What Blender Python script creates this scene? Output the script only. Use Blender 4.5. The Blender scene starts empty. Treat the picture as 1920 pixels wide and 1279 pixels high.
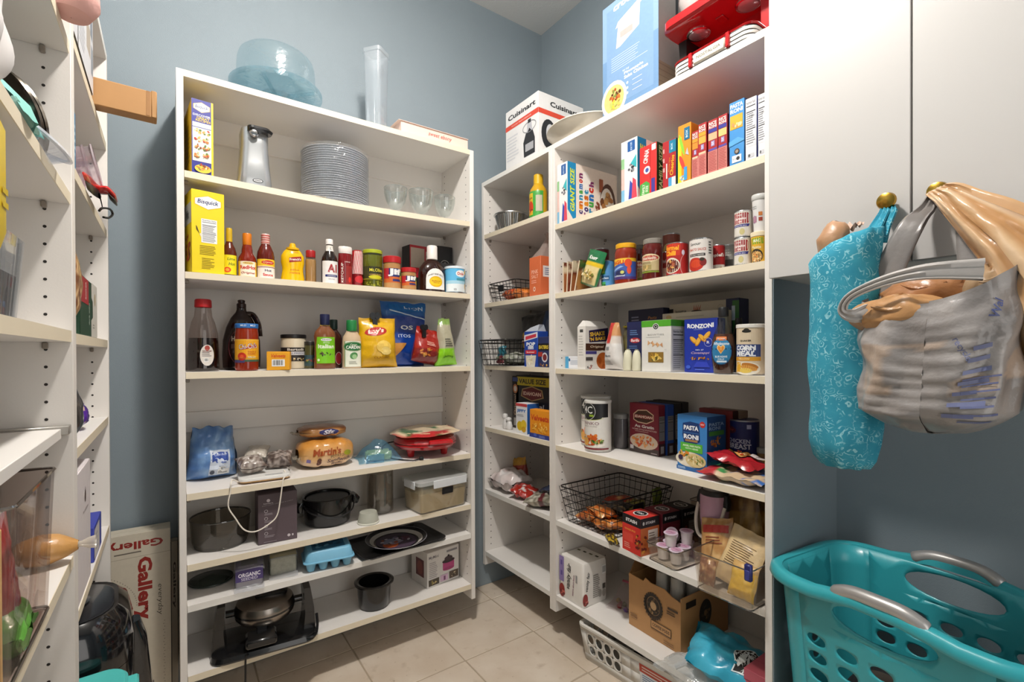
import bpy, bmesh, math, random
from mathutils import Vector, Matrix, noise
R=math.radians; PI=math.pi; sin=math.sin; cos=math.cos
sc=bpy.context.scene; COL=sc.collection
# ---------------------------------------------------------------- camera, light, exposure
cd=bpy.data.cameras.new('camera'); cam=bpy.data.objects.new('camera',cd); COL.objects.link(cam); sc.camera=cam
cd.sensor_fit='HORIZONTAL'; cd.sensor_width=36.0; cd.lens=16.828; cd.shift_y=0.01393; cd.clip_start=0.02
cam.location=(0,0,1.1997)
cam.rotation_euler=(Matrix.Rotation(R(-35.554),3,'Z')@Matrix.Rotation(R(90-0.298),3,'X')@Matrix.Rotation(R(-0.2119),3,'Z')).to_euler()
sc.view_settings.view_transform='Standard'; sc.view_settings.look='None'; sc.view_settings.gamma=1.0
sc.view_settings.use_curve_mapping=False; sc.view_settings.exposure=0.0
wd=bpy.data.worlds.new('ambient_fill'); sc.world=wd; wd.use_nodes=True  # even background glow, added as soft fill for the room
wd.node_tree.nodes['Background'].inputs[0].default_value=(1.0,0.95,0.89,1); wd.node_tree.nodes['Background'].inputs[1].default_value=0.15
def area(name,loc,size,power,col,rot=(0,0,0),shape='DISK',sy=None):
    l=bpy.data.lights.new(name,'AREA'); l.shape=shape; l.size=size; l.energy=power; l.color=col
    if sy: l.size_y=sy
    o=bpy.data.objects.new(name,l); COL.objects.link(o); o.location=loc; o.rotation_euler=rot; return o
area('ceiling_lamp_down',(.40,.85,2.90),.16,28,(1.0,.955,.90))
pl=bpy.data.lights.new('ceiling_lamp','POINT'); pl.energy=38; pl.color=(1.0,.955,.90); pl.shadow_soft_size=.06      # the pantry's ceiling lamp, a glass dome
po=bpy.data.objects.new('ceiling_lamp',pl); COL.objects.link(po); po.location=(.40,.85,2.84)
area('doorway_fill',(.55,-1.18,1.25),.95,11,(1.0,.97,.93),(R(90),0,0),'RECTANGLE',2.0)   # added fill light, set in an assumed doorway behind the camera
# ---------------------------------------------------------------- materials
def lin(c):
    c=c/255.0
    return c/12.92 if c<=0.04045 else ((c+0.055)/1.055)**2.4
def rgb(h):
    if isinstance(h,str):
        h=h.lstrip('#'); h=h if len(h)==6 else ''.join(c*2 for c in h); h=[int(h[i:i+2],16) for i in (0,2,4)]
    return tuple(lin(c) for c in h)
def rgb255(h): h=h.lstrip('#'); return tuple(int(h[i:i+2],16) for i in (0,2,4))
_M={}
def mat(h,rough=.5,metal=0.0,var=.05,scale=40,bump=0.0,bscale=200,coat=0.0,spec=.5,trans=0.0,name=None):
    k=(h if isinstance(h,str) else tuple(h),rough,metal,var,scale,bump,bscale,coat,spec,trans)
    if k in _M: return _M[k]
    m=bpy.data.materials.new(name or 'finish'); m.use_nodes=True; nt=m.node_tree; b=nt.nodes['Principled BSDF']
    c=rgb(h); b.inputs['Roughness'].default_value=rough; b.inputs['Metallic'].default_value=metal
    b.inputs['Coat Weight'].default_value=coat; b.inputs['Specular IOR Level'].default_value=spec
    b.inputs['Transmission Weight'].default_value=trans
    tc=nt.nodes.new('ShaderNodeTexCoord'); n=nt.nodes.new('ShaderNodeTexNoise'); n.inputs['Scale'].default_value=scale; n.inputs['Detail'].default_value=4
    nt.links.new(tc.outputs['Object'],n.inputs['Vector'])
    mx=nt.nodes.new('ShaderNodeMix'); mx.data_type='RGBA'
    mx.inputs[6].default_value=tuple(x*(1-var) for x in c)+(1,); mx.inputs[7].default_value=tuple(min(1,x*(1+var)) for x in c)+(1,)
    nt.links.new(n.outputs['Fac'],mx.inputs[0]); nt.links.new(mx.outputs[2],b.inputs['Base Color'])
    if bump:
        n2=nt.nodes.new('ShaderNodeTexNoise'); n2.inputs['Scale'].default_value=bscale; n2.inputs['Detail'].default_value=3
        nt.links.new(tc.outputs['Object'],n2.inputs['Vector'])
        bp=nt.nodes.new('ShaderNodeBump'); bp.inputs['Strength'].default_value=bump; bp.inputs['Distance'].default_value=.002
        nt.links.new(n2.outputs['Fac'],bp.inputs['Height']); nt.links.new(bp.outputs['Normal'],b.inputs['Normal'])
    _M[k]=m; return m
def clear(h='#ffffff',gloss=.06,rough=.03,edge=.5,body=0.0,bh=None,bump=0.0):
    """thin clear plastic or glass: tinted see-through, a facing-dependent sheen and a little body"""
    k=('clear',h,gloss,rough,edge,body,bh,bump)
    if k in _M: return _M[k]
    m=bpy.data.materials.new('clear_plastic'); m.use_nodes=True; nt=m.node_tree; nt.nodes.clear()
    out=nt.nodes.new('ShaderNodeOutputMaterial'); tr=nt.nodes.new('ShaderNodeBsdfTransparent'); tr.inputs[0].default_value=rgb(h)+(1,)
    gl=nt.nodes.new('ShaderNodeBsdfGlossy'); gl.inputs['Roughness'].default_value=rough; gl.inputs['Color'].default_value=(.95,.95,.95,1)
    lw=nt.nodes.new('ShaderNodeLayerWeight'); lw.inputs[0].default_value=.25
    mr=nt.nodes.new('ShaderNodeMapRange'); mr.inputs[3].default_value=gloss*.8; mr.inputs[4].default_value=edge*.55
    nt.links.new(lw.outputs['Facing'],mr.inputs[0])
    mx=nt.nodes.new('ShaderNodeMixShader'); nt.links.new(mr.outputs[0],mx.inputs[0]); nt.links.new(tr.outputs[0],mx.inputs[1]); nt.links.new(gl.outputs[0],mx.inputs[2])
    last=mx
    if body:
        df=nt.nodes.new('ShaderNodeBsdfDiffuse'); df.inputs[0].default_value=rgb(bh or h)+(1,)
        m2=nt.nodes.new('ShaderNodeMixShader'); m2.inputs[0].default_value=body
        nt.links.new(mx.outputs[0],m2.inputs[1]); nt.links.new(df.outputs[0],m2.inputs[2]); last=m2
    if bump:
        tc=nt.nodes.new('ShaderNodeTexCoord'); n2=nt.nodes.new('ShaderNodeTexNoise'); n2.inputs['Scale'].default_value=60
        nt.links.new(tc.outputs['Object'],n2.inputs['Vector']); bp=nt.nodes.new('ShaderNodeBump'); bp.inputs['Strength'].default_value=bump; bp.inputs['Distance'].default_value=.01
        nt.links.new(n2.outputs['Fac'],bp.inputs['Height']); nt.links.new(bp.outputs['Normal'],gl.inputs['Normal'])
    nt.links.new(last.outputs[0],out.inputs[0]); _M[k]=m; return m
def attr_mat(rough=.42,name='print',coat=0.0,bump=0.0,film=0.0,bsc=90):
    k=('attr',rough,coat,bump,bsc)
    if k in _M: return _M[k]
    m=bpy.data.materials.new(name); m.use_nodes=True; nt=m.node_tree; b=nt.nodes['Principled BSDF']
    a=nt.nodes.new('ShaderNodeAttribute'); a.attribute_name='Col'
    tc=nt.nodes.new('ShaderNodeTexCoord'); n=nt.nodes.new('ShaderNodeTexNoise'); n.inputs['Scale'].default_value=bsc; n.inputs['Detail'].default_value=3
    nt.links.new(tc.outputs['Object'],n.inputs['Vector'])
    mr=nt.nodes.new('ShaderNodeMapRange'); mr.inputs[3].default_value=.94; mr.inputs[4].default_value=1.06; nt.links.new(n.outputs['Fac'],mr.inputs[0])
    vm=nt.nodes.new('ShaderNodeVectorMath'); vm.operation='SCALE'; nt.links.new(a.outputs['Color'],vm.inputs[0]); nt.links.new(mr.outputs[0],vm.inputs['Scale'])
    nt.links.new(vm.outputs[0],b.inputs['Base Color']); b.inputs['Roughness'].default_value=rough; b.inputs['Coat Weight'].default_value=coat
    if bump:
        bp=nt.nodes.new('ShaderNodeBump'); bp.inputs['Strength'].default_value=bump; bp.inputs['Distance'].default_value=.006
        nt.links.new(n.outputs['Fac'],bp.inputs['Height']); nt.links.new(bp.outputs['Normal'],b.inputs['Normal'])
    _M[k]=m; return m
PRINT=attr_mat()
FOIL=attr_mat(.28,'film_print',.4,.35,bsc=45)
# ---------------------------------------------------------------- mesh building
def mix(a,b,t): return tuple(x+(y-x)*t for x,y in zip(a,b))
class MB:
    def __init__(s): s.v=[]; s.f=[]; s.m=[]; s.c=[]
    def add(s,vs,fs,m=0,c=None):
        o=len(s.v); s.v+=[tuple(p) for p in vs]
        for f in fs: s.f.append([o+i for i in f]); s.m.append(m); s.c.append(c)
        return s
    def box(s,x0,x1,y0,y1,z0,z1,m=0,bev=0,c=None):
        if x0>x1: x0,x1=x1,x0
        if y0>y1: y0,y1=y1,y0
        if z0>z1: z0,z1=z1,z0
        if not bev:
            vs=[(x,y,z) for z in (z0,z1) for y in (y0,y1) for x in (x0,x1)]
            return s.add(vs,[(0,2,3,1),(4,5,7,6),(0,1,5,4),(2,6,7,3),(0,4,6,2),(1,3,7,5)],m,c)
        b=min(bev,(x1-x0)*.45,(y1-y0)*.45,(z1-z0)*.45)
        X=(x0,x1);Y=(y0,y1);Z=(z0,z1); vs=[]; ix={}
        for i in (0,1):
            for j in (0,1):
                for k in (0,1):
                    sx,sy,sz=(1-2*i)*b,(1-2*j)*b,(1-2*k)*b
                    for a,p in enumerate(((X[i],Y[j]+sy,Z[k]+sz),(X[i]+sx,Y[j],Z[k]+sz),(X[i]+sx,Y[j]+sy,Z[k]))):
                        ix[i,j,k,a]=len(vs); vs.append(p)
        g=lambda i,j,k,a: ix[i,j,k,a]
        fs=[]
        for i in (0,1): fs.append([g(i,0,0,0),g(i,1,0,0),g(i,1,1,0),g(i,0,1,0)][::(-1 if i==0 else 1)])
        for j in (0,1): fs.append([g(0,j,0,1),g(1,j,0,1),g(1,j,1,1),g(0,j,1,1)][::(1 if j==0 else -1)])
        for k in (0,1): fs.append([g(0,0,k,2),g(1,0,k,2),g(1,1,k,2),g(0,1,k,2)][::(-1 if k==0 else 1)])
        for j in (0,1):
            for k in (0,1): fs.append([g(0,j,k,1),g(0,j,k,2),g(1,j,k,2),g(1,j,k,1)])
        for i in (0,1):
            for k in (0,1): fs.append([g(i,0,k,0),g(i,0,k,2),g(i,1,k,2),g(i,1,k,0)])
        for i in (0,1):
            for j in (0,1): fs.append([g(i,j,0,0),g(i,j,0,1),g(i,j,1,1),g(i,j,1,0)])
        for i in (0,1):
            for j in (0,1):
                for k in (0,1): fs.append([g(i,j,k,0),g(i,j,k,1),g(i,j,k,2)])
        return s.add(vs,fs,m,c)
    def lathe(s,prof,n=24,cx=0,cy=0,m=0,sy=1.0,cap0=True,cap1=True,c=None,cz=0):
        rings=[[(cx+r*sin(2*PI*i/n),cy-sy*r*cos(2*PI*i/n),cz+z) for i in range(n)] for r,z in prof]
        return s.loft(rings,m,cap0,cap1,c)
    def loft(s,rings,m=0,cap0=True,cap1=True,c=None,closed=True):
        n=len(rings[0]); vs=[p for r in rings for p in r]; fs=[]
        for j in range(len(rings)-1):
            for i in range(n if closed else n-1):
                a=j*n+i; b=j*n+(i+1)%n; fs.append((a,b,b+n,a+n))
        if cap0: fs.append(list(range(n))[::-1])
        if cap1: fs.append([len(vs)-n+i for i in range(n)])
        return s.add(vs,fs,m,c)
    def tube(s,pts,r,n=6,m=0,closed=False,c=None,cap=True):
        P=[Vector(p) for p in pts]; k=len(P); rings=[]; up=None
        for i in range(k):
            a=P[(i-1)%k] if (closed or i>0) else P[i]; b=P[(i+1)%k] if (closed or i<k-1) else P[i]
            t=(b-a).normalized()
            if up is None:
                up=Vector((0,0,1)) if abs(t.z)<.9 else Vector((1,0,0))
            x=t.cross(up); x=x.normalized() if x.length>1e-6 else t.orthogonal().normalized()
            y=x.cross(t).normalized(); up=y
            rr=r[i] if isinstance(r,(list,tuple)) else r
            rings.append([tuple(P[i]+x*rr*cos(2*PI*q/n)+y*rr*sin(2*PI*q/n)) for q in range(n)])
        if closed: rings.append(rings[0])
        return s.loft(rings,m,cap and not closed,cap and not closed,c)
    def grid(s,fn,nu,nv,m=0,col=None,wrap=False):
        vs=[fn(i/nu,j/nv) for j in range(nv+1) for i in range(nu+1)]; o=len(s.v); s.v+=[tuple(p) for p in vs]
        for j in range(nv):
            for i in range(nu):
                a=o+j*(nu+1)+i; s.f.append([a,a+1,a+nu+2,a+nu+1]); s.m.append(m); s.c.append([col(i/nu,j/nv),col((i+1)/nu,j/nv),col((i+1)/nu,(j+1)/nv),col(i/nu,(j+1)/nv)] if col else None)
        return s
    def poly(s,pts,m=0,c=None): return s.add(pts,[list(range(len(pts)))],m,c)
    def prism(s,pts2,y0,y1,m=0,c=None,ax='y'):
        """outline in x,z extruded along y (or outline in x,y along z)"""
        n=len(pts2)
        if ax=='y': vs=[(x,y0,z) for x,z in pts2]+[(x,y1,z) for x,z in pts2]
        elif ax=='z': vs=[(x,y,y0) for x,y in pts2]+[(x,y,y1) for x,y in pts2]
        else: vs=[(y0,x,z) for x,z in pts2]+[(y1,x,z) for x,z in pts2]
        fs=[list(range(n))[::-1],[n+i for i in range(n)]]+[(i,(i+1)%n,n+(i+1)%n,n+i) for i in range(n)]
        return s.add(vs,fs,m,c)
    def xf(s,fn): s.v=[tuple(fn(*p)) for p in s.v]; return s
    def rot(s,axis,deg,o=(0,0,0)):
        M=Matrix.Rotation(R(deg),3,axis); o=Vector(o)
        s.v=[tuple(M@(Vector(p)-o)+o) for p in s.v]; return s
    def mv(s,x=0,y=0,z=0): s.v=[(a+x,b+y,c+z) for a,b,c in s.v]; return s
    def build(s,name,mats,parent=None,loc=(0,0,0),rz=0,ang=38,fix=True,weld=0,**kw):
        me=bpy.data.meshes.new(name); me.from_pydata(s.v,[],s.f)
        if not isinstance(mats,(list,tuple)): mats=[mats]
        for q in mats: me.materials.append(q)
        if len(mats)>1: me.polygons.foreach_set('material_index',s.m)
        if any(c is not None for c in s.c):
            a=me.color_attributes.new('Col','FLOAT_COLOR','CORNER'); buf=[]
            for f,c in zip(s.f,s.c):
                c=c or (1,1,1)
                if isinstance(c[0],tuple): buf+=[w for q in c for w in (q[0],q[1],q[2],1.0)]
                else: buf+=[c[0],c[1],c[2],1.0]*len(f)
            a.data.foreach_set('color',buf)
        me.validate()
        if fix:
            bm=bmesh.new(); bm.from_mesh(me)
            if weld: bmesh.ops.remove_doubles(bm,verts=bm.verts,dist=weld)
            bmesh.ops.recalc_face_normals(bm,faces=bm.faces); bm.to_mesh(me); bm.free()
        me.shade_smooth(); me.set_sharp_from_angle(angle=R(ang)); me.update()
        o=bpy.data.objects.new(name,me); COL.objects.link(o); o.location=loc; o.rotation_euler=(0,0,R(rz))
        if parent is not None: o.parent=parent
        return tag(o,**kw)
def tag(o,label=None,cat=None,group=None,kind=None):
    if label: o['label']=label
    if cat: o['category']=cat
    if group: o['group']=group
    if kind: o['kind']=kind
    return o
def thing(name,label,cat,loc=(0,0,0),rz=0,group=None):
    o=bpy.data.objects.new(name,None); COL.objects.link(o); o.empty_display_size=.05; o.location=loc; o.rotation_euler=(0,0,R(rz))
    return tag(o,label,cat,group)
def rr(w,d,r,n=4,cx=0,cy=0):
    """rounded rectangle outline, counter-clockwise from below"""
    r=min(r,w/2-1e-5,d/2-1e-5); P=[]
    for sx,sy,a0 in ((1,-1,-90),(1,1,0),(-1,1,90),(-1,-1,180)):
        for i in range(n+1):
            a=R(a0+90*i/n); P.append((cx+sx*(w/2-r)+r*cos(a),cy+sy*(d/2-r)+r*sin(a)))
    return P
def rring(w,d,r,z,n=4,cx=0,cy=0): return [(x,y,z) for x,y in rr(w,d,r,n,cx,cy)]
def crom(P,k=6,closed=False):
    P=[Vector(p) for p in P]; n=len(P); out=[]
    for i in range(n if closed else n-1):
        g=lambda j: P[j%n] if closed else P[max(0,min(n-1,j))]
        a,b,c,d=g(i-1),g(i),g(i+1),g(i+2)
        for q in range(k):
            t=q/k; out.append(tuple(.5*((2*b)+(c-a)*t+(2*a-5*b+4*c-d)*t*t+(3*b-a-3*c+d)*t**3)))
    if not closed: out.append(tuple(P[-1]))
    return out
def nz(x,y,z,s=1.0,seed=0): return noise.noise(Vector((x*s+seed*7.13,y*s+seed*3.7,z*s-seed*5.1)))
# ---------------------------------------------------------------- print: flat coloured shapes laid on a surface
_T={}
def text_mesh(t,bold=0.0,shear=0.0,sp=1.0):
    k=(t,bold,shear,sp)
    if k in _T: return _T[k]
    cu=bpy.data.curves.new('lettering','FONT'); cu.body=t; cu.resolution_u=2; cu.offset=bold; cu.shear=shear; cu.space_character=sp; cu.align_x='CENTER'
    ob=bpy.data.objects.new('lettering',cu); me=ob.to_mesh()
    v=[(p.co.x,p.co.y) for p in me.vertices]; f=[tuple(p.vertices) for p in me.polygons]
    ob.to_mesh_clear(); bpy.data.objects.remove(ob); bpy.data.curves.remove(cu)
    if not v: v=[(0,0),(1,0),(1,1)]; f=[]
    x0=min(p[0] for p in v);x1=max(p[0] for p in v);y0=min(p[1] for p in v);y1=max(p[1] for p in v)
    v=[((x-x0)/max(1e-6,x1-x0)-.5,(y-y0)/max(1e-6,y1-y0)-.5) for x,y in v]
    _T[k]=(v,f,(x1-x0)/max(1e-6,y1-y0)); return _T[k]
class D:
    def __init__(s,res=9): s.q=[]; s.res=res; s.k=0
    def _a(s,vs,fs,c):
        """faces wider than s.res are cut into small pieces, so that print follows a curved surface"""
        if s.res<1: vs,fs=s._cut(s._cut((vs,fs),0),1)
        s.q.append((vs,fs,rgb(c),s.k)); s.k+=1; return s
    def _cut(s,m,ax):
        vs,fs=m; V=[];Fs=[]; r=s.res*(1 if ax==0 else 1.6)
        def half(Q,x,keep):
            out=[]
            for i in range(len(Q)):
                a,b=Q[i],Q[(i+1)%len(Q)]; ia,ib=(a[ax]-x)*keep>=0,(b[ax]-x)*keep>=0
                if ia: out.append(a)
                if ia!=ib:
                    t=(x-a[ax])/(b[ax]-a[ax]); out.append((a[0]+(b[0]-a[0])*t,a[1]+(b[1]-a[1])*t))
            return out
        for f in fs:
            P=[vs[i] for i in f]; x0=min(p[ax] for p in P); x1=max(p[ax] for p in P); n=int(math.ceil((x1-x0)/r-1e-6))
            for i in range(max(1,n)):
                Q=P
                if n>1:
                    Q=half(Q,x0+(x1-x0)*i/n,1) if i else Q
                    if len(Q)>2 and i<n-1: Q=half(Q,x0+(x1-x0)*(i+1)/n,-1)
                if len(Q)>2: Fs.append(tuple(range(len(V),len(V)+len(Q)))); V+=Q
        return V,Fs
    def _p(s,P,c): return s._a(list(P),[tuple(range(len(P)))],c)
    def rect(s,x0,x1,y0,y1,c):
        return s._a([(x0,y0),(x1,y0),(x1,y1),(x0,y1)],[(0,1,2,3)],c)
    def ell(s,cx,cy,rx,ry,c,n=20,a=0,c0=0,c1=360):
        ca,sa=cos(R(a)),sin(R(a)); P=[]
        for i in range(n):
            t=R(c0+(c1-c0)*i/(n if c1-c0==360 else n-1)); x,y=rx*cos(t),ry*sin(t); P.append((cx+x*ca-y*sa,cy+x*sa+y*ca))
        return s._p(P,c)
    def ring(s,cx,cy,rx,ry,w,c,n=28,c0=0,c1=360):
        vs=[]
        for i in range(n+1):
            t=R(c0+(c1-c0)*i/n); vs+=[(cx+rx*cos(t),cy+ry*sin(t)),(cx+(rx-w)*cos(t),cy+(ry-w)*sin(t))]
        return s._a(vs,[(2*i,2*i+2,2*i+3,2*i+1) for i in range(n)],c)
    def poly(s,P,c): return s._p(list(P),c)
    def rrect(s,x0,x1,y0,y1,r,c): return s._p(rr(x1-x0,y1-y0,r,3,(x0+x1)/2,(y0+y1)/2),c)
    def text(s,t,cx,cy,w,h,c,bold=.012,shear=0,a=0,arc=0,sp=1.0):
        v,f,asp=text_mesh(t,bold,shear,sp)
        if w is None: w=h*asp
        if h is None: h=w/asp
        ca,sa=cos(R(a)),sin(R(a)); P=[]
        for x,y in v:
            x*=w; y*=h
            if arc: y+= -arc*((2*x/w)**2)
            P.append((cx+x*ca-y*sa,cy+x*sa+y*ca))
        return s._a(P,f,c)
    def lines(s,x0,x1,y0,y1,n,c,seed=0,fill=.45):
        rd=random.Random(seed); dy=(y1-y0)/n
        for i in range(n):
            y=y1-(i+.5)*dy; e=x1-(x1-x0)*rd.uniform(0,.35); b=abs(dy)*fill/2; s.rect(x0,e,y-b,y+b,c); s.k-=1
        s.k+=1; return s
    def bars(s,x0,x1,y0,y1,seed=0,c='#222222',bg='#f4f4f2'):
        rd=random.Random(seed); s.rect(x0,x1,y0,y1,bg); x=x0+(x1-x0)*.08
        while x<x1-(x1-x0)*.1:
            w=(x1-x0)*rd.choice((.02,.03,.05)); s.rect(x,x+w,y0+(y1-y0)*.15,y1-(y1-y0)*.1,c); s.k-=1; x+=w+(x1-x0)*rd.choice((.02,.03,.04))
        s.k+=1; return s
    def facts(s,x0,x1,y0,y1,seed=0,bg='#eeeeee',c='#2a2a2e'):
        s.rect(x0,x1,y0,y1,bg); h=y1-y0; w=x1-x0
        s.text('Nutrition Facts',(x0+x1)/2,y1-h*.06,w*.86,h*.06,c)
        for t in (.13,.25,.62): s.rect(x0+w*.06,x1-w*.06,y1-h*(t+.022),y1-h*t,c); s.k-=1
        s.k+=1; s.lines(x0+w*.07,x1-w*.07,y1-h*.61,y1-h*.28,7,'#77777c',seed); s.lines(x0+w*.07,x1-w*.07,y0+h*.04,y1-h*.66,6,'#85858a',seed+1)
        return s
    def food(s,cx,cy,rx,ry,pal,n=26,seed=0,sz=.22):
        rd=random.Random(seed)
        for i in range(n):
            t=rd.uniform(0,2*PI); q=math.sqrt(rd.random())*.85; e=rd.uniform(.5,1)*sz
            s.ell(cx+rx*q*cos(t),cy+ry*q*sin(t),min(rx,ry*1.6)*e,min(ry,rx*1.6)*e*rd.uniform(.55,1),rd.choice(pal),7,rd.uniform(0,180))
        return s
    def build(s,parent,fn,name='printed_label',mt=None,eps=.0004,step=.00005,**kw):
        mb=MB()
        for vs,fs,c,k in s.q:
            P=[]
            for x,y in vs:
                p,n=fn(x,y); e=eps+k*step; P.append((p[0]+n[0]*e,p[1]+n[1]*e,p[2]+n[2]*e))
            mb.add(P,fs,0,c)
        return mb.build(name,mt or PRINT,parent,fix=False,ang=30,**kw)
def fF(d,z0=0): return lambda x,y:((x,-d/2,y+z0),(0,-1,0))            # front face of a box of depth d
def fL(w,z0=0): return lambda x,y:((-w/2,-x,y+z0),(-1,0,0))           # its left side
def fR(w,z0=0): return lambda x,y:((w/2,x,y+z0),(1,0,0))              # its right side
def fT(h): return lambda x,y:((x,y,h),(0,0,1))
def fC(r,sy=1.0):                                                      # round side, x runs along the arc
    def f(x,y):
        a=x/r; return ((r*sin(a),-sy*r*cos(a),y),(sin(a),-cos(a),0))
    return f
def fP(prof,sy=1.0):                                                   # lathe profile: radius follows the height
    def f(x,y):
        r=prof[-1][0]
        for (r0,z0),(r1,z1) in zip(prof,prof[1:]):
            if min(z0,z1)<=y<=max(z0,z1) and z0!=z1: r=r0+(r1-r0)*(y-z0)/(z1-z0); break
        r=max(r,.002); a=x/max(r,.01); return ((r*sin(a),-sy*r*cos(a),y),(sin(a),-cos(a),0))
    return f
# ---------------------------------------------------------------- kinds of groceries
CARD=lambda h: mat(h,.55,bump=.05,bscale=60)
def carton(name,label,P,rz,d,color,cat='box',group=None,F=None,L=None,Rr=None,T=None,lean=0,flip=0,bev=.0012):
    """P=(x,y,z,w,h): middle of the front bottom edge on its shelf, width, height; d deep behind it"""
    x,y,z,w,h=P; a=R(rz); ox,oy=-sin(a)*d/2,cos(a)*d/2
    o=thing(name,label,cat,(x+ox,y+oy,z),rz,group)
    MB().box(-w/2,w/2,-d/2,d/2,0,h,bev=bev).build('carton',CARD(color),o)
    mb=MB(); t=.0006; mb.box(-w/2+.002,w/2-.002,-d/2+.002,-.001,h,h+t).box(-w/2+.002,w/2-.002,.001,d/2-.002,h,h+t); mb.build('top_flap',CARD(color),o)
    for q,fn,nm in ((F,fF(d),'front_print'),(L,fL(w),'left_print'),(Rr,fR(w),'right_print'),(T,fT(h+t),'top_print')):
        if q: 
            dd=D(); q(dd,w if nm in('front_print','top_print') else d,h if nm!='top_print' else d); dd.build(o,fn,nm)
    if lean: o.rotation_euler=(R(lean),0,R(rz))
    return o
def can(name,label,P,rz,color,cat='can',group=None,F=None,metal='#b9bcc0',ring=True,turn=0,lid=None):
    """P=(x,y,z,w,h): middle of the base, diameter, height"""
    x,y,z,w,h=P; r=w/2; o=thing(name,label,cat,(x,y,z),rz+turn+(14 if rz==-90 else 0),group)
    MB().lathe([(r*.97,.002),(r*.985,.006),(r*.985,h-.006),(r*.97,h-.002)],28).build('body',mat(color,.42),o)
    M=mat(metal,.28,1.0)
    MB().lathe([(r*.9,0),(r,.0012),(r,.0045),(r*.97,.006)],28).build('bottom_rim',M,o)
    if lid: MB().lathe([(r*1.0,h-.011),(r*1.03,h-.010),(r*1.03,h-.001),(r*.98,h),(r*.9,h-.0015)],28).build('plastic_lid',mat(lid,.4),o)
    else: MB().lathe([(r*.97,h-.006),(r,h-.0045),(r,h-.0012),(r*.96,h),(r*.92,h-.004)],28).build('top_rim',M,o)
    if F: dd=D(.006); F(dd,w,h); dd.build(o,fC(r*.985),'wrap_label')
    return o
def jar(name,label,P,rz,body,lidc,cat='jar',group=None,F=None,lidh=.016,neck=.86,rough=.15,glass=None,fill=1.0,shoulder=.14,foot=.05,lidm=None,lidprint=None,sq=0):
    x,y,z,w,h=P; r=w/2; o=thing(name,label,cat,(x,y,z),rz+(14 if rz==-90 else 0),group)
    hb=h-lidh; sh=h*shoulder; ft=h*foot
    prof=[(r*.86,0),(r*.97,ft*.4),(r,ft),(r,hb-sh),(r*.97,hb-sh*.6),(r*neck*1.02,hb-sh*.12),(r*neck,hb)]
    if glass:
        MB().lathe(prof,28).build('glass_jar',clear(glass,.05,.03,.35),o)
        k=.965; pr=[(a*k,b*k+.002) for a,b in prof]; pr=[q for q in pr if q[1]<=hb*fill]; pr.append((pr[-1][0],min(hb*.98,hb*fill)))
        MB().lathe(pr,28).build('contents',mat(body,.5,bump=.3,bscale=120),o)
    else: MB().lathe(prof,28).build('body',mat(body,rough,coat=.2),o)
    rl=r*neck*1.06
    MB().lathe([(rl,hb-.002),(rl*1.01,hb),(rl*1.01,h-.002),(rl*.96,h),(rl*.85,h-.0008)],32).build('lid',lidm or mat(lidc,.35),o)
    if F: dd=D(.006); F(dd,w,h); dd.build(o,fC(r*1.003),'wrap_label')
    if lidprint: dd=D(.006); lidprint(dd,w,h); dd.build(o,fC(rl*1.01),'lid_print')
    return o
def bottle(name,label,P,rz,prof,body,capprof,capc,cat='bottle',group=None,F=None,sy=1.0,rough=.15,glass=None,level=None,labr=None,N=None,capm=None,parts=()):
    """prof / capprof: (radius as a share of half the width, height share) pairs"""
    x,y,z,w,h=P; r=w/2; o=thing(name,label,cat,(x,y,z),rz+(14 if rz==-90 else 0),group)
    pr=[(a*r,b*h) for a,b in prof]
    if glass:
        MB().lathe(pr,28,sy=sy).build('glass_bottle',clear(glass,.06,.03,.45),o)
        lv=level*h; q=[(a*.95,b+.002) for a,b in pr if b+.002<lv]
        for (a0,b0),(a1,b1) in zip(pr,pr[1:]):
            if b0<=lv<=b1 and b1>b0: q.append(((a0+(a1-a0)*(lv-b0)/(b1-b0))*.95,lv)); break
        MB().lathe(q,28,sy=sy).build('contents',mat(body,.12,coat=.3),o)
    else: MB().lathe(pr,28,sy=sy).build('body',mat(body,rough,coat=.25),o)
    MB().lathe([(a*r,b*h) for a,b in capprof],24,sy=1 if capprof[0][0]<.75 else sy).build('cap',capm or mat(capc,.35),o)
    if F: dd=D(.005); F(dd,w,h); dd.build(o,fP([(a*1.004+.0002,b) for a,b in pr],sy),'front_label')
    if N: dd=D(.005); N(dd,w,h); dd.build(o,fP([(a*1.01+.0003,b) for a,b in pr]+[(a*r*1.01+.0003,b*h) for a,b in capprof],sy),'neck_label')
    return o
def pillow(w,h,t,seed=0,crump=.004,nu=18,nv=22,seal=.06,pinch=.12,bot=.0,lean=0.0,topw=1.0,botw=1.0,pw=.55):
    """a filled bag standing on its end: f(u,v,side) -> point; x width, z height, y thickness"""
    def f(u,v,s):
        x=u-.5; e=max(0.0,1-(2*abs(x))**2.6); 
        vv=min(1,max(0,v)); a=max(0,min(1,(vv+bot)/(.22+bot))); b=max(0,min(1,(1-vv-seal)/.5)) if vv<1-seal else 0
        th=t/2*(e**pw)*min(1,a**.55)*(b**.6 if b>0 else 0)
        n=nz(u*3,v*3.4,s*2,1.4,seed)*crump+nz(u*8,v*9,s*3,1.3,seed+3)*crump*.5
        k=botw+(topw-botw)*vv; wv=w*k*(1-pinch*(4*vv*(1-vv))*.35)
        return (x*wv+nz(v*4,s,0,1,seed+9)*crump*.6, s*(th+abs(n)*(1 if th>.002 else .4))+ nz(u*2,v*2,1,1,seed+5)*crump*1.2+lean*vv*vv, v*h+nz(u*5,v,3,1,seed+7)*crump*(1 if v>.9 else .3))
    return f
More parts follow.
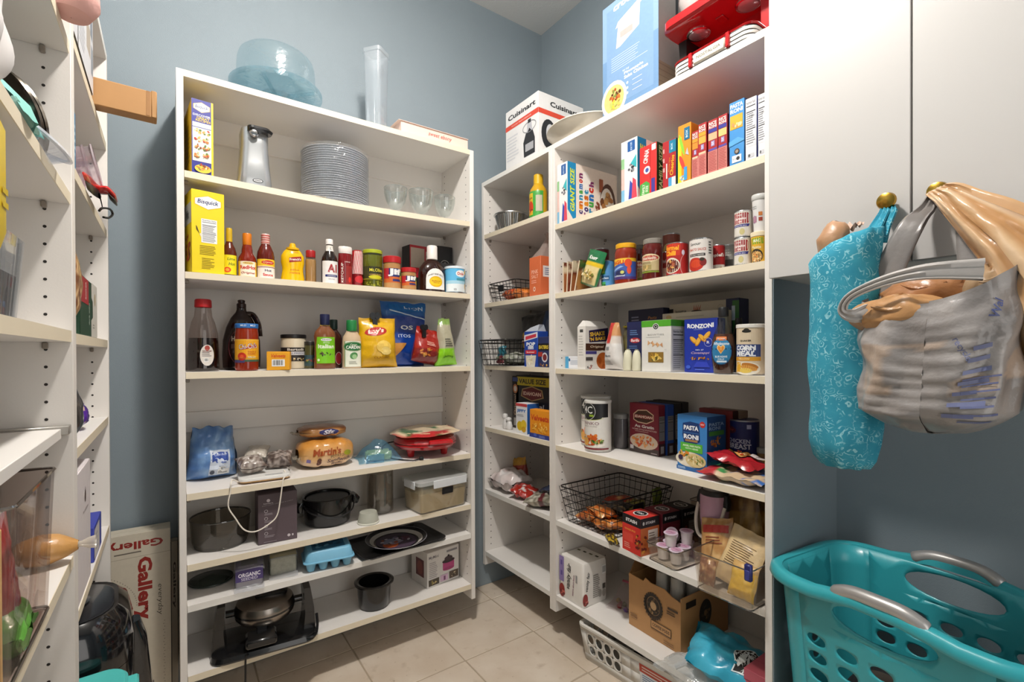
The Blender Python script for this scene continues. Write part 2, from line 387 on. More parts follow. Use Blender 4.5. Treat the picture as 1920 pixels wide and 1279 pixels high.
def bag(name,label,P,rz,t,colfn,cat='bag',group=None,seed=0,crump=.005,mt=None,F=None,nu=20,nv=26,tilt=0,roll=0,base=None,**kw):
    x,y,z,w,h=P; o=thing(name,label,cat,(x,y,z),rz,group); f=pillow(w,h,t,seed,crump,**kw)
    mb=MB()
    for s in (-1,1): mb.grid(lambda u,v:f(u,v,s),nu,nv,0,(lambda u,v:rgb(colfn(u,v))) if colfn else None)
    T=Matrix.Rotation(R(tilt),3,'X')@Matrix.Rotation(R(roll),3,'Y')
    mb.v=[tuple(T@Vector(p)) for p in mb.v]
    lo=min(p[2] for p in mb.v); mb.mv(0,0,-lo)
    mb.build('film',mt or FOIL,o,ang=60)
    if F:
        dd=D(.008); F(dd,w,h)
        def fn(xx,yy):
            p=Vector(f(.5+xx/w,yy/h,-1)); q=T@p; n=T@Vector((0,-1,0)); return ((q.x,q.y,q.z-lo),(n.x,n.y,n.z))
        dd.build(o,fn,'front_print',mt=None,eps=.0015,step=.0003)
    return o
# ================================================================ the room
WALL=mat('#87939a',.62,var=.03,scale=6,bump=.25,bscale=350)
WHITE=mat('#e9e5e0',.42,var=.012,scale=5,bump=.05,bscale=300)
PANEL=mat('#e7e2dc',.45,var=.012,scale=5,bump=.05,bscale=300)
EDGE=mat('#e6dac2',.5,var=.03,scale=12)
EDGEW=mat('#eae7e1',.45,var=.02,scale=12)
CEIL=mat('#dedcd8',.8,var=.02,bump=.5,bscale=120)
DARK=mat('#241f1b',.7)
def struct(name,mb,m,parent=None,**k): return mb.build(name,m,parent,kind='structure' if parent is None else None,**k)
X0,X1,Y0,Y1,HC=-.54,1.7066,-1.12,2.0944,2.981
struct('wall_back',MB().box(X0-.1,X1+.1,Y1,Y1+.1,0,HC),WALL)
struct('wall_right',MB().box(X1,X1+.1,Y0,Y1,0,HC),WALL)
struct('wall_left',MB().box(X0-.1,X0,Y0,Y1,0,HC),WALL)
struct('wall_front',MB().box(X0,.05,Y0-.1,Y0,0,HC).box(1.05,X1,Y0-.1,Y0,0,HC).box(.05,1.05,Y0-.1,Y0,2.3,HC),WALL)
struct('ceiling',MB().box(X0-.1,X1+.1,Y0-.1,Y1+.1,HC,HC+.1),CEIL)
fl=struct('floor',MB().box(X0-.1,X1+.1,Y0-.1,Y1+.1,-.1,-.002),mat('#aa9b86',.85,var=.08,scale=60))
def tile_mat():
    m=bpy.data.materials.new('stone_tile'); m.use_nodes=True; nt=m.node_tree; b=nt.nodes['Principled BSDF']; b.inputs['Roughness'].default_value=.42
    ge=nt.nodes.new('ShaderNodeNewGeometry')
    def nzz(s,d,r0,r1):
        n=nt.nodes.new('ShaderNodeTexNoise'); n.inputs['Scale'].default_value=s; n.inputs['Detail'].default_value=d; nt.links.new(ge.outputs['Position'],n.inputs['Vector'])
        cr=nt.nodes.new('ShaderNodeMapRange'); cr.inputs[1].default_value=r0; cr.inputs[2].default_value=r1; cr.clamp=True; nt.links.new(n.outputs['Fac'],cr.inputs[0]); return cr.outputs[0]
    def mx(f,a,b_):
        q=nt.nodes.new('ShaderNodeMix'); q.data_type='RGBA'; nt.links.new(f,q.inputs[0])
        for i,c in ((6,a),(7,b_)):
            if isinstance(c,str): q.inputs[i].default_value=rgb(c)+(1,)
            else: nt.links.new(c,q.inputs[i])
        return q.outputs[2]
    c=mx(nzz(5,6,.38,.66),'#c9b9a6','#d8cbbb'); c=mx(nzz(17,8,.60,.80),c,'#b3a18c'); c=mx(nzz(60,5,.66,.80),c,'#9c8a76')
    nt.links.new(c,b.inputs['Base Color'])
    bp=nt.nodes.new('ShaderNodeBump'); bp.inputs['Strength'].default_value=.12; bp.inputs['Distance'].default_value=.004
    n=nt.nodes.new('ShaderNodeTexNoise'); n.inputs['Scale'].default_value=30; n.inputs['Detail'].default_value=6; nt.links.new(ge.outputs['Position'],n.inputs['Vector']); nt.links.new(n.outputs['Fac'],bp.inputs['Height']); nt.links.new(bp.outputs['Normal'],b.inputs['Normal'])
    return m
TILE=tile_mat(); tme=None
px,py,tx,ty=.3365,.3305,.9306,1.622
for i in range(-5,3):
    for j in range(-6,2):
        a,b,c,d=tx+i*px+.0028,tx+(i+1)*px-.0028,ty+j*py+.0028,ty+(j+1)*py-.0028
        a2,b2,c2,d2=max(a,X0),min(b,X1),max(c,Y0),min(d,Y1)
        if a2>=b2 or c2>=d2: continue
        if (a,b,c,d)==(a2,b2,c2,d2):
            if tme is None:
                o=MB().box(0,b-a,0,d-c,-.006,0,bev=.0015).build('tile',TILE,fl,loc=(a,c,0)); tme=o.data
            else:
                o=bpy.data.objects.new('tile',tme); COL.objects.link(o); o.parent=fl; o.location=(a,c,0)
        else: MB().box(a2,b2,c2,d2,-.006,0,bev=.0015).build('tile',TILE,fl)
# ================================================================ shelving
def holes(mb,xs,ax,at,z0,z1,s,skip=()):
    """peg holes as shallow dark discs on a panel face"""
    z=z0
    while z<z1:
        for q in xs:
            P=[]
            for k in range(8):
                a=2*PI*k/8; u,w=.0028*cos(a),.0028*sin(a)
                P.append((at,q+u,z+w) if ax=='x' else (q+u,at,z+w))
            mb.poly(P)
        z+=.032
T=.019
def sagged(x0,x1,y0,y1,z0,z1,sag,n=14):
    rings=[]
    for i in range(n+1):
        t=i/n; dz=-sag*sin(PI*t); x=x0+(x1-x0)*t; rings.append([(x,y0,z0+dz),(x,y1,z0+dz),(x,y1,z1+dz),(x,y0,z1+dz)])
    return MB().loft(rings)
def shelf_board(parent,x0,x1,y0,y1,z,edge,front,sag=0.0,th=.021,name='shelf'):
    """board with its front edge band as a piece of its own; front = '-y' or '-x' or '+x'"""
    if front=='-y':
        b=(sagged(x0,x1,y0+.0012,y1,z-th,z,sag) if sag else MB().box(x0,x1,y0+.0012,y1,z-th,z)).build(name,WHITE,parent)
        (sagged(x0,x1,y0,y0+.0012,z-th,z,sag) if sag else MB().box(x0,x1,y0,y0+.0012,z-th,z)).build('edge_band',edge,b)
    elif front=='-x':
        b=MB().box(x0+.0012,x1,y0,y1,z-th,z).build(name,WHITE,parent); MB().box(x0,x0+.0012,y0,y1,z-th,z).build('edge_band',edge,b)
    else:
        b=MB().box(x0,x1-.0012,y0,y1,z-th,z).build(name,WHITE,parent); MB().box(x1-.0012,x1,y0,y1,z-th,z).build('edge_band',edge,b)
    return b
PIN=mat('#8d8378',.3)
ZB0=.117
# --- unit on the back wall
u=thing('shelving_unit','wide white wall-hung shelving unit on the back wall, holding plates, sauces and appliances','shelving',(.5555,1.96,ZB0))
def rel(mb,o): return mb.mv(-o.location.x,-o.location.y,-o.location.z)
class Rel:
    """builds world-placed meshes under an Empty"""
    def __init__(s,o): s.o=o
    def b(s,mb,name,m,**k): return rel(mb,s.o).build(name,m,s.o,**k)
def unit_shift(o):
    for c in o.children: c.location=tuple(-q for q in o.location) if c.get('w') else c.location
LX0,LX1,LY0,LY1=.0202,1.0908,1.8108,2.0944-.001
ZT_L=2.0876
r_=Rel(u)
for xa,xb in ((LX0,LX0+T),(LX1-T,LX1)):
    p=r_.b(MB().box(xa,xb,LY0,LY1,ZB0,ZT_L,bev=.0006),'side_panel',PANEL)
    mb=MB(); xs=(LY0+.037,LY1-.045); at=xb+.0003 if xa==LX0 else xa-.0003
    holes(mb,xs,'x',at,ZB0+.1,ZT_L-.03,1); rel(mb,u).build('peg_hole',DARK,p,kind='stuff')
def child_board(par,unit,*a,**k):
    n0=set(bpy.data.objects); b=shelf_board(par,*a,**k)
    off=Vector(unit.location)
    for o in [b]+list(b.children): o.data.transform(Matrix.Translation(-off))
    return b
def pins(board,unit,pts):
    mb=MB()
    for x,y,z,sx,sy in pts: mb.box(x-sx,x+sx,y-sy,y+sy,z-.034,z-.0215,bev=.002)
    rel(mb,unit).build('shelf_pin',PIN,board,kind='stuff')
b=child_board(u,u,LX0+T,LX1-T,LY0,LY1,ZT_L,EDGE,'-y',0,name='top_board')
for k,e,sag in (('2',EDGE,.010),('3',EDGE,0),('4',EDGE,0),('5',EDGE,0),('6',EDGE,0),('7',EDGEW,0),('8',EDGE,0)):
    z=[1.7747,1.458,1.1422,0.7592,0.5355,0.4072,0.1838][int(k)-2]
    b=child_board(u,u,LX0+T+.001,LX1-T-.001,LY0+.002,LY1-.014,z,e,'-y',sag)
    pins(b,u,[(LX1-T-.006,LY0+.037,z,.006,.004),(LX1-T-.006,LY1-.05,z,.006,.004),(LX0+T+.006,LY0+.037,z,.006,.004)])
r_.b(MB().box(LX0+T,LX1-T,LY1-.004,LY1,ZB0+.02,ZT_L-.02),'back_panel',PANEL)
for z0,z1 in ((1.977,2.067),(.917,.990),(.30,.345)): r_.b(MB().box(LX0+T,LX1-T,LY1-.018,LY1-.004,z0,z1,bev=.001),'hanging_rail',PANEL)
# --- units on the right wall
XR,XRb=1.3031,1.6926
def right_unit(name,label,ya,yb,shelves,mid):
    u=thing(name,label,'shelving',((XR+XRb)/2,(ya+yb)/2,ZB0)); ztop=2.0678
    q=Rel(u)
    for y0,y1,at in ((ya,ya+T,ya+T+.0003),(yb-T,yb,yb-T-.0003)):
        p=q.b(MB().box(XR,XRb,y0,y1,ZB0,ztop,bev=.0006),'side_panel',PANEL)
        mb=MB(); holes(mb,(XR+.037,XRb-.095),'y',at,ZB0+.1,ztop-.03,1); rel(mb,u).build('peg_hole',DARK,p,kind='stuff')
    child_board(u,u,XR,XRb,ya+T,yb-T,ztop,EDGEW,'-x',name='top_board')
    for z in shelves:
        b=child_board(u,u,XR+.002,XRb-.006,ya+T+.001,yb-T-.001,z,EDGE if z>.7 else EDGEW,'-x')
        pins(b,u,[(XR+.037,yb-T-.006,z,.004,.006),(XRb-.095,yb-T-.006,z,.004,.006)])
    q.b(MB().box(XRb-.005,XRb,ya+T,yb-T,ZB0+.02,ztop-.02),'back_panel',PANEL)
    q.b(MB().box(XRb,X1-.0005,ya+.1,yb-.1,ztop-.12,ztop-.04),'hanging_rail',PANEL)
    return u
right_unit('shelving_unit','wide white wall-hung shelving unit with cereal, cans and pasta beside the white cabinet',.6339,1.535,(1.731,1.4453,1.1337,0.8141,0.5015,0.1881),0)
right_unit('shelving_unit','narrow white wall-hung shelving bay in the far corner, its lowest shelf empty',1.535,2.0857,(1.7993,1.4507,1.1363,0.8234,0.5061,0.1868),0)
# --- towers on the left wall
XT,XTb=-.147,-.5395
def left_tower(label,ya,yb,shelves,top):
    u=thing('shelving_unit',label,'shelving',((XT+XTb)/2,(ya+yb)/2,ZB0)); q=Rel(u)
    for y0,y1,at in ((ya,ya+T,ya+T+.0003),(yb-T,yb,yb-T-.0003)):
        p=q.b(MB().box(XTb,XT,y0,y1,ZB0,top,bev=.0006),'side_panel',PANEL)
        mb=MB(); holes(mb,(XT-.037,XTb+.06),'y',at,ZB0+.1,top-.03,1); rel(mb,u).build('peg_hole',DARK,p,kind='stuff')
    child_board(u,u,XTb,XT,ya+T,yb-T,top,EDGEW,'+x',name='top_board')
    for z in shelves:
        b=child_board(u,u,XTb+.006,XT-.002,ya+T+.001,yb-T-.001,z,EDGE,'+x')
        pins(b,u,[(XT-.037,yb-T-.006,z,.004,.006)])
    q.b(MB().box(XTb,XTb+.005,ya+T,yb-T,ZB0+.02,top-.02),'back_panel',PANEL)
    return u
left_tower('white shelving tower on the left wall, farther one, a cardboard mailer sticking out of it',1.223,1.861,(1.8197,1.5647,1.2407,1.0157,0.6947,0.1897),2.0887)
twr=left_tower('white shelving tower on the left wall, nearer one, with a pull-out tray',.56,1.2225,(1.7797,1.4997,1.2437,0.8247,0.1897),2.0887)
# pull-out tray of the nearer tower
q=Rel(twr); z=1.0657
tr=q.b(MB().box(XTb+.03,-.160,.61,1.172,z-.018,z,bev=.001),'pull_out_tray',WHITE)
rel(MB().box(XTb+.03,-.150,1.176,1.2015,z-.012,z+.004,bev=.001),twr).build('drawer_slide',mat('#b4b1ab',.3,.8),tr)
# --- painted return and white cabinet on the right
struct('wall_return',MB().box(XR+.004,X1,.6312,.6336,0,1.395),WALL)
cab=thing('wall_cabinet','white wall cabinet with two slab doors and brass knobs, bags hanging from them','cabinet',(1.51,.335,1.4)); q=Rel(cab)
CZ0,CZ1=1.3964,2.62
q.b(MB().box(XR+.002,X1-.001,.0295,.0475,CZ0,CZ1).box(XR+.002,X1-.001,.6145,.6325,CZ0,CZ1).box(XR+.002,X1-.001,.0475,.6145,CZ0,CZ0+.018).box(XR+.002,X1-.001,.0475,.6145,CZ1-.018,CZ1).box(X1-.006,X1-.001,.0475,.6145,CZ0+.018,CZ1-.018),'carcass',PANEL)
DW=mat('#cbc8c5',.38,var=.01,scale=4)
BRASS=mat('#b9923f',.22,1.0,var=.1)
for y0,y1,ky,kz in ((.3365,.6325,0,0),(.030,.3335,1,0)):
    d=q.b(MB().box(XR-.018,XR,y0,y1,CZ0-.004,CZ1,bev=.0012),'door',DW)
    K=(1.255, 0.3717, 1.5246) if ky==0 else (1.25, 0.2868, 1.5229)
    mb=MB().lathe([(.006,0),(.006,.012),(.016,.018),(.0185,.024),(.0165,.030),(.008,.033)],20)
    mb.rot('X',90).rot('Z',-90).mv(XR-.018,K[1],K[2]); rel(mb,cab).build('knob',BRASS,d)
# ================================================================ things on the unit at the back wall
# --- on top of it
def cake_dome():
    x,y,z,w,h=(0.3355, 1.9903, 2.0876, 0.319, 0.2724); r=w/2
    o=thing('cake_stand','pale blue bubbly glass cake stand under its dome, on top of the back shelves','cake stand',(x,y,z))
    G=clear('#f0f8fa',.08,.06,.6,.03,'#d8ecf2',bump=.25); G2=clear('#e4f2f6',.10,.05,.8,.05,'#c4e4ee',bump=.2)
    h=.235
    MB().lathe([(r*.36,0),(r*.40,.004),(r*.34,.014),(r*.19,.04),(r*.18,.065),(r*.34,.083)],32).build('pedestal_foot',G2,o)
    MB().lathe([(r*.2,.082),(r*.97,.088),(r,.096),(r,.106),(r*.96,.098),(r*.2,.092)],40).build('plate',G2,o)
    mb=MB()
    for k in range(5):
        a=2*PI*k/5+.5; mb.box(.02,r*.93,-.004,.004,.074,.086); v=mb.v[-8:]; mb.v[-8:]=[(p[0]*cos(a)-p[1]*sin(a),p[0]*sin(a)+p[1]*cos(a),p[2]) for p in v]
    mb.build('rib',G2,o,kind='stuff')
    q=r*.84
    MB().lathe([(q,.099),(q*1.0,.165),(q*.985,.195),(q*.94,.216),(q*.84,.229),(q*.55,.235),(.001,.236)],40,cap0=False,cap1=False).build('dome',G,o)
cake_dome()
def tall_bin():
    x,y,z,w,h=(0.6827, 1.8408, 2.0876, 0.1281, 0.3227); s=.078
    o=thing('storage_container','tall narrow square clear plastic container without lid, on top of the back shelves','container',(x,y+s/2+.01,z),38)
    C=clear('#eef2f4',.10,.12,.6,.19,'#eef2f6')
    W=lambda zz,k:rring(s*k,s*k,.014,zz)
    MB().loft([W(0,.80),W(.004,.84),W(h*.95,.99),W(h*.955,1.07),W(h,1.07),W(h,1.03),W(h*.955,.96),W(.006,.80)],0,True,True).build('body',C,o)
    dd=D(); dd.rrect(-.012,.012,h*.74,h*.87,.003,'#b9bec6'); dd.build(o,fR(s*.985),'side_label')
tall_bin()
o=None
x,y,z,w,h=(0.9155, 1.8148, 2.0876, 0.3091, 0.0473)
t=thing('flat_box','low pale pink cardboard box with red handwriting, on top of the back shelves','box',(x,y+.09,z),0)
MB().box(-w/2,w/2,-.08,.10,0,.050,bev=.001).build('carton',CARD('#eccfc0'),t)
MB().loft([[(-w/2-.012,-.085,.046),(w/2,-.085,.046),(w/2,.1,.052),(-w/2-.012,.1,.052)],[(-w/2-.012,-.085,.0475),(w/2,-.085,.0475),(w/2,.1,.0535),(-w/2-.012,.1,.0535)]]).build('top_flap',CARD('#e8d0c2'),t)
dd=D(); dd.text('sweet ebony',.02,.024,.11,.022,'#d2564c',0,.3); dd.build(t,lambda a,b:((a,-.0805,b),(0,-1,0)),'handwriting')
# --- second shelf
def bisq_logo(d,cx,cy,w,h,tx='Bisquick'):
    for k,c in ((1.08,'#d9b400'),(1,'#f4f4f0')):
        d.poly([(cx-w/2*k,cy-h*.2*k),(cx-w/2*k,cy+h*.22*k),(cx,cy+h*.5*k),(cx+w/2*k,cy+h*.22*k),(cx+w/2*k,cy-h*.2*k),(cx,cy-h*.5*k)],c)
    d.text(tx,cx,cy,w*.82,h*.42,'#1d2c6b',.02,.15)
PAL=['#c8742c','#e0a050','#8a3c1c','#b8281e','#d8b060','#5c7a2c','#f0dca8']
def f(d,w,h):
    d.rect(-w/2,w/2,0,h,'#2b2d8c'); d.rect(w*.4,w/2,0,h,'#e8c417'); bisq_logo(d,-.002,h*.9,w*.72,h*.13)
    d.text('DISCOVER',-.002,h*.79,w*.8,h*.028,'#f4f4f4'); d.text('GREAT',w*.03,h*.755,w*.6,h*.032,'#f2d030'); d.text('RECIPES',w*.03,h*.72,w*.68,h*.03,'#f2d030')
    d.rect(-w*.46,w*.4,h*.63,h*.69,'#efeff2'); d.rect(-w*.46,w*.4,h*.17,h*.62,'#f3ead8')
    for i in range(4):
        for j in range(2): d.food(-w*.22+j*w*.4,h*.57-i*h*.105,w*.17,h*.04,PAL,9,i*2+j,.5)
    d.ell(0,h*.07,w*.38,h*.055,'#e9c63c'); d.food(0,h*.09,w*.3,h*.045,PAL,14,5,.4)
carton('baking_mix_box','tall narrow blue and yellow baking mix box with recipe pictures, second shelf of back unit',(0.0897, 1.8308, 1.7753, 0.0593, 0.2373),5,.18,'#e8c417',F=f,L=lambda d,w,h:(d.text('Bisquick',0,h*.5,h*.4,.03,'#8a7410',.02,a=90),d.lines(-w*.3,w*.3,h*.2,h*.75,9,'#a58a14')),group=None)
def can_opener():
    x,y,z,w,h=(0.2406, 1.8228, 1.7715, 0.1046, 0.1964)
    o=thing('can_opener','silver upright electric can opener with black head, beside the wrapped plates','can opener',(x,y+.05,z))
    S=mat('#c3c5c6',.28,.75,var=.02)
    k=[(1.0,0,.9),(1.0,.01,.95),(.97,h*.12,1),(.87,h*.4,.9),(.80,h*.7,.9),(.80,h*.93,.95),(.76,h*.985,.9),(.6,h,.8)]
    MB().loft([rring(w*a,.10*b,.025,zz,5) for a,zz,b in k]).build('body',S,o)
    B=mat('#17181a',.25,coat=.3)
    MB().loft([rring(w*.7,.04,.018,h*.90,4,.012,-.045),rring(w*.74,.045,.018,h*.94,4,.014,-.046),rring(w*.66,.04,.018,h*.985,4,.01,-.045)]).build('cutting_head',B,o)
    mb=MB().lathe([(.013,0),(.014,.004),(.010,.009),(.004,.010)],16); mb.rot('X',90).mv(-.006,-.056,h*.86); mb.build('cutting_wheel',mat('#d6d6d6',.12,1.0),o)
    mb=MB().lathe([(.004,0),(.004,.006)],10); mb.rot('X',90).mv(-.012,-.066,h*.95); mb.build('rivet',mat('#d6d6d6',.12,1.0),o)
    d=D(); d.ell(0,h*.07,.016,.007,'#1b1c1e'); d.ell(0,h*.07,.0135,.0052,'#c8c9ca'); d.text('oxo',0,h*.07,.016,.005,'#1b1c1e'); d.build(o,lambda a,b:((a+.006,-.0505,b),(0,-1,0)),'badge',eps=.001)
can_opener()
x,y,z,w,h=(0.5363, 1.9444, 1.7669, 0.2473, 0.2155)
t=thing('plate_stack','tall shrink-wrapped stack of grey speckled paper plates, second shelf of back unit','plates',(x,y,z)); r=w/2
SPK=None
def speckle():
    m=mat('#b2b5bb',.5,var=.75,scale=330); return m
rd=random.Random(4)
for k in range(24):
    zz=.004+k*(h-.012)/24
    MB().lathe([(r*.5,zz),(r*.82,zz+.001),(r*(1+.004*rd.uniform(-1,1)),zz+.0062),(r*.995,zz+.0078),(r*.8,zz+.0035),(r*.4,zz+.0025)],36,cx=rd.uniform(-.0015,.0015)).build('paper_plate',speckle(),t)
MB().grid(lambda u,v:((r*1.012+nz(cos(u*2*PI)*2,sin(u*2*PI)*2,v*2,1.3,2)*.004)*sin(u*2*PI),-(r*1.012+nz(cos(u*2*PI)*2,sin(u*2*PI)*2,v*2,1.3,2)*.004)*cos(u*2*PI),v*(h+.002)),48,12).build('shrink_wrap',clear('#f4f6f8',.10,.12,.5,.06,'#ffffff',bump=.4),t)
x,y,z,w,h=(0.4095, 1.8148, 1.7677, 0.1028, 0.0256)
tag(MB().box(-.05,.06,-.02,.15,0,.0012).build('paper_sheet',CARD('#e3d8c6'),loc=(x,y+.024,z-.0008),rz=-8),'cream paper sheet lying under the wrapped plates','paper')
GL=clear('#f3f6f5',.08,.02,.8,.03,'#ffffff')
for i,(a,b,tp,lab,ribs) in enumerate(((721,765,354,'clear glass dessert bowl, first of three, next to the wrapped plates',0),(767,814,360,'clear glass dessert bowl standing between two other glass bowls',0),(815,854,372,'clear ribbed glass cup nearest the right end of the second back shelf',1))):
    x,y,z,w,h=((0.7579, 1.8777, 1.7687, 0.0938, 0.1067),(0.8735, 1.8833, 1.7718, 0.105, 0.1142),(0.9812, 1.8759, 1.7747, 0.0902, 0.1043))[i]; r=w/2
    t=thing('glass_bowl' if not ribs else 'glass_cup',lab,'bowl',(x,y,z),0,None)
    pr=[(r*.36,0),(r*.38,.003),(r*.17,.008),(r*.16,.013),(r*.5,h*.24),(r*.82,h*.48),(r*.97,h*.75),(r,h),(r*.97,h),(r*.94,h*.75),(r*.78,h*.48),(r*.46,h*.27),(.001,.018)]
    mb=MB().lathe(pr,36)
    if ribs: mb.xf(lambda px_,py_,pz_:(px_*(1+.03*cos(12*math.atan2(py_,px_))),py_*(1+.03*cos(12*math.atan2(py_,px_))),pz_))
    mb.build('bowl',GL,t,ang=60)
    MB().lathe([(r*.99,h-.002),(r*1.005,h-.0005),(r*.985,h+.0008),(r*.96,h-.0005)],36,cap0=False,cap1=False).build('rim',clear('#e8eeee',.35,.03,.9,.1),t)
# --- third shelf
def f(d,w,h):
    bisq_logo(d,0,h*.86,w*.78,h*.16); d.facts(-w*.21,w*.27,h*.37,h*.66,3); d.lines(-w*.26,w*.24,h*.22,h*.34,6,'#a08808',4); d.lines(-w*.2,w*.2,h*.05,h*.19,7,'#a58c08',8)
    d.poly([(-w*.26,h*.47),(-w*.33,h*.55),(-w*.37,h*.57),(-w*.36,h*.52)],'#5a4a14'); d.poly([(-w*.26,h*.47),(-w*.22,h*.43),(-w*.23,h*.48)],'#eeeeee')
def g(d,w,h):
    d.rect(-w/2,w/2,h*.6,h*.85,'#c9c9c4'); d.text('Mix',0,h*.72,w*.4,.03,'#26283a',.03); d.food(0,h*.3,w*.35,h*.25,['#c8641c','#7a2a10','#e0a030','#b83a18'],24,3,.3)
carton('baking_mix_box','large yellow baking mix box with nutrition panel, at left end of the third back shelf',(0.1028, 1.8228, 1.458, 0.0916, 0.2632),9,.10,'#e9cf06',F=f,L=g)
def hot_lab1(d,w,h):
    q=w*.8; d.rect(-q*.62,q*.62,h*.05,h*.44,'#e7d51c'); d.text('Lime',.004,h*.36,.024,.009,'#3f6b1e',.02,.2); d.text('Hot',.006,h*.26,.02,.010,'#3a5a1a',.02,.2); d.ell(-.008,h*.14,.011,.009,'#d8481e'); d.ell(-.008,h*.14,.006,.005,'#f0a040')
BP=[(.9,0),(1,.012),(1,.40),(.96,.50),(.78,.60),(.50,.68),(.40,.73),(.38,.80)]
bottle('hot_sauce_bottle','hot sauce bottle with mottled yellow neck wrap, partly behind the large yellow box',(0.1663, 1.8843, 1.458, 0.0469, 0.1673),0,BP,'#5a2414',[(.36,.72),(.42,.725),(.40,.98),(.36,1)],'#caa51e',F=hot_lab1,rough=.08)
def f(d,w,h):
    q=w*.62; d.rect(-q,q,.002,h*.36,'#efe6d2'); d.rect(-q,q,.002,h*.03,'#e5c43c'); d.rect(-q,-q*.75,.002,h*.36,'#e5b52e'); d.rect(q*.7,q,.002,h*.36,'#e5b52e')
    d.ell(0,h*.32,q*.5,h*.03,'#d9c06a'); d.text("FRANK'S",0,h*.32,q*.6,h*.022,'#9c1c14'); d.text('RedHot',0,h*.225,q*1.5,h*.085,'#c41e18',.03); d.text('Original',0,h*.1,q*1.3,h*.06,'#a31a14',.015,.25)
bottle('hot_sauce_bottle','red hot sauce bottle with orange cap and cream label, between two other sauce bottles',(0.2188, 1.874, 1.458, 0.0564, 0.1545),0,[(.9,0),(1,.012),(1,.36),(.93,.46),(.62,.56),(.60,.64),(.52,.72),(.45,.75),(.45,.80)],'#7c2010',[(.48,.74),(.5,.75),(.5,.98),(.46,1)],'#d5781a',F=f,rough=.08)
def f(d,w,h):
    q=w*.62; d.rect(-q,q,.002,h*.43,'#ede6dc'); d.rect(-q,q,h*.28,h*.43,'#ecc22c'); d.ell(.004,h*.36,q*.62,h*.045,'#c4241c'); d.text('Crystal',.004,h*.36,q*.95,h*.05,'#f2c9b0',.012,.3); d.rect(-q,q,h*.25,h*.265,'#7c1a12')
    d.text('Hot',.004,h*.185,q*.6,h*.05,'#3c1c4a',.03); d.text('Sauce',.004,h*.095,q*.95,h*.06,'#cf2626',.03)
bottle('hot_sauce_bottle','dark red hot sauce bottle with pink and white striped neck, left of the yellow mustard',(0.2759, 1.8742, 1.458, 0.0568, 0.1607),0,[(.9,0),(1,.012),(1,.5),(.92,.6),(.66,.72),(.48,.78),(.46,.86)],'#5e1a12',[(.47,.77),(.5,.78),(.47,.985),(.43,1)],'#dcb6ae',F=f,N=lambda d,w,h:[d.rect(-w*.5,w*.5,h*z,h*(z+.02),'#b8524c') for z in (.80,.85,.90,.95)],rough=.08)
def f(d,w,h):
    d.poly([(-w*.2,h*.48),(w*.36,h*.54),(w*.34,h*.66),(-w*.2,h*.60)],'#9c1c18'); d.text("French's",w*.07,h*.57,w*.5,h*.065,'#f4f0e8',.02,a=6); d.text('CLASSIC',w*.02,h*.75,w*.4,h*.03,'#b06a10'); d.text('yellow',w*.04,h*.3,w*.4,h*.05,'#d06c14'); d.text('mustard',w*.04,h*.23,w*.44,h*.05,'#d06c14')
bottle('mustard_bottle','yellow squeeze mustard bottle with waisted body on the third back shelf',(0.3652, 1.8805, 1.458, 0.0794, 0.1415),0,[(.85,0),(.98,.02),(1,.1),(.9,.26),(.9,.36),(1,.5),(.98,.66),(.72,.79),(.52,.84)],'#e9b90a',[(.56,.82),(.56,.87),(.30,.90),(.24,.985),(.14,1)],'#e6b008',F=f,sy=.62)
bottle('spice_shaker','small spice shaker of tan powder with red cap, right of the mustard',(0.4271, 1.88, 1.458, 0.0384, 0.1218),0,[(.95,0),(1,.02),(1,.68),(.88,.76),(.84,.8)],'#b99a6a',[(.86,.79),(.88,.8),(.88,.98),(.82,1)],'#a01a1c',glass='#efe6da',level=.72)
def f(d,w,h):
    q=w*.62; d.rect(-q,q,.002,h*.5,'#e9e6e2'); d.text('A1',.004,h*.34,q*1.0,h*.18,'#a01c20',.05); d.rrect(-q*.62,q*.72,h*.15,h*.2,.002,'#27306e'); d.text('ORIGINAL',.002,h*.175,q*.9,h*.022,'#e8e8ee'); d.text('SAUCE',0,h*.1,q*.6,h*.022,'#5a5a6a')
bottle('steak_sauce_bottle','dark steak sauce bottle with white label and cap, between spice shaker and ketchup',(0.4903, 1.8649, 1.458, 0.0582, 0.1689),0,[(.92,0),(1,.012),(1,.52),(.9,.6),(.5,.74),(.42,.8),(.42,.9)],'#1d110c',[(.40,.88),(.46,.885),(.46,.985),(.42,1)],'#e6e2de',F=f,N=lambda d,w,h:(d.rect(-w*.3,w*.3,h*.73,h*.86,'#e2ddd4'),d.text('L',w*.04,h*.79,w*.1,h*.06,'#222')),rough=.06)
def f(d,w,h):
    d.text('KETCHUP',-w*.3,h*.32,h*.5,w*.16,'#e8d8d0',.02,a=90); d.rect(-w*.05,w*.45,h*.03,h*.5,'#8e2420'); d.ell(.012,h*.15,w*.1,h*.07,'#d83028'); d.text('HEINZ',.004,h*.6,w*.4,h*.03,'#e2c8c0')
bottle('ketchup_bottle','dark red ketchup squeeze bottle with wide white cap, between steak sauce and gingham bottle',(0.5495, 1.8679, 1.458, 0.0542, 0.1487),0,[(.9,0),(1,.02),(1,.6),(.95,.78),(.9,.82)],'#7a1418',[(.93,.82),(.96,.83),(.96,.97),(.88,1)],'#e4dcd6',F=f,sy=.7)
def f(d,w,h):
    q=w*.62; d.rect(-q,q,h*.35,h*.97,'#b02a2e')
    for k in range(9): d.poly([(-q+k*q/4.5,h*.35),(-q+k*q/4.5+.003,h*.35),(-q+k*q/4.5+.014,h*.97),(-q+k*q/4.5+.011,h*.97)],'#ead6d0')
    d.ell(.003,h*.2,q*.7,h*.1,'#c22a30')
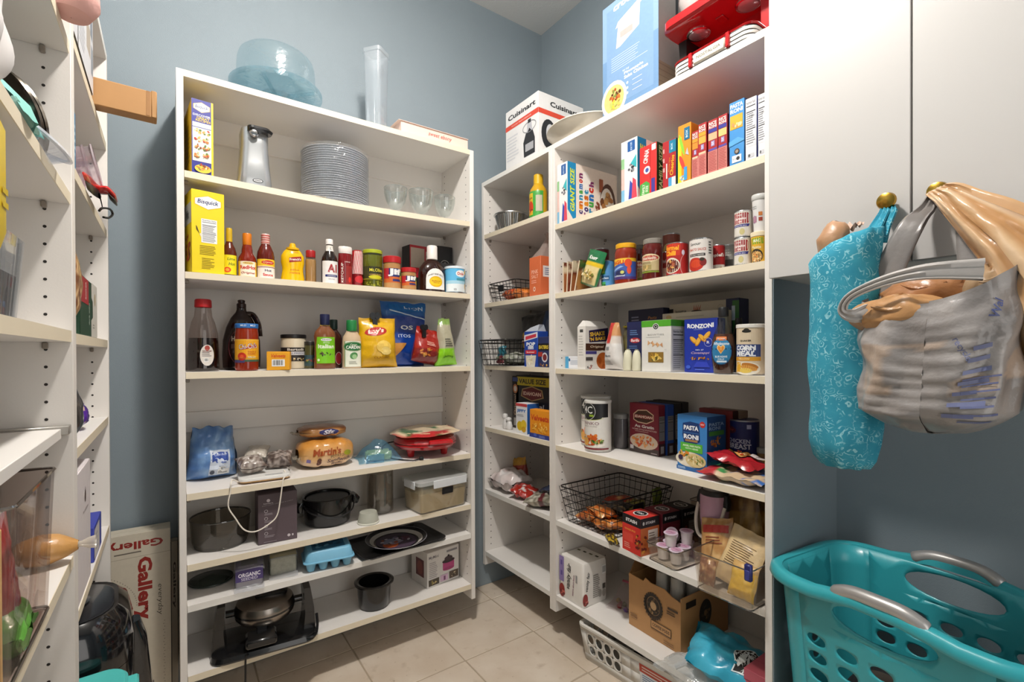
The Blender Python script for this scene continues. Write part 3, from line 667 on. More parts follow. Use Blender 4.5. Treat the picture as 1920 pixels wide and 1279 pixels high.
bottle('jelly_bottle','red bottle with white diagonal gingham stripes, left of the pickle jar',(0.5998, 1.8817, 1.458, 0.0419, 0.1429),0,[(.9,0),(1,.02),(1,.9),(.92,.97)],'#8c1a20',[(.9,.96),(.9,.985),(.8,1)],'#a32226',F=f)
def f(d,w,h):
    q=w*.72; d.rect(-q,q,h*.22,h*.55,'#3a3a16'); d.rrect(-q*.5,q*.62,h*.38,h*.53,.003,'#20200e'); d.text('Mt.Olive',q*.06,h*.455,q*1.0,h*.09,'#d8d040',.02); d.ell(0,h*.27,q*.5,h*.05,'#c8c21e'); d.text('HAMBURGER',0,h*.335,q*.9,h*.03,'#c89a5a'); d.rect(-q,q,h*.20,h*.225,'#8a8420')
    d.food(0,h*.1,q*.8,h*.07,['#8a8a20','#a0a030','#6c7018'],14,3,.4)
jar('pickle_jar','jar of green pickles with lime green lid, left of two red-lidded jars',(0.6602, 1.8797, 1.458, 0.0778, 0.1498),0,'#6a6a16','#a9b428',F=f,glass='#e9efc8',fill=.93,neck=.92,lidh=.012,shoulder=.08)
def jif(d,w,h):
    q=w*.72; d.rect(-q,q,h*.02,h*.18,'#b98a56'); d.rect(-q,q,h*.18,h*.38,'#c8642c'); d.rect(-q,q,h*.36,h*.62,'#27306a'); d.rect(-q,-q*.5,h*.3,h*.62,'#c02428'); d.rect(q*.45,q,h*.2,h*.62,'#2f6b2e'); d.ell(q*.62,h*.32,q*.2,h*.1,'#e0b02c')
    d.text('Jif',0,h*.49,q*1.15,h*.24,'#f2f0ec',.05); d.rect(-q*.2,q*.5,h*.22,h*.29,'#2c2f6e')
jar('peanut_butter_jar','larger red-lidded peanut butter jar, right of the pickles',(0.7356, 1.8655, 1.458, 0.0694, 0.1304),0,'#a97a48','#b51f24',F=jif,neck=.97,lidh=.024,shoulder=.07,rough=.3)
jar('peanut_butter_jar','smaller red-lidded peanut butter jar, left of the barbecue sauce',(0.8035, 1.857, 1.458, 0.0625, 0.0904),0,'#a97a48','#b51f24',F=jif,neck=.97,lidh=.016,shoulder=.07,rough=.3)
def f(d,w,h): d.poly([(-w*.5,h*.55),(-w*.5,h),(w*.5,h),(w*.5,h*.35),(-w*.2,h*.35)],'#a81c28'); d.rect(-w*.46,w*.15,h*.55,h*.95,'#b9ab98'); d.rect(w*.22,w*.46,h*.3,h*.9,'#d8d2c8'); d.lines(w*.24,w*.44,h*.35,h*.85,5,'#8a2a2a')
carton('tea_box','black and red box standing behind the peanut butter and barbecue sauce',(0.9127, 1.9708, 1.458, 0.1133, 0.2174),6,.07,'#1d1a1e',F=f)
def f(d,w,h):
    d.ring(-w*.02,h*.62,w*.32,w*.32,.0022,'#b9b4ae'); d.poly([(-w*.02,h*.62+w*.2),(w*.18,h*.62),(-w*.02,h*.62-w*.2),(-w*.22,h*.62)],'#c2bdb6'); d.rect(-w*.1,w*.06,h*.6,h*.64,'#1d1a1e')
carton('tea_box','tall black box with white diamond emblem in a ring, behind the blue fruit can',(1.0279, 1.9608, 1.458, 0.0738, 0.2277),0,.07,'#171517',F=f)
carton('tea_box','low black box in front of the one with a diamond emblem',(1.0124, 1.9258, 1.458, 0.0887, 0.145),0,.03,'#1b191b',F=lambda d,w,h:d.lines(-w*.3,w*.3,h*.55,h*.8,2,'#3b3838'))
def f(d,w,h):
    q=w*.6
    P=[(-q*.62,h*.06)]+[(q*.62*cos(R(a)),h*.28+h*.22*sin(R(a))) for a in range(180,-1,-18)][::1]+[(q*.62,h*.06)]
    d.poly(P[::-1],'#efebe4'); d.ell(0,h*.22,q*.42,h*.115,'#e3b20e'); d.ell(0,h*.22,q*.36,h*.09,'#edc81e'); d.text("SWEET BABY RAY'S",0,h*.38,q*.98,h*.03,'#26201c',.02,arc=h*.05); d.text('Barbecue',0,h*.235,q*.55,h*.03,'#b0401c',.01,.2); d.text('Sauce',0,h*.2,q*.36,h*.025,'#b0401c',.01,.2)
bottle('barbecue_sauce_bottle','dark brown barbecue sauce bottle with white arched label, left of the blue can',(0.9228, 1.8813, 1.458, 0.1249, 0.2022),0,[(.92,0),(1,.02),(1,.40),(.92,.52),(.62,.64),(.36,.70),(.33,.74)],'#2b120c',[(.34,.70),(.37,.71),(.36,.98),(.31,1)],'#e6e0da',F=f,sy=.62,N=lambda d,w,h:(d.text('ORIGINAL',0,h*.92,w*.3,h*.02,'#444'),d.rect(-w*.3,w*.3,h*.71,h*.735,'#a8322c'),d.lines(-w*.15,w*.16,h*.78,h*.88,3,'#555')),rough=.07)
def f(d,w,h):
    q=w*.75; d.rect(-q,q,.006,h*.42,'#e4ecee'); d.rect(-q,q,h*.4,h*.97,'#5fb4e0'); d.rect(-q,q,h*.34,h*.46,'#a8d4e6'); d.ell(q*.1,h*.72,q*.36,h*.13,'#f2f2f0'); d.text('Dole',q*.1,h*.72,q*.5,h*.11,'#c03024',.03); d.ell(q*.55,h*.8,q*.13,h*.1,'#f0c030'); d.ell(q*.6,h*.27,q*.14,h*.12,'#eab422'); d.rect(-q*.2,q*.5,h*.46,h*.55,'#3f8ea0'); d.text('10',-q*.3,h*.13,q*.16,h*.08,'#222')
can('fruit_can','sky blue pineapple can at right end of the third back shelf',(1.0208, 1.8591, 1.458, 0.0885, 0.1169),0,'#5fb4e0',F=f,lid='#dfe8ee')
# --- fourth shelf
def f(d,w,h):
    d.ell(w*.1,h*.22,w*.22,h*.145,'#d9d2ca',28); d.ell(w*.1,h*.32,w*.08,h*.035,'#a03c30'); d.lines(-w*.06,w*.26,h*.2,h*.29,4,'#75706c',1); d.bars(-w*.0,w*.14,h*.13,h*.18,3); d.text('SYRUP',w*.1,h*.275,w*.26,h*.02,'#7c2a20')
bottle('syrup_bottle','large half-empty clear syrup jug with red cap, at left end of the fourth back shelf',(0.0906, 1.8869, 1.1422, 0.0922, 0.2374),0,[(.95,0),(1,.03),(.98,.3),(.9,.52),(.72,.68),(.56,.76),(.52,.84),(.5,.9)],'#1a0f0c',[(.5,.885),(.54,.89),(.52,.985),(.46,1)],'#b3161c',glass='#e6dfdc',level=.46,F=f,sy=.7)
def syrup_jug():
    x,y,z,w,h=(0.2114, 1.9771, 1.1422, 0.1226, 0.2512)
    o=thing('chocolate_syrup_jug','dark brown chocolate syrup jug with moulded grip, behind the blue-lidded salsa jar','bottle',(x,y,z))
    M=mat('#22110e',.12,coat=.4); r=w/2
    pr=[(.8,0),(.97,.03),(1,.2),(.97,.42),(.8,.6),(.55,.74),(.3,.82),(.25,.86),(.25,.9)]
    MB().lathe([(a*r,b*h) for a,b in pr],32,sy=.6).build('body',M,o)
    MB().tube(crom([(r*.28,0,h*.80),(r*.6,0,h*.79),(r*.88,0,h*.66),(r*.97,0,h*.48)],5),.0095,8).build('grip',M,o)
    MB().lathe([(r*.2,h*.88),(r*.25,h*.885),(r*.25,h*.94),(r*.18,h*.955),(r*.2,h*.99),(r*.14,h)],20).build('cap',mat('#2a1512',.3),o)
    d=D(.006); d.ring(0,h*.32,r*.78,h*.26,.002,'#6c3038',c0=60,c1=300); d.text('H',-r*.5,h*.44,r*.18,h*.07,'#c9bfb6',.03); d.rect(-r*.62,-r*.4,h*.3,h*.36,'#3a2420'); d.build(o,fP([(a*r*1.003,b*h) for a,b in pr],.6),'front_label')
syrup_jug()
def f(d,w,h):
    q=w*.75; d.rect(-q,q,h*.2,h*.66,'#e7a51e'); d.rect(-q,q,h*.19,h*.235,'#3c5a44'); d.rect(-q,-q*.2,h*.17,h*.225,'#4a3a70'); d.rect(-q,q,h*.645,h*.665,'#efc34a')
    d.poly([(-q*.55,h*.46),(q*.5,h*.56),(q*.58,h*.51),(-q*.4,h*.44)],'#a81c3c'); d.text('Chi-Chi\'s',0,h*.52,q*1.1,h*.12,'#7d1838',.05,a=6); d.text('Chi-Chi\'s',0,h*.52,q*1.06,h*.11,'#f4efe6',.0,a=6)
    d.ell(-q*.36,h*.3,q*.26,h*.085,'#c4301c'); d.ell(-q*.36,h*.3,q*.12,h*.04,'#e25a30'); d.text('THICK &',q*.22,h*.4,q*.5,h*.035,'#c44a14'); d.text('CHUNKY',q*.22,h*.355,q*.5,h*.035,'#c44a14'); d.text('SALSA',q*.22,h*.29,q*.46,h*.035,'#e9efcf'); d.rect(-q,q,h*.265,h*.27,'#9aa840')
jar('salsa_jar','jar of red salsa with bright blue lid, in front of the brown syrup jug',(0.2133, 1.8526, 1.1422, 0.0715, 0.1582),0,'#8c2a12','#2b6fb8',F=f,neck=.93,lidh=.013,shoulder=.14,rough=.12,lidprint=lambda d,w,h:(d.text('MILD',-w*.2,h-.0065,w*.25,.006,'#e8eef6'),d.text('MILD',w*.22,h-.0065,w*.25,.006,'#e8eef6')))
def f(d,w,h): d.text('Velveeta',0,h*.78,w*.62,h*.2,'#d5481a',.02,.2); d.bars(-w*.28,w*.28,h*.2,h*.58,3)
carton('cheese_box','small orange cheese box lying on the shelf in front of the white sauce jar',(0.3046, 1.8148, 1.1422, 0.0722, 0.0634),-14,.085,'#e8a41a',F=f,L=lambda d,w,h:d.food(0,h*.5,w*.4,h*.4,['#c8701a','#a85a14','#e8b040'],14,2,.35))
def f(d,w,h):
    q=w*.75; d.rect(-q,q,h*.22,h*.62,'#2a2422'); d.text('Bertolli',0,h*.56,q*.9,h*.07,'#e4ddd0',.02); d.rect(-q*.5,q*.7,h*.4,h*.5,'#c9c6c6'); d.text('ALFREDO',q*.1,h*.45,q*.9,h*.05,'#55607a'); d.food(q*.15,h*.29,q*.6,h*.05,['#d8cfb4','#efe8d4','#b9a26a'],12,4,.5)
jar('sauce_jar','jar of creamy white pasta sauce with black lid and black label',(0.3797, 1.9498, 1.1422, 0.0879, 0.1282),0,'#d3c7ae','#1e1c1c',F=f,neck=.95,lidh=.012,shoulder=.1,rough=.12)
jar('relish_jar','dark green jar half hidden behind the white sauce jar',(0.4317, 1.9213, 1.1422, 0.041, 0.1019),0,'#4b4a28','#26241e',F=lambda d,w,h:(d.rect(-w*.7,w*.7,h*.1,h*.5,'#2f4a50'),d.food(0,h*.3,w*.5,h*.1,['#8a3a2c','#9a8a50','#3c5c30'],12,1,.4)),neck=.95,lidh=.012)
def f(d,w,h):
    q=w*.62; d.poly([(-q*.78,h*.1),(-q*.86,h*.4),(-q*.74,h*.58),(q*.74,h*.58),(q*.86,h*.4),(q*.78,h*.1)],'#78bf1c'); d.ell(0,h*.53,q*.42,h*.028,'#e4e6e2'); d.text('KRAFT',0,h*.53,q*.6,h*.025,'#4a5a6a'); d.text('Zesty',0,h*.475,q*.5,h*.025,'#f2f4e8'); d.text('Italian',0,h*.41,q*1.3,h*.075,'#eef4dc',.03); d.food(0,h*.27,q*.6,h*.035,['#2c3c1e','#58663c','#1e2a16','#5a4c34'],12,2,.5); d.ell(-q*.6,h*.16,q*.1,h*.025,'#d4e8b8')
DP=[(.9,0),(1,.02),(.95,.25),(.94,.45),(1,.6),(.9,.68),(.5,.77),(.42,.8),(.42,.84)]
bottle('dressing_bottle','italian dressing bottle with navy cap and lime label, in front of a dark bottle',(0.4714, 1.8618, 1.1422, 0.078, 0.2027),0,DP,'#7c4a2c',[(.42,.80),(.44,.81),(.44,.985),(.42,1)],'#1d2348',F=f,sy=.62,rough=.1,N=lambda d,w,h:(d.rect(-w*.3,w*.3,h*.79,h*.835,'#d8b84a'),d.ell(0,h*.885,w*.17,h*.028,'#c4c8d4'),d.text('KRAFT',0,h*.885,w*.26,h*.025,'#2a3052')))
bottle('dressing_bottle','dark dressing bottle with dark green cap, hidden behind the italian dressing',(0.5197, 1.923, 1.1422, 0.0643, 0.1881),0,DP,'#3a1c14',[(.42,.80),(.46,.81),(.46,.985),(.42,1)],'#1f3a34',F=lambda d,w,h:(d.ell(w*.25,h*.2,w*.22,h*.12,'#7c1820'),d.ring(w*.25,h*.2,w*.24,h*.13,.001,'#d8d0c8')),N=lambda d,w,h:d.lines(-w*.2,w*.2,h*.84,h*.96,3,'#b9c4bc'),sy=.62)
def f(d,w,h):
    q=w*.62; d.rect(-q*.82,q*.82,.006,h*.56,'#e9eada'); d.rect(-q*.82,-q*.76,.006,h*.56,'#3f8a4a'); d.rect(q*.76,q*.82,.006,h*.56,'#3f8a4a'); d.ell(0,h*.45,q*.95,h*.1,'#176b36'); d.ring(0,h*.45,q*.9,h*.09,.0008,'#d9d9a8'); d.text('Caesar',0,h*.49,q*.6,h*.035,'#e9ead0',.01,.3); d.text('CARDINI',0,h*.435,q*1.35,h*.065,'#f4f4ea',.03); d.ell(0,h*.26,q*.34,h*.07,'#4e8a4c',a=25); d.ell(q*.06,h*.24,q*.2,h*.05,'#9fc48e',a=25); d.lines(-q*.4,q*.4,h*.08,h*.15,3,'#9a9a88')
bottle('dressing_bottle','pale caesar dressing bottle with bright green cap, left of the yellow chip bag',(0.569, 1.8548, 1.1422, 0.0719, 0.1839),0,[(.92,0),(1,.02),(1,.56),(.9,.66),(.58,.76),(.55,.8)],'#cbb394',[(.55,.77),(.56,.78),(.54,.985),(.5,1)],'#1d7a3e',F=f,sy=.7)
def chip_clip(o,x,y,z,s=1.0):
    B=mat('#15171a',.3); mb=MB()
    mb.prism([(-.011*s,-.03*s),(.011*s,-.03*s),(.009*s,.012*s),(-.009*s,.012*s)],-.004,.004)
    for k in (-1,1): mb.prism([(k*.010*s+.011*s*cos(2*PI*i/14),.022*s+.015*s*sin(2*PI*i/14)) for i in range(14)],-.006,.006)
    mb.mv(x,y,z); return mb.build('bag_clip',B,o)
def lays_c(u,v): return '#d8a80c' if v<.9 else '#c8980a'
def f(d,w,h):
    d.ell(-w*.08,h*.72,w*.3,h*.085,'#b3261f',a=6); d.text("Lay's",-w*.08,h*.72,w*.44,h*.12,'#f2ead2',.03,.1,a=6); d.ell(w*.1,h*.42,w*.2,h*.12,'#e8c35a'); d.ell(w*.16,h*.33,w*.14,h*.08,'#efd27a'); d.text('CLASSIC',w*.05,h*.2,w*.4,h*.04,'#a06a10')
P_=(0.6677, 1.8308, 1.1422, 0.1501, 0.1965)
t=bag('chip_bag','yellow crinkled potato chip bag closed with black clip, left of the big blue bag',(P_[0]+.004,P_[1]+.03,P_[2],P_[3]*1.04,P_[4]),-6,.085,lays_c,'bag',None,11,.006,F=f,topw=.92)
chip_clip(t,-.012,-.012,P_[4]*.93,.95)
def f(d,w,h):
    d.rect(-w*.34,w*.5,h*.86,h*.97,'#1c6db4'); d.text('LTON',w*.2,h*.915,w*.4,h*.06,'#dfeaf4',.02,a=-6); d.poly([(-w*.35,h*.86),(w*.5,h*.72),(w*.5,h*.74),(-w*.35,h*.88)],'#cfe0ee'); d.text('OS',-w*.02,h*.6,w*.3,h*.07,'#eef0f2',.03); d.text('ITOS',-w*.08,h*.47,w*.3,h*.05,'#b9c6dc'); d.poly([(-w*.42,h*.1),(-w*.4,h*.36),(-w*.05,h*.36),(-w*.28,h*.16)],'#c88a3c')
P_=(0.8233, 1.9108, 1.1422, 0.2023, 0.2754)
bag('chip_bag','big royal blue tortilla chip bag standing behind yellow and red bags',(P_[0],P_[1]+.05,P_[2],P_[3]*1.06,P_[4]),4,.10,lambda u,v:'#123f94' if v<.8 else '#1b62ac','bag',None,23,.008,F=f,topw=1.02,botw=.9)
P_=(0.8784, 1.8308, 1.1422, 0.129, 0.147)
t=bag('chip_bag','small shiny red snack bag with black clip, between blue and green bags',(P_[0]-.002,P_[1]+.04,P_[2],P_[3]*1.02,P_[4]),10,.075,lambda u,v:'#9c2018' if v>.35 else '#7a1614','bag',None,31,.006,roll=12,F=lambda d,w,h:(d.food(-w*.15,h*.3,w*.25,h*.12,['#c8782c','#5a1c10','#d8a050'],12,3,.4),d.lines(-w*.2,w*.2,h*.5,h*.62,3,'#e0b0a0')))
chip_clip(t,-.012,-.02,P_[4]*1.0,.8)
P_=(0.9808, 1.8308, 1.1422, 0.111, 0.2044)
bag('snack_bag','beige and lime green snack bag with twisted top, right end of fourth back shelf',(P_[0],P_[1]+.04,P_[2],P_[3],P_[4]),0,.07,lambda u,v:'#86c91a' if v<.37 else ('#a9a48c' if v<.86 else '#7d9c4c'),'bag',None,41,.005,topw=.45,roll=-3,F=lambda d,w,h:(d.text('skinny',0,h*.2,w*.5,h*.06,'#3c6a14',arc=.006),d.lines(-w*.2,w*.3,h*.4,h*.58,4,'#5a5a4c')))
# --- fifth shelf
P_=(0.1217, 1.9439, 0.7592, 0.1517, 0.1786)
t=bag('wipes_pack','crumpled blue plastic refill pack with white label, at left end of the fifth back shelf',(P_[0],P_[1]+.058,P_[2],P_[3],P_[4]),6,.12,lambda u,v:mix((72,116,176),(128,164,206),max(0,min(1,.5+nz(u*6,v*6,0,1,3)))) ,'bag',None,52,.012,nu=26,nv=30,F=lambda d,w,h:(d.rect(-w*.12,w*.32,h*.08,h*.58,'#cfd8e6'),d.rect(-w*.08,w*.28,h*.34,h*.54,'#3f58a8'),d.text('Charmin',w*.1,h*.5,w*.26,h*.05,'#c8d4f0'),d.bars(w*.06,w*.3,h*.1,h*.26,4),d.ell(-w*.05,h*.15,w*.05,h*.05,'#444a5a')),topw=.8,seal=.02,pinch=0)
x,y,z,w,h=(0.2682, 1.8194, 0.7592, 0.1605, 0.0456)
t=thing('charging_pad','flat white pad with tan underside, white cord hanging from it over the shelf edge','pad',(x,y+.07,z),-3)
MB().loft([rring(w*.95,.128,.02,.004,5),rring(w,.134,.022,.009,5)]).build('base_plate',mat('#c9a06a',.5),t)
MB().loft([rring(w,.134,.022,.009,5),rring(w,.134,.022,.016,5),rring(w*.98,.13,.022,.019,5)]).build('top_plate',mat('#e2e1dd',.35),t)
MB().box(-.0,.055,-.048,-.042,.019,.0198).build('display_slot',mat('#8d8f92',.3),t)
for q in (-1,1):
    MB().lathe([(.008,0),(.008,.0045)],10,cx=q*w*.38,cy=0).build('foot',mat('#b0a89c',.6),t)
ux,uy,uz=(0.1657, 1.822, 0.7567); vx,vy,vz=(0.3275, 1.822, 0.7483)
C=[(0.1855, 1.85, 0.7669),(0.1685, 1.835, 0.7782),(0.1599, 1.8075, 0.7767),(0.1581, 1.806, 0.7494),(0.1516, 1.804, 0.7023),(0.171, 1.804, 0.6601),(0.1969, 1.804, 0.6159),(0.2314, 1.804, 0.6029),(0.2735, 1.804, 0.6209),(0.2967, 1.804, 0.6454),(0.3071, 1.804, 0.7004),(0.3164, 1.8075, 0.7588),(0.3291, 1.83, 0.7688),(0.3293, 1.86, 0.7835)]
C=[(c[0],c[1],max(c[2],z+.004) if c[1]>1.807 else c[2]) for c in C]
mb=MB().tube([tuple(Vector(c)-Vector(t.location)) for c in crom(C,5)],.0022,6); M=Matrix.Rotation(R(3),3,'Z'); mb.v=[tuple(M@Vector(p)) for p in mb.v]; mb.build('cord',mat('#ebe3d6',.5),t)
zt=z+.0195
def f(d,w,h): pass
t=bag('cracker_packet','silver grey wrapped cracker packet lying at the back of the white pad',(x-.022,y+.13,z+.052,.075,.085),-20,.035,lambda u,v:'#c3bbae','packet',None,61,.004,tilt=-72,topw=1,seal=.03)
t=bag('snack_pouch','clear bag of brown wrapped bits on the white pad, front left',(x-.032,y+.045,zt,.085,.075),10,.05,lambda u,v:mix((96,80,72),(190,182,174),max(0,min(1,.5+nz(u*9,v*9,0,1,5)*1.2))),'bag',None,62,.007,tilt=-70,seal=.02)
t=bag('snack_pouch','clear bag of dark brown wrapped bits on the white pad, rear right',(x+.05,y+.085,zt,.085,.07),-15,.05,lambda u,v:mix((70,56,50),(170,158,150),max(0,min(1,.4+nz(u*9,v*9,2,1,7)*1.3))),'bag',None,63,.008,tilt=-55,seal=.02)
def loaf(name,label,P,rz,dep,col,F,group=None,seed=0,flat=.5):
    x,y,z,w,h=P; o=thing(name,label,'bread',(x,y+dep/2,z),rz,group)
    def s(u,v):
        a=2*PI*u; b=v*2-1; e=max(0,1-abs(b)**3.2)**.5; lump=.93+.07*abs(cos(b*PI*2))
        cy,cz=cos(a),sin(a); sg=lambda q,p:math.copysign(abs(q)**p,q)
        return (b*w/2+nz(u*3,v*3,0,2,seed)*.003, -sg(cy,.6)*dep/2*(.25+.75*e)*lump, h/2+sg(cz,.7)*h/2*(.35+.65*e)*lump+nz(u*5,v*6,1,1.5,seed)*.003)
    mb=MB().grid(s,36,28,0,lambda u,v:rgb(col(u,v))); lo=min(p[2] for p in mb.v); mb.mv(0,0,-lo); mb.build('wrapped_buns',FOIL,o,ang=70)
    mb=MB().grid(lambda u,v:(-w/2*.86-v*.035, -(u-.5)*dep*(.35+.35*v)+nz(u*4,v*3,0,1,seed)*.006, h*.4+nz(u*5,v*4,0,1.4,seed+2)*.016),8,5); mb.build('bag_tail',clear('#e8e2d8',.18,.15,.6,.25,'#cfc4b2'),o,fix=False)
    if F:
        d=D(.01); F(d,w,h)
        def fn(a,b):
            u=.0; v=.5+a/w; t=(b/h-.5)*2; ang=math.asin(max(-.98,min(.98,math.copysign(abs(t)**(1/.7),t))))/(2*PI)
            p=Vector(s(ang,min(.98,max(.02,v)))); return ((p.x,p.y,p.z-lo),(0,-1,.1))
        d.build(o,fn,'front_print',eps=.002,step=.0003)
    return o
def f(d,w,h):
    d.text("Martin's",-w*.08,h*.62,w*.5,h*.26,'#a0481a',.03,.15); d.text('8',-w*.22,h*.28,w*.09,h*.3,'#5a2a1a',.04); d.text('POTATO',w*.1,h*.44,w*.24,h*.09,'#6a5a3a'); d.text('Sandwich',w*.13,h*.3,w*.42,h*.13,'#4a3040',.01,.2); d.text('Rolls',w*.1,h*.16,w*.2,h*.09,'#4a3040',.01,.2); d.ell(w*.3,h*.5,w*.08,h*.1,'#9a9a20'); d.rect(-w*.42,-w*.36,h*.2,h*.34,'#7a6aa0')
P1=(0.4958, 1.8849, 0.7592, 0.2077, 0.1096)
loaf('bun_pack','pack of eight sandwich buns in clear bag, beneath another bun pack',P1,4,.17,lambda u,v:mix((228,196,160),(206,140,60),max(0,min(1,.5+.8*sin(2*PI*u)+.3*nz(u*5,v*5,0,1,3)))),f,'bun packs on the fifth shelf',5)
P2=(P1[0]-.006,P1[1]+.035,P1[2]+P1[4]*1.03,P1[3]*.86,.042)
loaf('bun_pack','bun pack with dark blue lettering, stacked on top of the sandwich buns',P2,-3,.14,lambda u,v:mix((196,150,96),(140,84,36),max(0,min(1,.4+.7*sin(2*PI*u)+.5*nz(u*5,v*5,0,1,8)))),lambda d,w,h:(d.ell(w*.08,h*.5,w*.2,h*.3,'#2a2e6a'),d.text('Sfz',w*.08,h*.52,w*.24,h*.4,'#d8d4dc',.04,.2)),'bun packs on the fifth shelf',9)
P_=(0.7029, 1.886, 0.7592, 0.1805, 0.0866)
t=thing('tortilla_bag','pale blue see-through bag with yellow corn rolls, between buns and red griddle','bag',(P_[0],P_[1]+.06,P_[2]),-8)
w,h=P_[3],P_[4]
for k in range(4):
    MB().loft([rring(.028,.022,.009,0,3),rring(.03,.024,.01,w*.5,3)]).rot('Y',90).mv(-w*.28+ (k%2)*.01,-.045+k*.026,.019).build('corn_roll',mat('#c9c27a',.6,bump=.2),t)
mb=MB().grid(lambda u,v:((u-.5)*w*(1.0-.1*sin(PI*v)),(v-.5)*.15+nz(u*3,v*3,0,1.5,6)*.012, max(.002,h*.92*(sin(PI*min(1,max(0,u))))**.7*(sin(PI*v))**.6+nz(u*6,v*6,0,1.3,4)*.008)),18,14); mb.build('bag_film',clear('#c4e2f0',.10,.15,.5,.16,'#7fb8d8',bump=.5),t,fix=False,ang=70)
mb=MB().grid(lambda u,v:(-w*.15+(u-.5)*.07,-.078-v*.008+nz(u*4,v*4,0,1,3)*.006,.002+v*.035+nz(u*3,v*2,5,1,3)*.006),6,5); mb.build('bag_tail',clear('#9fcbe4',.12,.15,.5,.3,'#5aa8d6'),t,fix=False)
def griddle():
    x,y,z,w,h=(0.9088, 1.8598, 0.7592, 0.2718, 0.1); r=w/2
    o=thing('griddle_maker','shiny red round griddle with handle and stubby feet, a tortilla pack lying on it','appliance',(x,y+r*.52,z),-10)
    M=mat('#b3161d',.22,coat=.5)
    for a in (-60,60,180-40,180+40):
        MB().lathe([(.012,0),(.014,.002),(.018,.036)],14,cx=r*.62*sin(R(a)),cy=-r*.62*cos(R(a))).build('foot',M,o)
    MB().lathe([(r*.55,.030),(r*.9,.036),(r,.050),(r*.995,.056)],40).build('base_shell',M,o)
    MB().lathe([(r*.97,.0555),(r*.97,.0595)],40).build('seam_gasket',mat('#3a0c10',.5),o)
    MB().lathe([(r*.995,.059),(r,.064),(r*.93,.080),(r*.6,.092),(.001,.094)],40,cap1=False).build('lid_shell',M,o)
    MB().loft([rring(.10,.02,.009,.060,4,.03,-r*1.0),rring(.105,.026,.01,.066,4,.03,-r*1.02),rring(.10,.024,.01,.076,4,.03,-r*1.0),rring(.09,.015,.006,.080,4,.03,-r*.97)]).build('handle',M,o)
    c=crom([(-r*.8,r*.3,.055),(-r*1.15,r*.25,.052),(-r*1.35,r*.05,.035),(-r*1.2,-r*.3,.0045),(-r*.7,-r*.95,.0045),(-r*.42,-r*.9,.0045)],5)
    MB().tube(c,.003,6).build('power_cord',mat('#17171a',.5),o)
    MB().box(-r*.42,-r*.3,-r*.96,-r*.84,.001,.014,bev=.002).build('plug',mat('#17171a',.5),o)
    return x,y+r*.52,z+.0935,r
gx,gy,gz,gr=griddle()
t=thing('tortilla_pack','clear printed pack of flour tortillas lying on the red griddle','bread',(gx,gy,gz),0)
for k in range(3): MB().lathe([(gr*.3,.001+k*.004),(gr*.9,.001+k*.004),(gr*.93,.003+k*.004),(gr*.9,.0048+k*.004),(gr*.3,.0048+k*.004)],30,cx=.004*k-.004).build('tortilla',mat('#d6bd95',.7,var=.12,scale=60),t)
def tz(u,v):
    a=(u-.5)*2*PI; q=v; w_=1.0+.04*nz(u*6,0,0,1,4); droop=.024*max(0,v-.8)/.2*(.6+.5*nz(u*5,1,0,1,2))
    return (gr*w_*q*1.12*sin(a),-gr*w_*q*1.05*cos(a),.0165+.006*nz(q*sin(a)*3,q*cos(a)*3,0,1.2,3)-droop)
mb=MB().grid(tz,40,9,0,lambda u,v:rgb('#b3262a') if (nz(u*5,v*3,0,1,8)>.18 and v>.35) else (rgb('#2f6b3a') if nz(u*5,v*3,4,1,8)>.32 else rgb('#dcc7a6'))); mb.build('printed_film',FOIL,t,fix=False,ang=70)
# --- sixth shelf
x,y,z,w,h=(0.1417, 1.9581, 0.5355, 0.1846, 0.1205); r=w/2
t=thing('glass_casserole','round smoky glass dish without lid, on the sixth back shelf under the white cord','dish',(x,y,z)); h=.098
MB().lathe([(r*.8,0),(r*.86,.003),(r*.93,.02),(r*.98,h*.9),(r,h),(r*.965,h),(r*.945,h*.9),(r*.9,.022),(r*.82,.006),(.001,.005)],48).build('dish',clear('#d4d0c9',.06,.03,.4,.06,'#a09b92'),t)
MB().lathe([(r*.985,h-.004),(r*1.01,h-.001),(r*1.005,h+.002),(r*.975,h+.001)],48,cap0=False,cap1=False).build('rim',clear('#6a665f',.2,.05,.7,.3,'#4a4742'),t)
MB().lathe([(r*.80,.0005),(r*.85,.0008),(r*.86,.004),(r*.82,.004)],48,cap0=False,cap1=False).build('base_ring',clear('#6a665f',.2,.05,.7,.35,'#4a4742'),t)
def f(d,w,h):
    G='#c9c0c4'; d.ell(-w*.24,h*.87,w*.045,w*.045,G); d.text('lumière',-w*.24,h*.815,w*.24,h*.022,G,.02); d.text('SOFT LIGHT DIFFUSER & SCENT',.0,h*.79,w*.8,h*.016,'#a79da2',0,a=4)
    for k in range(4):
        yy=h*(.66-k*.15); d.ring(-w*.3,yy,w*.045,w*.045,.0012,G); d.lines(-w*.34,-w*.06,yy-h*.085,yy-h*.04,2,'#9a9096',k)
    d.ell(w*.28,h*.1,w*.04,w*.04,G); d.rect(w*.36,w*.40,h*.08,h*.12,G); d.lines(-w*.36,w*.1,h*.03,h*.05,1,'#9a9096')
carton('diffuser_box','tall dusky plum box with small white icons, between smoky dish and black cooker',(0.3065, 1.8515, 0.5355, 0.1246, 0.1728),-3,.12,'#56484e',F=f)
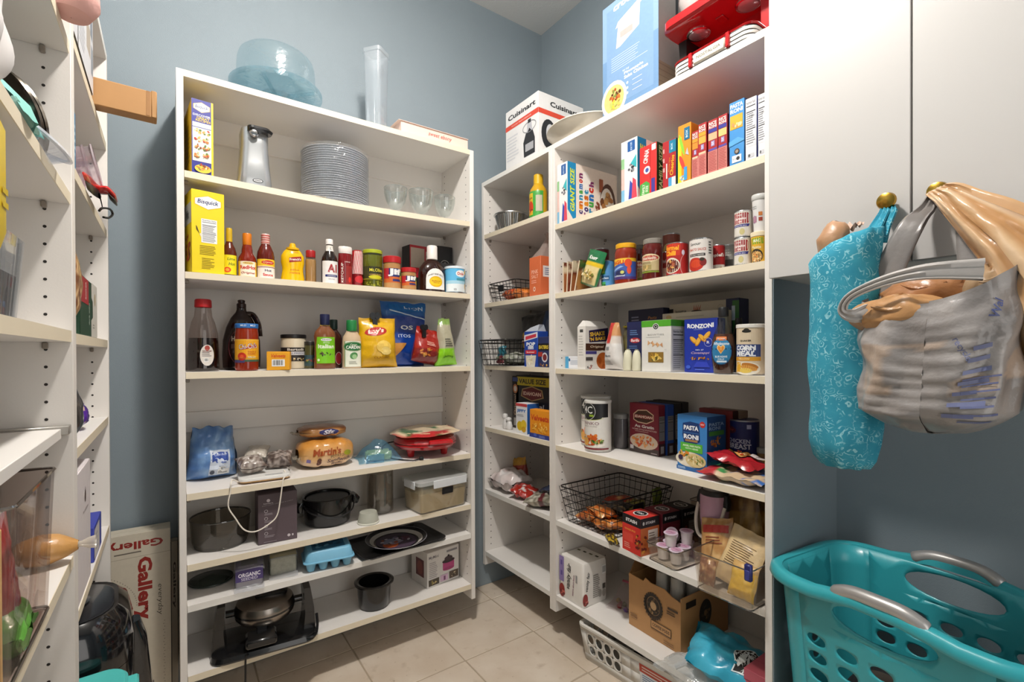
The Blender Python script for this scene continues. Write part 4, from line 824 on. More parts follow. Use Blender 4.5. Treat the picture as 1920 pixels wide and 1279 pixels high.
def cooker(name,label,P,rim=1.06,handles=1,hk=1.0):
    x,y,z,w,h=P; r=w/2*.93; o=thing(name,label,'pot',(x,y,z)); B=mat('#131314',.2,coat=.4); h*=hk
    MB().lathe([(r*.82,0),(r*.9,.006),(r*.97,h*.5),(r,h*.86),(r*rim,h*.92),(r*rim,h*.98),(r*(rim-.06),h),(r*.9,h*.97),(r*.86,h*.5),(r*.8,.014),(.001,.012)],44).build('pot',B,o)
    return o,r,h,B
P_=(0.5043, 1.9649, 0.5355, 0.2003, 0.1225)
o,r,h,B=cooker('slow_cooker','black round open cooker pot with bail handle and side grips, on the sixth back shelf',(P_[0],P_[1],P_[2],P_[3],.105),1.0)
MB().tube(crom([(-r*1.02,0,h*.85),(-r*.85,-r*.75,h*.62),(0,-r*1.06,h*.38),(r*.75,-r*.85,h*.5),(r*1.0,-r*.35,h*.8)],6),.0028,6).build('bail_handle',mat('#2b2b2d',.3),o)
for s in (-1,1): MB().loft([rring(.018,.05,.008,h*.55,3,s*(r+.012),0),rring(.03,.055,.01,h*.75,3,s*(r+.014),0),rring(.02,.05,.008,h*.9,3,s*(r+.006),0)]).build('side_grip',B,o)
MB().lathe([(r*.84,h*.9),(r*.84,h*.93),(r*.3,h*.93)],36,cap1=True).build('inner_rim',mat('#0c0c0d',.3),o)
x,y,z,w,h=(0.718, 1.9649, 0.5355, 0.1082, 0.153); r=w/2; h=.165
t=thing('glass_vase','tall clear glass cylinder behind the small frosted cup, sixth back shelf','vase',(x,y,z))
MB().lathe([(r*.9,0),(r,.004),(r,h),(r*.95,h),(r*.95,.012),(.001,.010)],32).build('cylinder',clear('#e4e0da',.10,.03,.8,.06,'#cfc8be'),t)
x,y,z,w,h=(0.6303, 1.8579, 0.5355, 0.0821, 0.0478); r=w/2
t=thing('frosted_cup','small frosted plastic cup standing upside down beside the black cooker','cup',(x,y,z)); h=.042
MB().lathe([(r,0),(r,.003),(r*.82,h*.93),(r*.78,h),(r*.72,h*.99),(.001,h*.97)],30,cap1=False).build('cup',mat('#cfd0c2',.5,trans=.35),t)
MB().lathe([(r*.99,0),(r*1.03,.001),(r*1.03,.005),(r*.985,.006)],30).build('rim',mat('#dcdccf',.45),t)
def rice_bin():
    x,y,z,w,h=(0.9345, 1.8091, 0.5355, 0.2373, 0.1752); d=.15; h=.135
    o=thing('food_container','clear plastic container of rice with white clip lid and black label, sixth back shelf','container',(x,y+d/2,z),5)
    C=clear('#f1efe9',.08,.06,.5,.08,'#e6e2d8'); s=[(.92,0),(.94,.004),(1,h*.86)]
    MB().loft([rring(w*a,d*a,.015,zz,4) for a,zz in s]+[rring(w*.985,d*.985,.015,h*.86,4),rring(w*.925,d*.925,.014,.005,4)]).build('tub',C,o)
    k=.6
    mb=MB().loft([rring(w*.905,d*.905,.012,.006,4),rring(w*.955,d*.955,.012,h*k,4)]); mb.build('rice',mat('#d8c49a',.8,var=.12,scale=250,bump=.5,bscale=500),o)
    MB().loft([rring(w*1.0,d*1.0,.016,h*.85,4),rring(w*1.05,d*1.05,.018,h*.87,4),rring(w*1.05,d*1.05,.018,h*.97,4),rring(w*1.0,d*1.0,.016,h,4)]).build('lid',clear('#eef0ee',.10,.15,.5,.4,'#e4e6e4'),o)
    MB().box(-w*.24,w*.46,-d*.545,-d*.525,h*.74,h*.985,bev=.003).build('lid_clip',mat('#d9dde0',.35),o)
    MB().box(-w*.535,-w*.515,-d*.3,d*.3,h*.74,h*.985,bev=.003).build('lid_clip',mat('#d9dde0',.35),o)
    dd=D(); dd.rrect(-w*.05,w*.18,h*.50,h*.71,.003,'#17181a'); dd.text('rice',w*.06,h*.6,w*.1,h*.07,'#3a3c40',0,.2); dd.build(o,lambda a,b:((a,-d*(.47+.03*b/(h*.86))-.0006,b),(0,-1,0)),'stick_on_label')
rice_bin()
# --- seventh shelf
x,y,z,w,h=(0.0984, 1.954, 0.4072, 0.0865, 0.0649); r=.066
t=thing('glass_cover','round dark green glass cover lying at left end of the seventh back shelf','lid',((0.0931, 1.98, 0.4629)[0]+.02,1.975,z))
MB().lathe([(r*.9,0),(r,.002),(r,.006),(r*.9,.010),(r*.4,.020),(.001,.022)],40,cap1=False).build('glass_disc',clear('#5d7064',.12,.05,.7,.35,'#3c4a40'),t)
MB().lathe([(r*.98,.001),(r*1.03,.003),(r*1.02,.007),(r*.98,.007)],40,cap0=False,cap1=False).build('rim',mat('#27332c',.3),t)
def wrapped(name,label,P,rz,d,col,F,T,seed,film='#eef0f4'):
    x,y,z,w,h=P; o=thing(name,label,'packet',(x,y+d/2,z),rz)
    MB().box(-w*.44,w*.44,-d*.44,d*.46,.004,h*.9,bev=.004).build('tray',col,o)
    def s(u,v):
        a=2*PI*u; sg=lambda q,p:math.copysign(abs(q)**p,q); b=v*2-1
        return (sg(cos(a),.35)*w*.49*(1+.03*nz(u*7,v*5,0,1,seed)), b*d*.5, h*.5+sg(sin(a),.35)*h*.49*(1-.25*abs(b)**6)+nz(u*9,v*8,1,1,seed)*.003)
    MB().grid(s,32,10).build('clear_wrap',clear(film,.12,.10,.55,.14,'#f2f2f2',bump=.6),o,fix=False,ang=70)
    MB().grid(lambda u,v:((u-.5)*w*.95,-d*.5-.022*v+nz(u*6,v*3,0,1,seed)*.004,h*.12*(1-v)+.002+nz(u*6,v*4,3,1,seed)*.004*(1-v)),10,3).build('wrap_frill',clear(film,.2,.12,.7,.25,'#eeeeee'),o,fix=False)
    for fn_,q,nm in ((lambda a,b:((a,-d*.44,b),(0,-1,0)),F,'front_print'),(lambda a,b:((a,b,h*.9),(0,0,1)),T,'top_print')):
        if q: dd=D(); q(dd,w*.88,h*.9 if nm[0]=='f' else d*.9); dd.build(o,fn_,nm)
    return o
wrapped('cookie_packet','clear wrapped packet with purple and black organic label, front of the seventh back shelf',(0.2215, 1.8247, 0.4072, 0.0937, 0.0756),-6,.15,mat('#8a868c',.4),lambda d,w,h:(d.rect(-w/2,w/2,h*.35,h,'#4a3c72'),d.text('ORGANIC',0,h*.66,w*.8,h*.2,'#ece8f0',.03),d.text('SEEDED',0,h*.46,w*.6,h*.14,'#d8d2e0')),lambda d,w,h:(d.rect(-w/2,w/2,-h*.5,h*.5,'#47396e'),d.rect(-w*.3,w*.3,-h*.3,h*.4,'#1d1c20'),d.text('D O',0,h*.2,w*.4,h*.14,'#dcd8dc'),d.lines(-w*.4,w*.4,-h*.45,-h*.32,3,'#c8c0dc')),71)
wrapped('sponge_cake_packet','clear wrapped packet with pale yellow top, between purple packet and egg carton',(0.3338, 1.8575, 0.4072, 0.0977, 0.0761),-8,.13,mat('#a5a496',.6,var=.3,scale=80),None,lambda d,w,h:(d.rect(-w/2,w/2,-h*.5,h*.5,'#c9b75c'),d.ell(-w*.1,h*.2,w*.2,h*.12,'#b79a3c')),74)
def egg_carton():
    x,y,z,w,h=(0.4763, 1.8067, 0.4072, 0.173, 0.113); d=.13; h=.072
    o=thing('egg_carton','light blue foam egg carton on the seventh back shelf','egg carton',(x+.004,y+d/2,z),-8)
    M=mat('#79b7d6',.45,bump=.1)
    mb=MB()
    for i in range(4):
        for j in range(3): mb.lathe([(.008,0),(.012,.002),(.019,.030),(.0205,.033)],14,cx=(i-1.5)*w/4.15,cy=(j-1)*d/3.25)
    mb.build('egg_cup',M,o,kind='stuff')
    MB().loft([rring(w*.98,d*.98,.016,.031,4),rring(w*1.03,d*1.03,.018,.033,4),rring(w*1.03,d*1.03,.018,.036,4),rring(w*.97,d*.97,.018,.038,4),rring(w*.90,d*.88,.016,h*.93,4),rring(w*.84,d*.8,.014,h,4)]).build('lid',M,o)
    dd=D(); dd.rect(-w*.33,w*.33,-d*.3,d*.3,'#2f6f96'); dd.food(0,0,w*.3,d*.26,['#235a7e','#3c86ac','#1e4a68','#78b4d0'],24,4,.3); dd.build(o,fT(h),'top_print')
    dd=D(); dd.rect(-w*.15,w*.25,h*.6,h*.66,'#a9d2e6'); dd.build(o,lambda a,b:((a,-d*.455,b),(0,-1,0)),'front_print',eps=.002)
egg_carton()
x,y,z,w,h=(0.7674, 1.8008, 0.4072, 0.365, -0.01)
t=thing('baking_sheet','black square baking sheet lying under the halloween plate','tray',(x-.004,y+.113,z),5); 
MB().loft([rring(w*.88,.205,.02,0,5),rring(w*.97,.232,.026,.010,5),rring(w*1.0,.24,.028,.011,5),rring(w*.96,.23,.026,.0125,5),rring(w*.86,.2,.02,.003,5)]).build('sheet',mat('#1b1a1a',.32),t)
MB().loft([rring(w*.985,.237,.027,.0108,5),rring(w*1.008,.243,.029,.0112,5),rring(w*1.0,.24,.028,.0132,5),rring(w*.975,.234,.026,.0126,5)],cap0=False,cap1=False).build('rolled_rim',mat('#2a2828',.25),t)
x2,y2=(0.7625, 1.93, 0.4183)[0],y+.098
t=thing('halloween_plate','round black plate with painted halloween scene, lying on the baking sheet','plate',(x2,y2,z+.0045)); r=.125
MB().lathe([(r*.6,0),(r*.72,.002),(r*.99,.020),(r,.022),(r*.985,.0225),(r*.72,.006),(.001,.005)],48,cap1=False).build('plate',mat('#18171a',.22,coat=.4),t)
MB().lathe([(r*.985,.0215),(r*1.004,.022),(r*.995,.0235),(r*.98,.0228)],48,cap0=False,cap1=False).build('rim',mat('#8e8c92',.3),t)
d=D(); d.ring(0,0,r*.86,r*.86,r*.13,'#c9c4bb',40); d.ell(0,0,r*.66,r*.66,'#4a3a4c',30); d.ell(-r*.28,-r*.2,r*.25,r*.25,'#b5531c'); d.ell(-r*.05,r*.05,r*.42,r*.26,'#8e8fa6',a=15); d.ell(r*.3,r*.1,r*.2,r*.17,'#5a2a44'); d.food(0,.0,r*.55,r*.5,['#24202a','#7a6a88','#c8c0c8','#a04a1c'],22,4,.18); d.build(t,lambda a,b:((a,b,.0055+.0165*max(0,(math.hypot(a,b)/r-.72)/.265)),(0,0,1)),'painted_scene',eps=.0012)
# --- lowest shelf
def waffle():
    x,y,z,w,h=(0.2705, 1.7958, 0.1838, 0.3271, 0.2161)
    o=thing('waffle_maker','black rotary waffle maker with brushed steel lid, on the lowest back shelf','appliance',(x,y+.10,z),-6); B=mat('#141415',.22,coat=.35); S=mat('#9a928a',.3,1.0,var=.08)
    MB().loft([rring(w*.98,.20,.04,0,5),rring(w,.205,.04,.006,5),rring(w*.98,.195,.04,.020,5),rring(w*.9,.17,.04,.026,5)]).build('base',B,o)
    for s in (-1,1):
        MB().prism([(s*w*.37,.02),(s*w*.49,.02),(s*w*.475,.10),(s*w*.44,.170),(s*w*.37,.172),(s*w*.385,.08)],-.055,.06).build('upright',B,o)
    r=.094; cz=.118
    MB().lathe([(r*.9,cz-.030),(r,cz-.018),(r*1.02,cz-.006),(r*1.02,cz-.002)],36).build('lower_pan',S,o)
    MB().lathe([(r*1.03,cz-.003),(r*1.03,cz+.003)],36).build('pan_seam',B,o)
    MB().lathe([(r*1.02,cz+.002),(r*1.02,cz+.012),(r*.95,cz+.026),(r*.6,cz+.037),(.001,cz+.040)],36,cap1=False).build('steel_lid',S,o)
    MB().loft([rring(.10,.035,.012,cz+.034,4,.02,0),rring(.105,.04,.012,cz+.046,4,.02,0),rring(.07,.03,.012,cz+.056,4,.01,0)]).build('lid_grip',B,o)
    MB().lathe([(.016,cz+.05),(.016,cz+.062),(.012,cz+.066)],18).build('timer_knob',B,o)
    MB().tube([(-w*.37,0,cz),(-r*.98,0,cz)],.012,10).build('pivot',B,o); MB().tube([(w*.37,0,cz),(r*.98,0,cz)],.012,10).build('pivot',B,o)
    MB().box(-.062,.03,-.150,-.075,cz-.065,cz-.038,bev=.006).box(-.03,.005,-.085,-.07,cz-.06,cz-.005,bev=.004).build('folding_handle',B,o)
    MB().tube(crom([(w*.32,-.09,.014),(w*.46,-.095,.016),(w*.505,-.06,.03),(w*.51,-.03,.06)],5),.005,6).build('wire_rest',mat('#2a2a2c',.25,.6),o)
    return o,(x,y,z)
o,(x,y,z)=waffle()
M=Matrix.Rotation(R(6),3,'Z'); L0=Vector(o.location)
pts=[M@(Vector(p)-L0) for p in crom([((0.2047, 1.84, 0.1762)[0],y-.0105+.012,z+.018),((0.1987, 1.8, 0.1955)[0],1.803,z+.006),((0.1971, 1.802, 0.1631)[0],1.801,z-.06),((0.1951, 1.8, 0.1207)[0],1.80,.01),((0.1903, 1.8, 0.0961)[0],1.795,.004)],5)]
MB().tube([tuple(p) for p in pts],.003,6).build('power_cord',mat('#17171a',.5),o)
P_=(0.6662, 1.8965, 0.1838, 0.1424, 0.0961)
o,r,h,B=cooker('mini_crock','small black ceramic crock with flared rim, on the lowest back shelf',(P_[0],P_[1],P_[2],P_[3],.100),1.12)
MB().lathe([(r*1.1,h*.90),(r*1.17,h*.93),(r*1.17,h*.97),(r*1.1,h*.985)],40,cap0=False,cap1=False).build('rolled_rim',B,o)
def f(d,w,h):
    d.text('MyMini',-w*.3,h*.84,w*.3,h*.11,'#7a7276',.01); d.rect(w*.1,w*.44,h*.86,h*.92,'#8c888a'); d.lines(-w*.44,-w*.16,h*.25,h*.72,9,'#aaa4a4'); d.rect(-w*.02,w*.34,h*.38,h*.6,'#b8487e'); d.ell(w*.16,h*.38,w*.18,h*.05,'#a63e70'); d.ell(w*.16,h*.61,w*.2,h*.06,'#3a2c30'); d.ell(w*.16,h*.68,w*.13,h*.07,'#4a3c40'); d.ell(w*.16,h*.76,w*.03,h*.03,'#2a2226')
    d.rect(-w*.46,-w*.14,h*.04,h*.22,'#4a4032'); d.food(-w*.3,h*.13,w*.1,h*.06,['#c8b070','#8a7a40'],9,2,.5); d.rect(-w*.1,w*.14,h*.06,h*.24,'#d8b4cc'); d.rect(-w*.0,w*.06,h*.08,h*.2,'#7c4a70'); d.rect(w*.18,w*.47,h*.06,h*.27,'#5a4a3a'); d.food(w*.33,h*.16,w*.1,h*.07,['#c8b898','#3a2a20'],9,5,.4)
carton('cooker_box','white appliance box with a pink pot picture, right end of the lowest back shelf',(0.9776, 1.8944, 0.1838, 0.1674, 0.1507),7,.13,'#dcd7d2',F=f,L=lambda d,w,h:(d.rect(-w*.2,w*.3,h*.25,h*.75,'#6a3a3c'),d.ell(w*.05,h*.5,w*.18,h*.2,'#8a4a44')))
# ================================================================ things on the units at the right wall (they face -x, so rz=-90)
RZ=-90
def ctc_spine(d,w,h):
    d.rect(-w/2,w/2,0,h,'#f0ece8'); d.rect(-w*.5,-w*.3,h*.06,h*.6,'#e2bdb4'); d.rect(-w*.5,-w*.3,h*.55,h*.72,'#8fc08a'); d.rect(-w*.5,-w*.3,0,h*.2,'#7fb8d8'); d.rrect(-w*.1,w*.36,h*.8,h*.97,.003,'#24589a'); d.text('BOX TOPS',w*.13,h*.88,h*.13,.008,'#cfe0f0',.02,a=90)
    d.poly([(-w*.05,h*.02),(w*.4,h*.02),(w*.3,h*.22),(w*.05,h*.33)],'#3a4aa8'); d.poly([(w*.15,h*.02),(w*.48,h*.02),(w*.42,h*.3),(w*.22,h*.36)],'#d8485a'); d.food(w*.12,h*.52,w*.2,h*.1,['#5a5a60','#8a8a90','#c8c8cc','#3a3a40'],12,3,.4); d.poly([(w*.1,h*.6),(w*.45,h*.5),(w*.45,h*.72)],'#3fb0b8')
def ctc_face(d,w,h):
    d.rect(-w/2,w/2,0,h,'#ecdccf'); d.poly([(-w*.5,h),(-w*.5,h*.2),(-w*.36,0),(-w*.34,h*.1),(-w*.34,h)],'#1c86b8'); d.text('GIANT SIZE',-w*.41,h*.54,h*.72,w*.085,'#d9e021',.03,.15,a=90)
    d.ell(-w*.16,h*.55,w*.13,h*.36,'#f2ebe4'); 
    cs=['#3a2a6a','#2f8ab0','#c8301c','#e08a1c','#3f9a40','#7a2a60','#c8641c','#2a6ab0']
    for word,xx,y0,sz in (('cinnamon',-w*.245,h*.16,.062),('Toast',-w*.14,h*.12,.075),('Crunch',-w*.04,h*.10,.082)):
        yy=y0
        for i,ch in enumerate(word):
            q=w*sz*(.9 if ch not in 'mn' else 1.15); d.text(ch,xx,yy+q*.55,q*1.0,w*sz*1.15,cs[(i*3+len(word))%8],.05,a=90); yy+=q*1.22 if ch!='i' else q*.8
    d.food(w*.1,h*.3,w*.05,h*.2,['#7a3420','#8a4a34'],12,4,.6); d.rect(w*.12,w*.2,h*.62,h*.85,'#a35a3c'); d.ell(w*.3,h*.4,w*.17,h*.4,'#5c3c30'); d.ell(w*.28,h*.38,w*.15,h*.34,'#efe6da'); d.food(w*.28,h*.38,w*.13,h*.3,['#a8703c','#8a5428','#c8965a','#6a3c1c'],30,5,.35)
g='cereal boxes lying on their sides'
carton('cereal_box','first cinnamon cereal box at the left, its white front with rainbow lettering in full view',(1.3111, 1.4757, 1.731, 0.0622, 0.2427),RZ,.29,'#efe8e0',F=ctc_spine,Rr=ctc_face,cat='box',group=g)
carton('cereal_box','second white cinnamon cereal box with turquoise edge, left of the red boxes',(1.3131, 1.1266, 1.731, 0.0718, 0.2124),RZ,.29,'#efe8e0',F=ctc_spine,Rr=ctc_face,group=g)
def f(d,w,h):
    d.text('CINNA',-w*.1,h*.78,h*.28,w*.26,'#f0e8e4',.03,.1,a=80); d.ell(-w*.05,h*.5,w*.2,h*.08,'#e6e0e6'); d.ell(-w*.05,h*.5,w*.1,h*.045,'#4a5aa0'); d.rrect(w*.22,w*.46,h*.86,h*.98,.002,'#eadcd8'); d.poly([(-w*.48,h*.0),(w*.08,h*.0),(w*.1,h*.22),(-w*.1,h*.28),(-w*.46,h*.24)],'#4fa548'); d.text('FAMILY',-w*.26,h*.13,h*.2,w*.16,'#e8f0d8',.02,a=85); d.text('SIZE',-w*.06,h*.12,h*.13,w*.14,'#e8f0d8',.02,a=85); d.rect(w*.2,w*.4,h*.02,h*.3,'#4a3c90'); d.rect(w*.12,w*.14,h*.3,h*.95,'#a81c20')
def g2(d,w,h): d.rect(-w/2,-w*.34,0,h,'#27401c'); d.text('FAMILY SIZE',-w*.42,h*.5,h*.9,w*.07,'#e3e8a0',.03,.1,a=90)
carton('cereal_box','red family size cereal box with dark green edge, lying on its side',(1.3151, 1.0477, 1.731, 0.0709, 0.1664),RZ,.27,'#cf2c2a',F=f,Rr=g2,group=g)
def f(d,w,h):
    d.rect(w*.0,w*.5,h*.72,h*.98,'#1f7a98'); d.text('BOX',w*.2,h*.85,h*.13,w*.14,'#cfe0e8',.02,a=90); d.text('Cheerios',w*.22,h*.45,h*.42,w*.26,'#e8a824',.03,.15,a=85); d.text('Honey Nut',w*.02,h*.48,h*.3,w*.1,'#d8941c',.02,a=85); d.rect(-w*.22,-w*.14,h*.2,h*.52,'#e8e2da'); d.rect(-w*.05,w*.2,h*.0,h*.2,'#4a9ac8'); d.rect(w*.2,w*.48,h*.0,h*.2,'#eae4da'); d.lines(-w*.45,-w*.3,h*.3,h*.9,3,'#d8a0a0')
carton('cereal_box','dark red oat ring cereal box with orange lettering, left of the orange box',(1.3151, 0.9636, 1.731, 0.0508, 0.1523),RZ,.25,'#a81c22',F=f,Rr=lambda d,w,h:d.rect(-w/2,-w*.3,0,h,'#2b8aa0'),group=g)
def f(d,w,h):
    d.rect(-w*.5,-w*.22,0,h*.8,'#e8cf2a'); d.ell(-w*.2,h*.66,w*.1,h*.2,'#8ac83c',a=15); d.ell(-w*.18,h*.35,w*.14,h*.14,'#d8443a',a=20); d.food(-w*.15,h*.1,w*.2,h*.1,['#a8c83c','#d8d8b0','#7aa8c8'],9,2,.5); d.rect(w*.0,w*.42,h*.72,h*.93,'#1f6a8c'); d.text('BOX',w*.2,h*.82,h*.13,w*.16,'#d8e4ec',.02,a=90); d.poly([(w*.1,h*.48),(w*.36,h*.44),(w*.24,h*.58)],'#b9bcc4'); d.rect(-w*.02,w*.22,h*.03,h*.26,'#3f9ad0')
carton('cereal_box','orange and yellow cereal box standing out taller than the dark red one',(1.3131, 0.906, 1.731, 0.0459, 0.1808),RZ,.25,'#e58d1c',F=f,Rr=lambda d,w,h:d.rect(-w*.45,-w*.42,h*.02,h*.6,'#f0e0c0'),group=g)
def rice(c1,c2):
    def f(d,w,h):
        d.rect(-w/2,w/2,0,h*.42,'#c97a72'); d.text('RICE',0,h*.93,w*.8,h*.06,'#f0e4dc',.03); d.text('RONI',0,h*.865,w*.8,h*.055,'#f0e4dc',.03); d.rect(-w*.44,w*.44,h*.76,h*.83,c1); d.rect(-w*.44,w*.44,h*.62,h*.75,c2); d.rect(-w*.16,w*.2,h*.5,h*.6,'#9a8ab8'); d.text('25',0,h*.55,w*.22,h*.06,'#e6e0ea',.02); d.rect(-w*.44,w*.44,h*.42,h*.46,'#5a4a9a' if c1[1]<'8' else '#e0c0a0'); d.lines(-w*.4,w*.4,h*.04,h*.4,12,'#a02a2a',7,.25)
    return f
gr_='rice mix boxes'
for i,(a,b,tp,c1,c2,lab) in enumerate(((1298,1310,246,'#e0942a','#d88a30','red rice mix box, first of four in a row, touching the orange cereal box'),(1310,1325,231,'#e8a030','#e0a848','red rice mix box with orange panel, second of the four in a row'),(1328,1346,224,'#3a3a92','#d8b088','red rice mix box with blue stripe, third of the four in a row'),(1347,1364,215,'#3a3a92','#e0c078','red rice mix box with blue stripe, last of four, touching the sky blue pasta box'))):
    P_=((1.3151, 0.8697, 1.731, 0.022, 0.1462),(1.3151, 0.8452, 1.731, 0.0268, 0.1611),(1.3151, 0.8111, 1.731, 0.0309, 0.1588),(1.3151, 0.7798, 1.731, 0.0282, 0.1603))[i]
    carton('rice_mix_box',lab,P_,RZ,.14,'#a81e22',F=rice(c1,c2),group=gr_,Rr=lambda d,w,h:d.food(w*.0,h*.1,w*.45,h*.12,['#d8b070','#e8d8b0','#a85a2c'],12,1,.4))
def f(d,w,h): d.text('PASTA',0,h*.93,w*.84,h*.065,'#f0f2f4',.04); d.text('RONI',0,h*.85,w*.84,h*.065,'#f0f2f4',.04); d.rect(-w*.44,w*.4,h*.56,h*.78,'#dcae34'); d.food(0,h*.63,w*.36,h*.06,['#e8c878','#d89a5a','#f0dca8'],14,2,.4); d.poly([(-w*.5,h*.38),(w*.1,h*.42),(w*.5,h*.36),(w*.5,h*.34),(-w*.5,h*.3)],'#5aa4d8'); d.ell(w*.02,h*.2,w*.17,h*.045,'#4a4038'); d.ell(w*.02,h*.2,w*.1,h*.027,'#a09080'); d.rect(-w*.3,w*.32,h*.03,h*.14,'#eef0f2'); d.ell(w*.1,h*.085,w*.12,h*.03,'#333'); d.text('5.0',-w*.14,h*.085,w*.2,h*.03,'#777')
carton('pasta_mix_box','sky blue pasta mix box standing between red rice boxes and white boxes',(1.3091, 0.7338, 1.731, 0.044, 0.179),RZ,.15,'#3f8fd0',F=f,Rr=lambda d,w,h:d.rect(-w/2,w/2,0,h,'#1c4a80'))
def f(d,w,h): d.facts(-w*.46,w*.46,h*.22,h*.97,5,'#e6e4e6'); d.text('150',w*.1,h*.7,w*.4,h*.035,'#333',.02); d.rect(-w*.3,w*.3,h*.04,h*.1,'#c9c9cc'); d.ell(-w*.14,h*.07,w*.1,h*.025,'#555')
gw='white pasta boxes showing nutrition panels'
carton('pasta_box','white pasta box with nutrition panel and dark blue edge, next to the sky blue box',(1.3111, 0.6941, 1.731, 0.0314, 0.1715),RZ,.15,'#e4e3e6',F=f,Rr=lambda d,w,h:d.rect(-w/2,w/2,0,h,'#27409a'),group=gw)
carton('pasta_box','white pasta box with nutrition panel, last in the row against the shelf end',(1.3111, 0.6643, 1.731, 0.0209, 0.1688),RZ,.15,'#e4e3e6',F=f,Rr=lambda d,w,h:d.rect(-w/2,w/2,0,h,'#27409a'),group=gw)
# --- cans and jars, third shelf
gp='seasoning packets leaning at the left end'
for k,(a,b,dx,tl,lab,c) in enumerate(((1053,1060,.012,0,'brown seasoning packet, outermost at the left end of the can shelf','#a8653c'),(1059,1066,.014,3,'brown seasoning packet, second from the left panel of the can shelf','#8c4a34'),(1066,1074,.014,8,'brown and cream seasoning packet, third from the left panel','#a0623a'),(1073,1084,.016,14,'seasoning packet with green top, leaning right before the green pouch','#b07840'))):
    P_=((1.3151, 1.4782, 1.4453, 0.0328, 0.1443),(1.3171, 1.4593, 1.4453, 0.029, 0.1437),(1.3171, 1.4385, 1.4453, 0.0317, 0.1424),(1.3191, 1.4156, 1.4453, 0.0311, 0.1367))[k]
    o=thing('seasoning_packet',lab,'packet',(P_[0]+.055,P_[1],P_[2]),RZ,gp); cc=c
    mb=MB(); 
    for s in (-1,1): mb.grid(lambda u,v:(s*.006*(sin(PI*u)**.5)*(sin(PI*v)**.5)+nz(u*4,v*4,k,1,k)*.002,(u-.5)*.105,v*.125),8,10,0,lambda u,v:rgb('#3a5a2c' if (k==3 and v>.75) else ('#d8c8a8' if v>.62 else cc)) if nz(u*4,v*5,k,1,2)<.25 else rgb('#6a2c1c'))
    mb.rot('Y',tl); lo=min(p[2] for p in mb.v); mb.mv(0,0,-lo).build('film',FOIL,o,fix=False)
    MB().box(-.002,.002,-.054,-.0515,0,.122).rot('Y',tl).build('front_seam',mat('#e3d2b8',.4),o)
P_=(1.3231, 1.3677, 1.4453, 0.1609, 0.133)
bag('pasta_pouch','green and yellow noodle pouch leaning right, near the left end of the can shelf',(P_[0]+.02,P_[1]-.006,P_[2],.095,.14),RZ,.03,lambda u,v:'#12683a' if v>.66 else ('#d8b41c' if v>.54 else ('#d8c48c' if v>.07 and .1<u<.93 else '#2a6a3c')),'pouch',None,81,.002,tilt=-4,roll=20,topw=1,seal=.03,pinch=0,F=lambda d,w,h:(d.text('Knorr',-w*.06,h*.79,w*.5,h*.11,'#f0f2ea',.03,.2),d.food(0,h*.3,w*.34,h*.17,['#e8d8a0','#c8a860','#f0e4bc','#8a8a3c'],30,3,.3)))
def f(d,w,h): q=w*.72; d.rect(-q,q,h*.5,h*.97,'#6e1f26'); d.rect(-q,q,h*.03,h*.5,'#b9ada8'); d.text('chili',0,h*.74,q*1.0,h*.13,'#c8a0a0',.03,.2); d.lines(-q*.6,q*.6,h*.3,h*.46,3,'#7a6a6a')
can('soup_can','dark red and grey can at the back, behind the bright green bean can',(1.4864, 1.4284, 1.4453, 0.0666, 0.1891),RZ,'#7a2a2e',F=f)
def f(d,w,h): q=w*.72; d.rect(-q,q,h*.03,h*.97,'#4f8ac0'); d.rect(-q,q*.1,h*.5,h*.97,'#2f8f3c'); d.rrect(-q*.75,-q*.02,h*.55,h*.88,.004,'#cfd838'); d.ell(-q*.38,h*.7,q*.2,h*.1,'#4a6a20'); d.rrect(-q*.7,q*.5,h*.28,h*.45,.003,'#2a5a86'); d.text('Green Beans',-q*.1,h*.37,q*1.0,h*.07,'#e6eef2',.02); d.rect(-q,q*.1,h*.03,h*.24,'#3f9a58'); d.food(-q*.3,h*.13,q*.4,h*.08,['#1c2c18','#e6e8e0','#3a6a2c'],12,2,.5)
can('bean_can','green and blue bean can at the front, left of the yellow-lidded pasta sauce',(1.3906, 1.3007, 1.4453, 0.051, 0.1093),RZ,'#4f8ac0',F=f)
def f(d,w,h):
    q=w*.75; d.rect(-q,q,h*.12,h*.62,'#3c56a0'); d.rect(-q,q,h*.54,h*.62,'#e0b428'); d.poly([(-q*.95,h*.42),(q*.4,h*.52),(q*.4,h*.62),(-q*.95,h*.6)],'#e6b83a'); d.text('RAGU',-q*.3,h*.53,q*1.0,h*.1,'#c43c18',.05); d.ell(q*.45,h*.5,q*.22,h*.1,'#d8481e'); d.poly([(-q*.9,h*.32),(q*.0,h*.44),(q*.2,h*.42),(-q*.8,h*.28)],'#8ab0dc'); d.ell(-q*.05,h*.26,q*.35,h*.08,'#28305a'); d.ell(q*.1,h*.28,q*.12,h*.04,'#c8c86a'); d.ell(q*.5,h*.33,q*.13,h*.1,'#d84a2c'); d.rect(-q,q,h*.11,h*.17,'#4a3070'); d.text('Traditional',-q*.2,h*.2,q*.9,h*.04,'#dfe6ee',.02)
jar('pasta_sauce_jar','jar of pasta sauce with yellow lid and blue label',(1.3589, 1.1828, 1.4453, 0.0816, 0.1475),RZ,'#8a2a14','#dfa51c',F=f,neck=.84,lidh=.015,shoulder=.16,rough=.1)
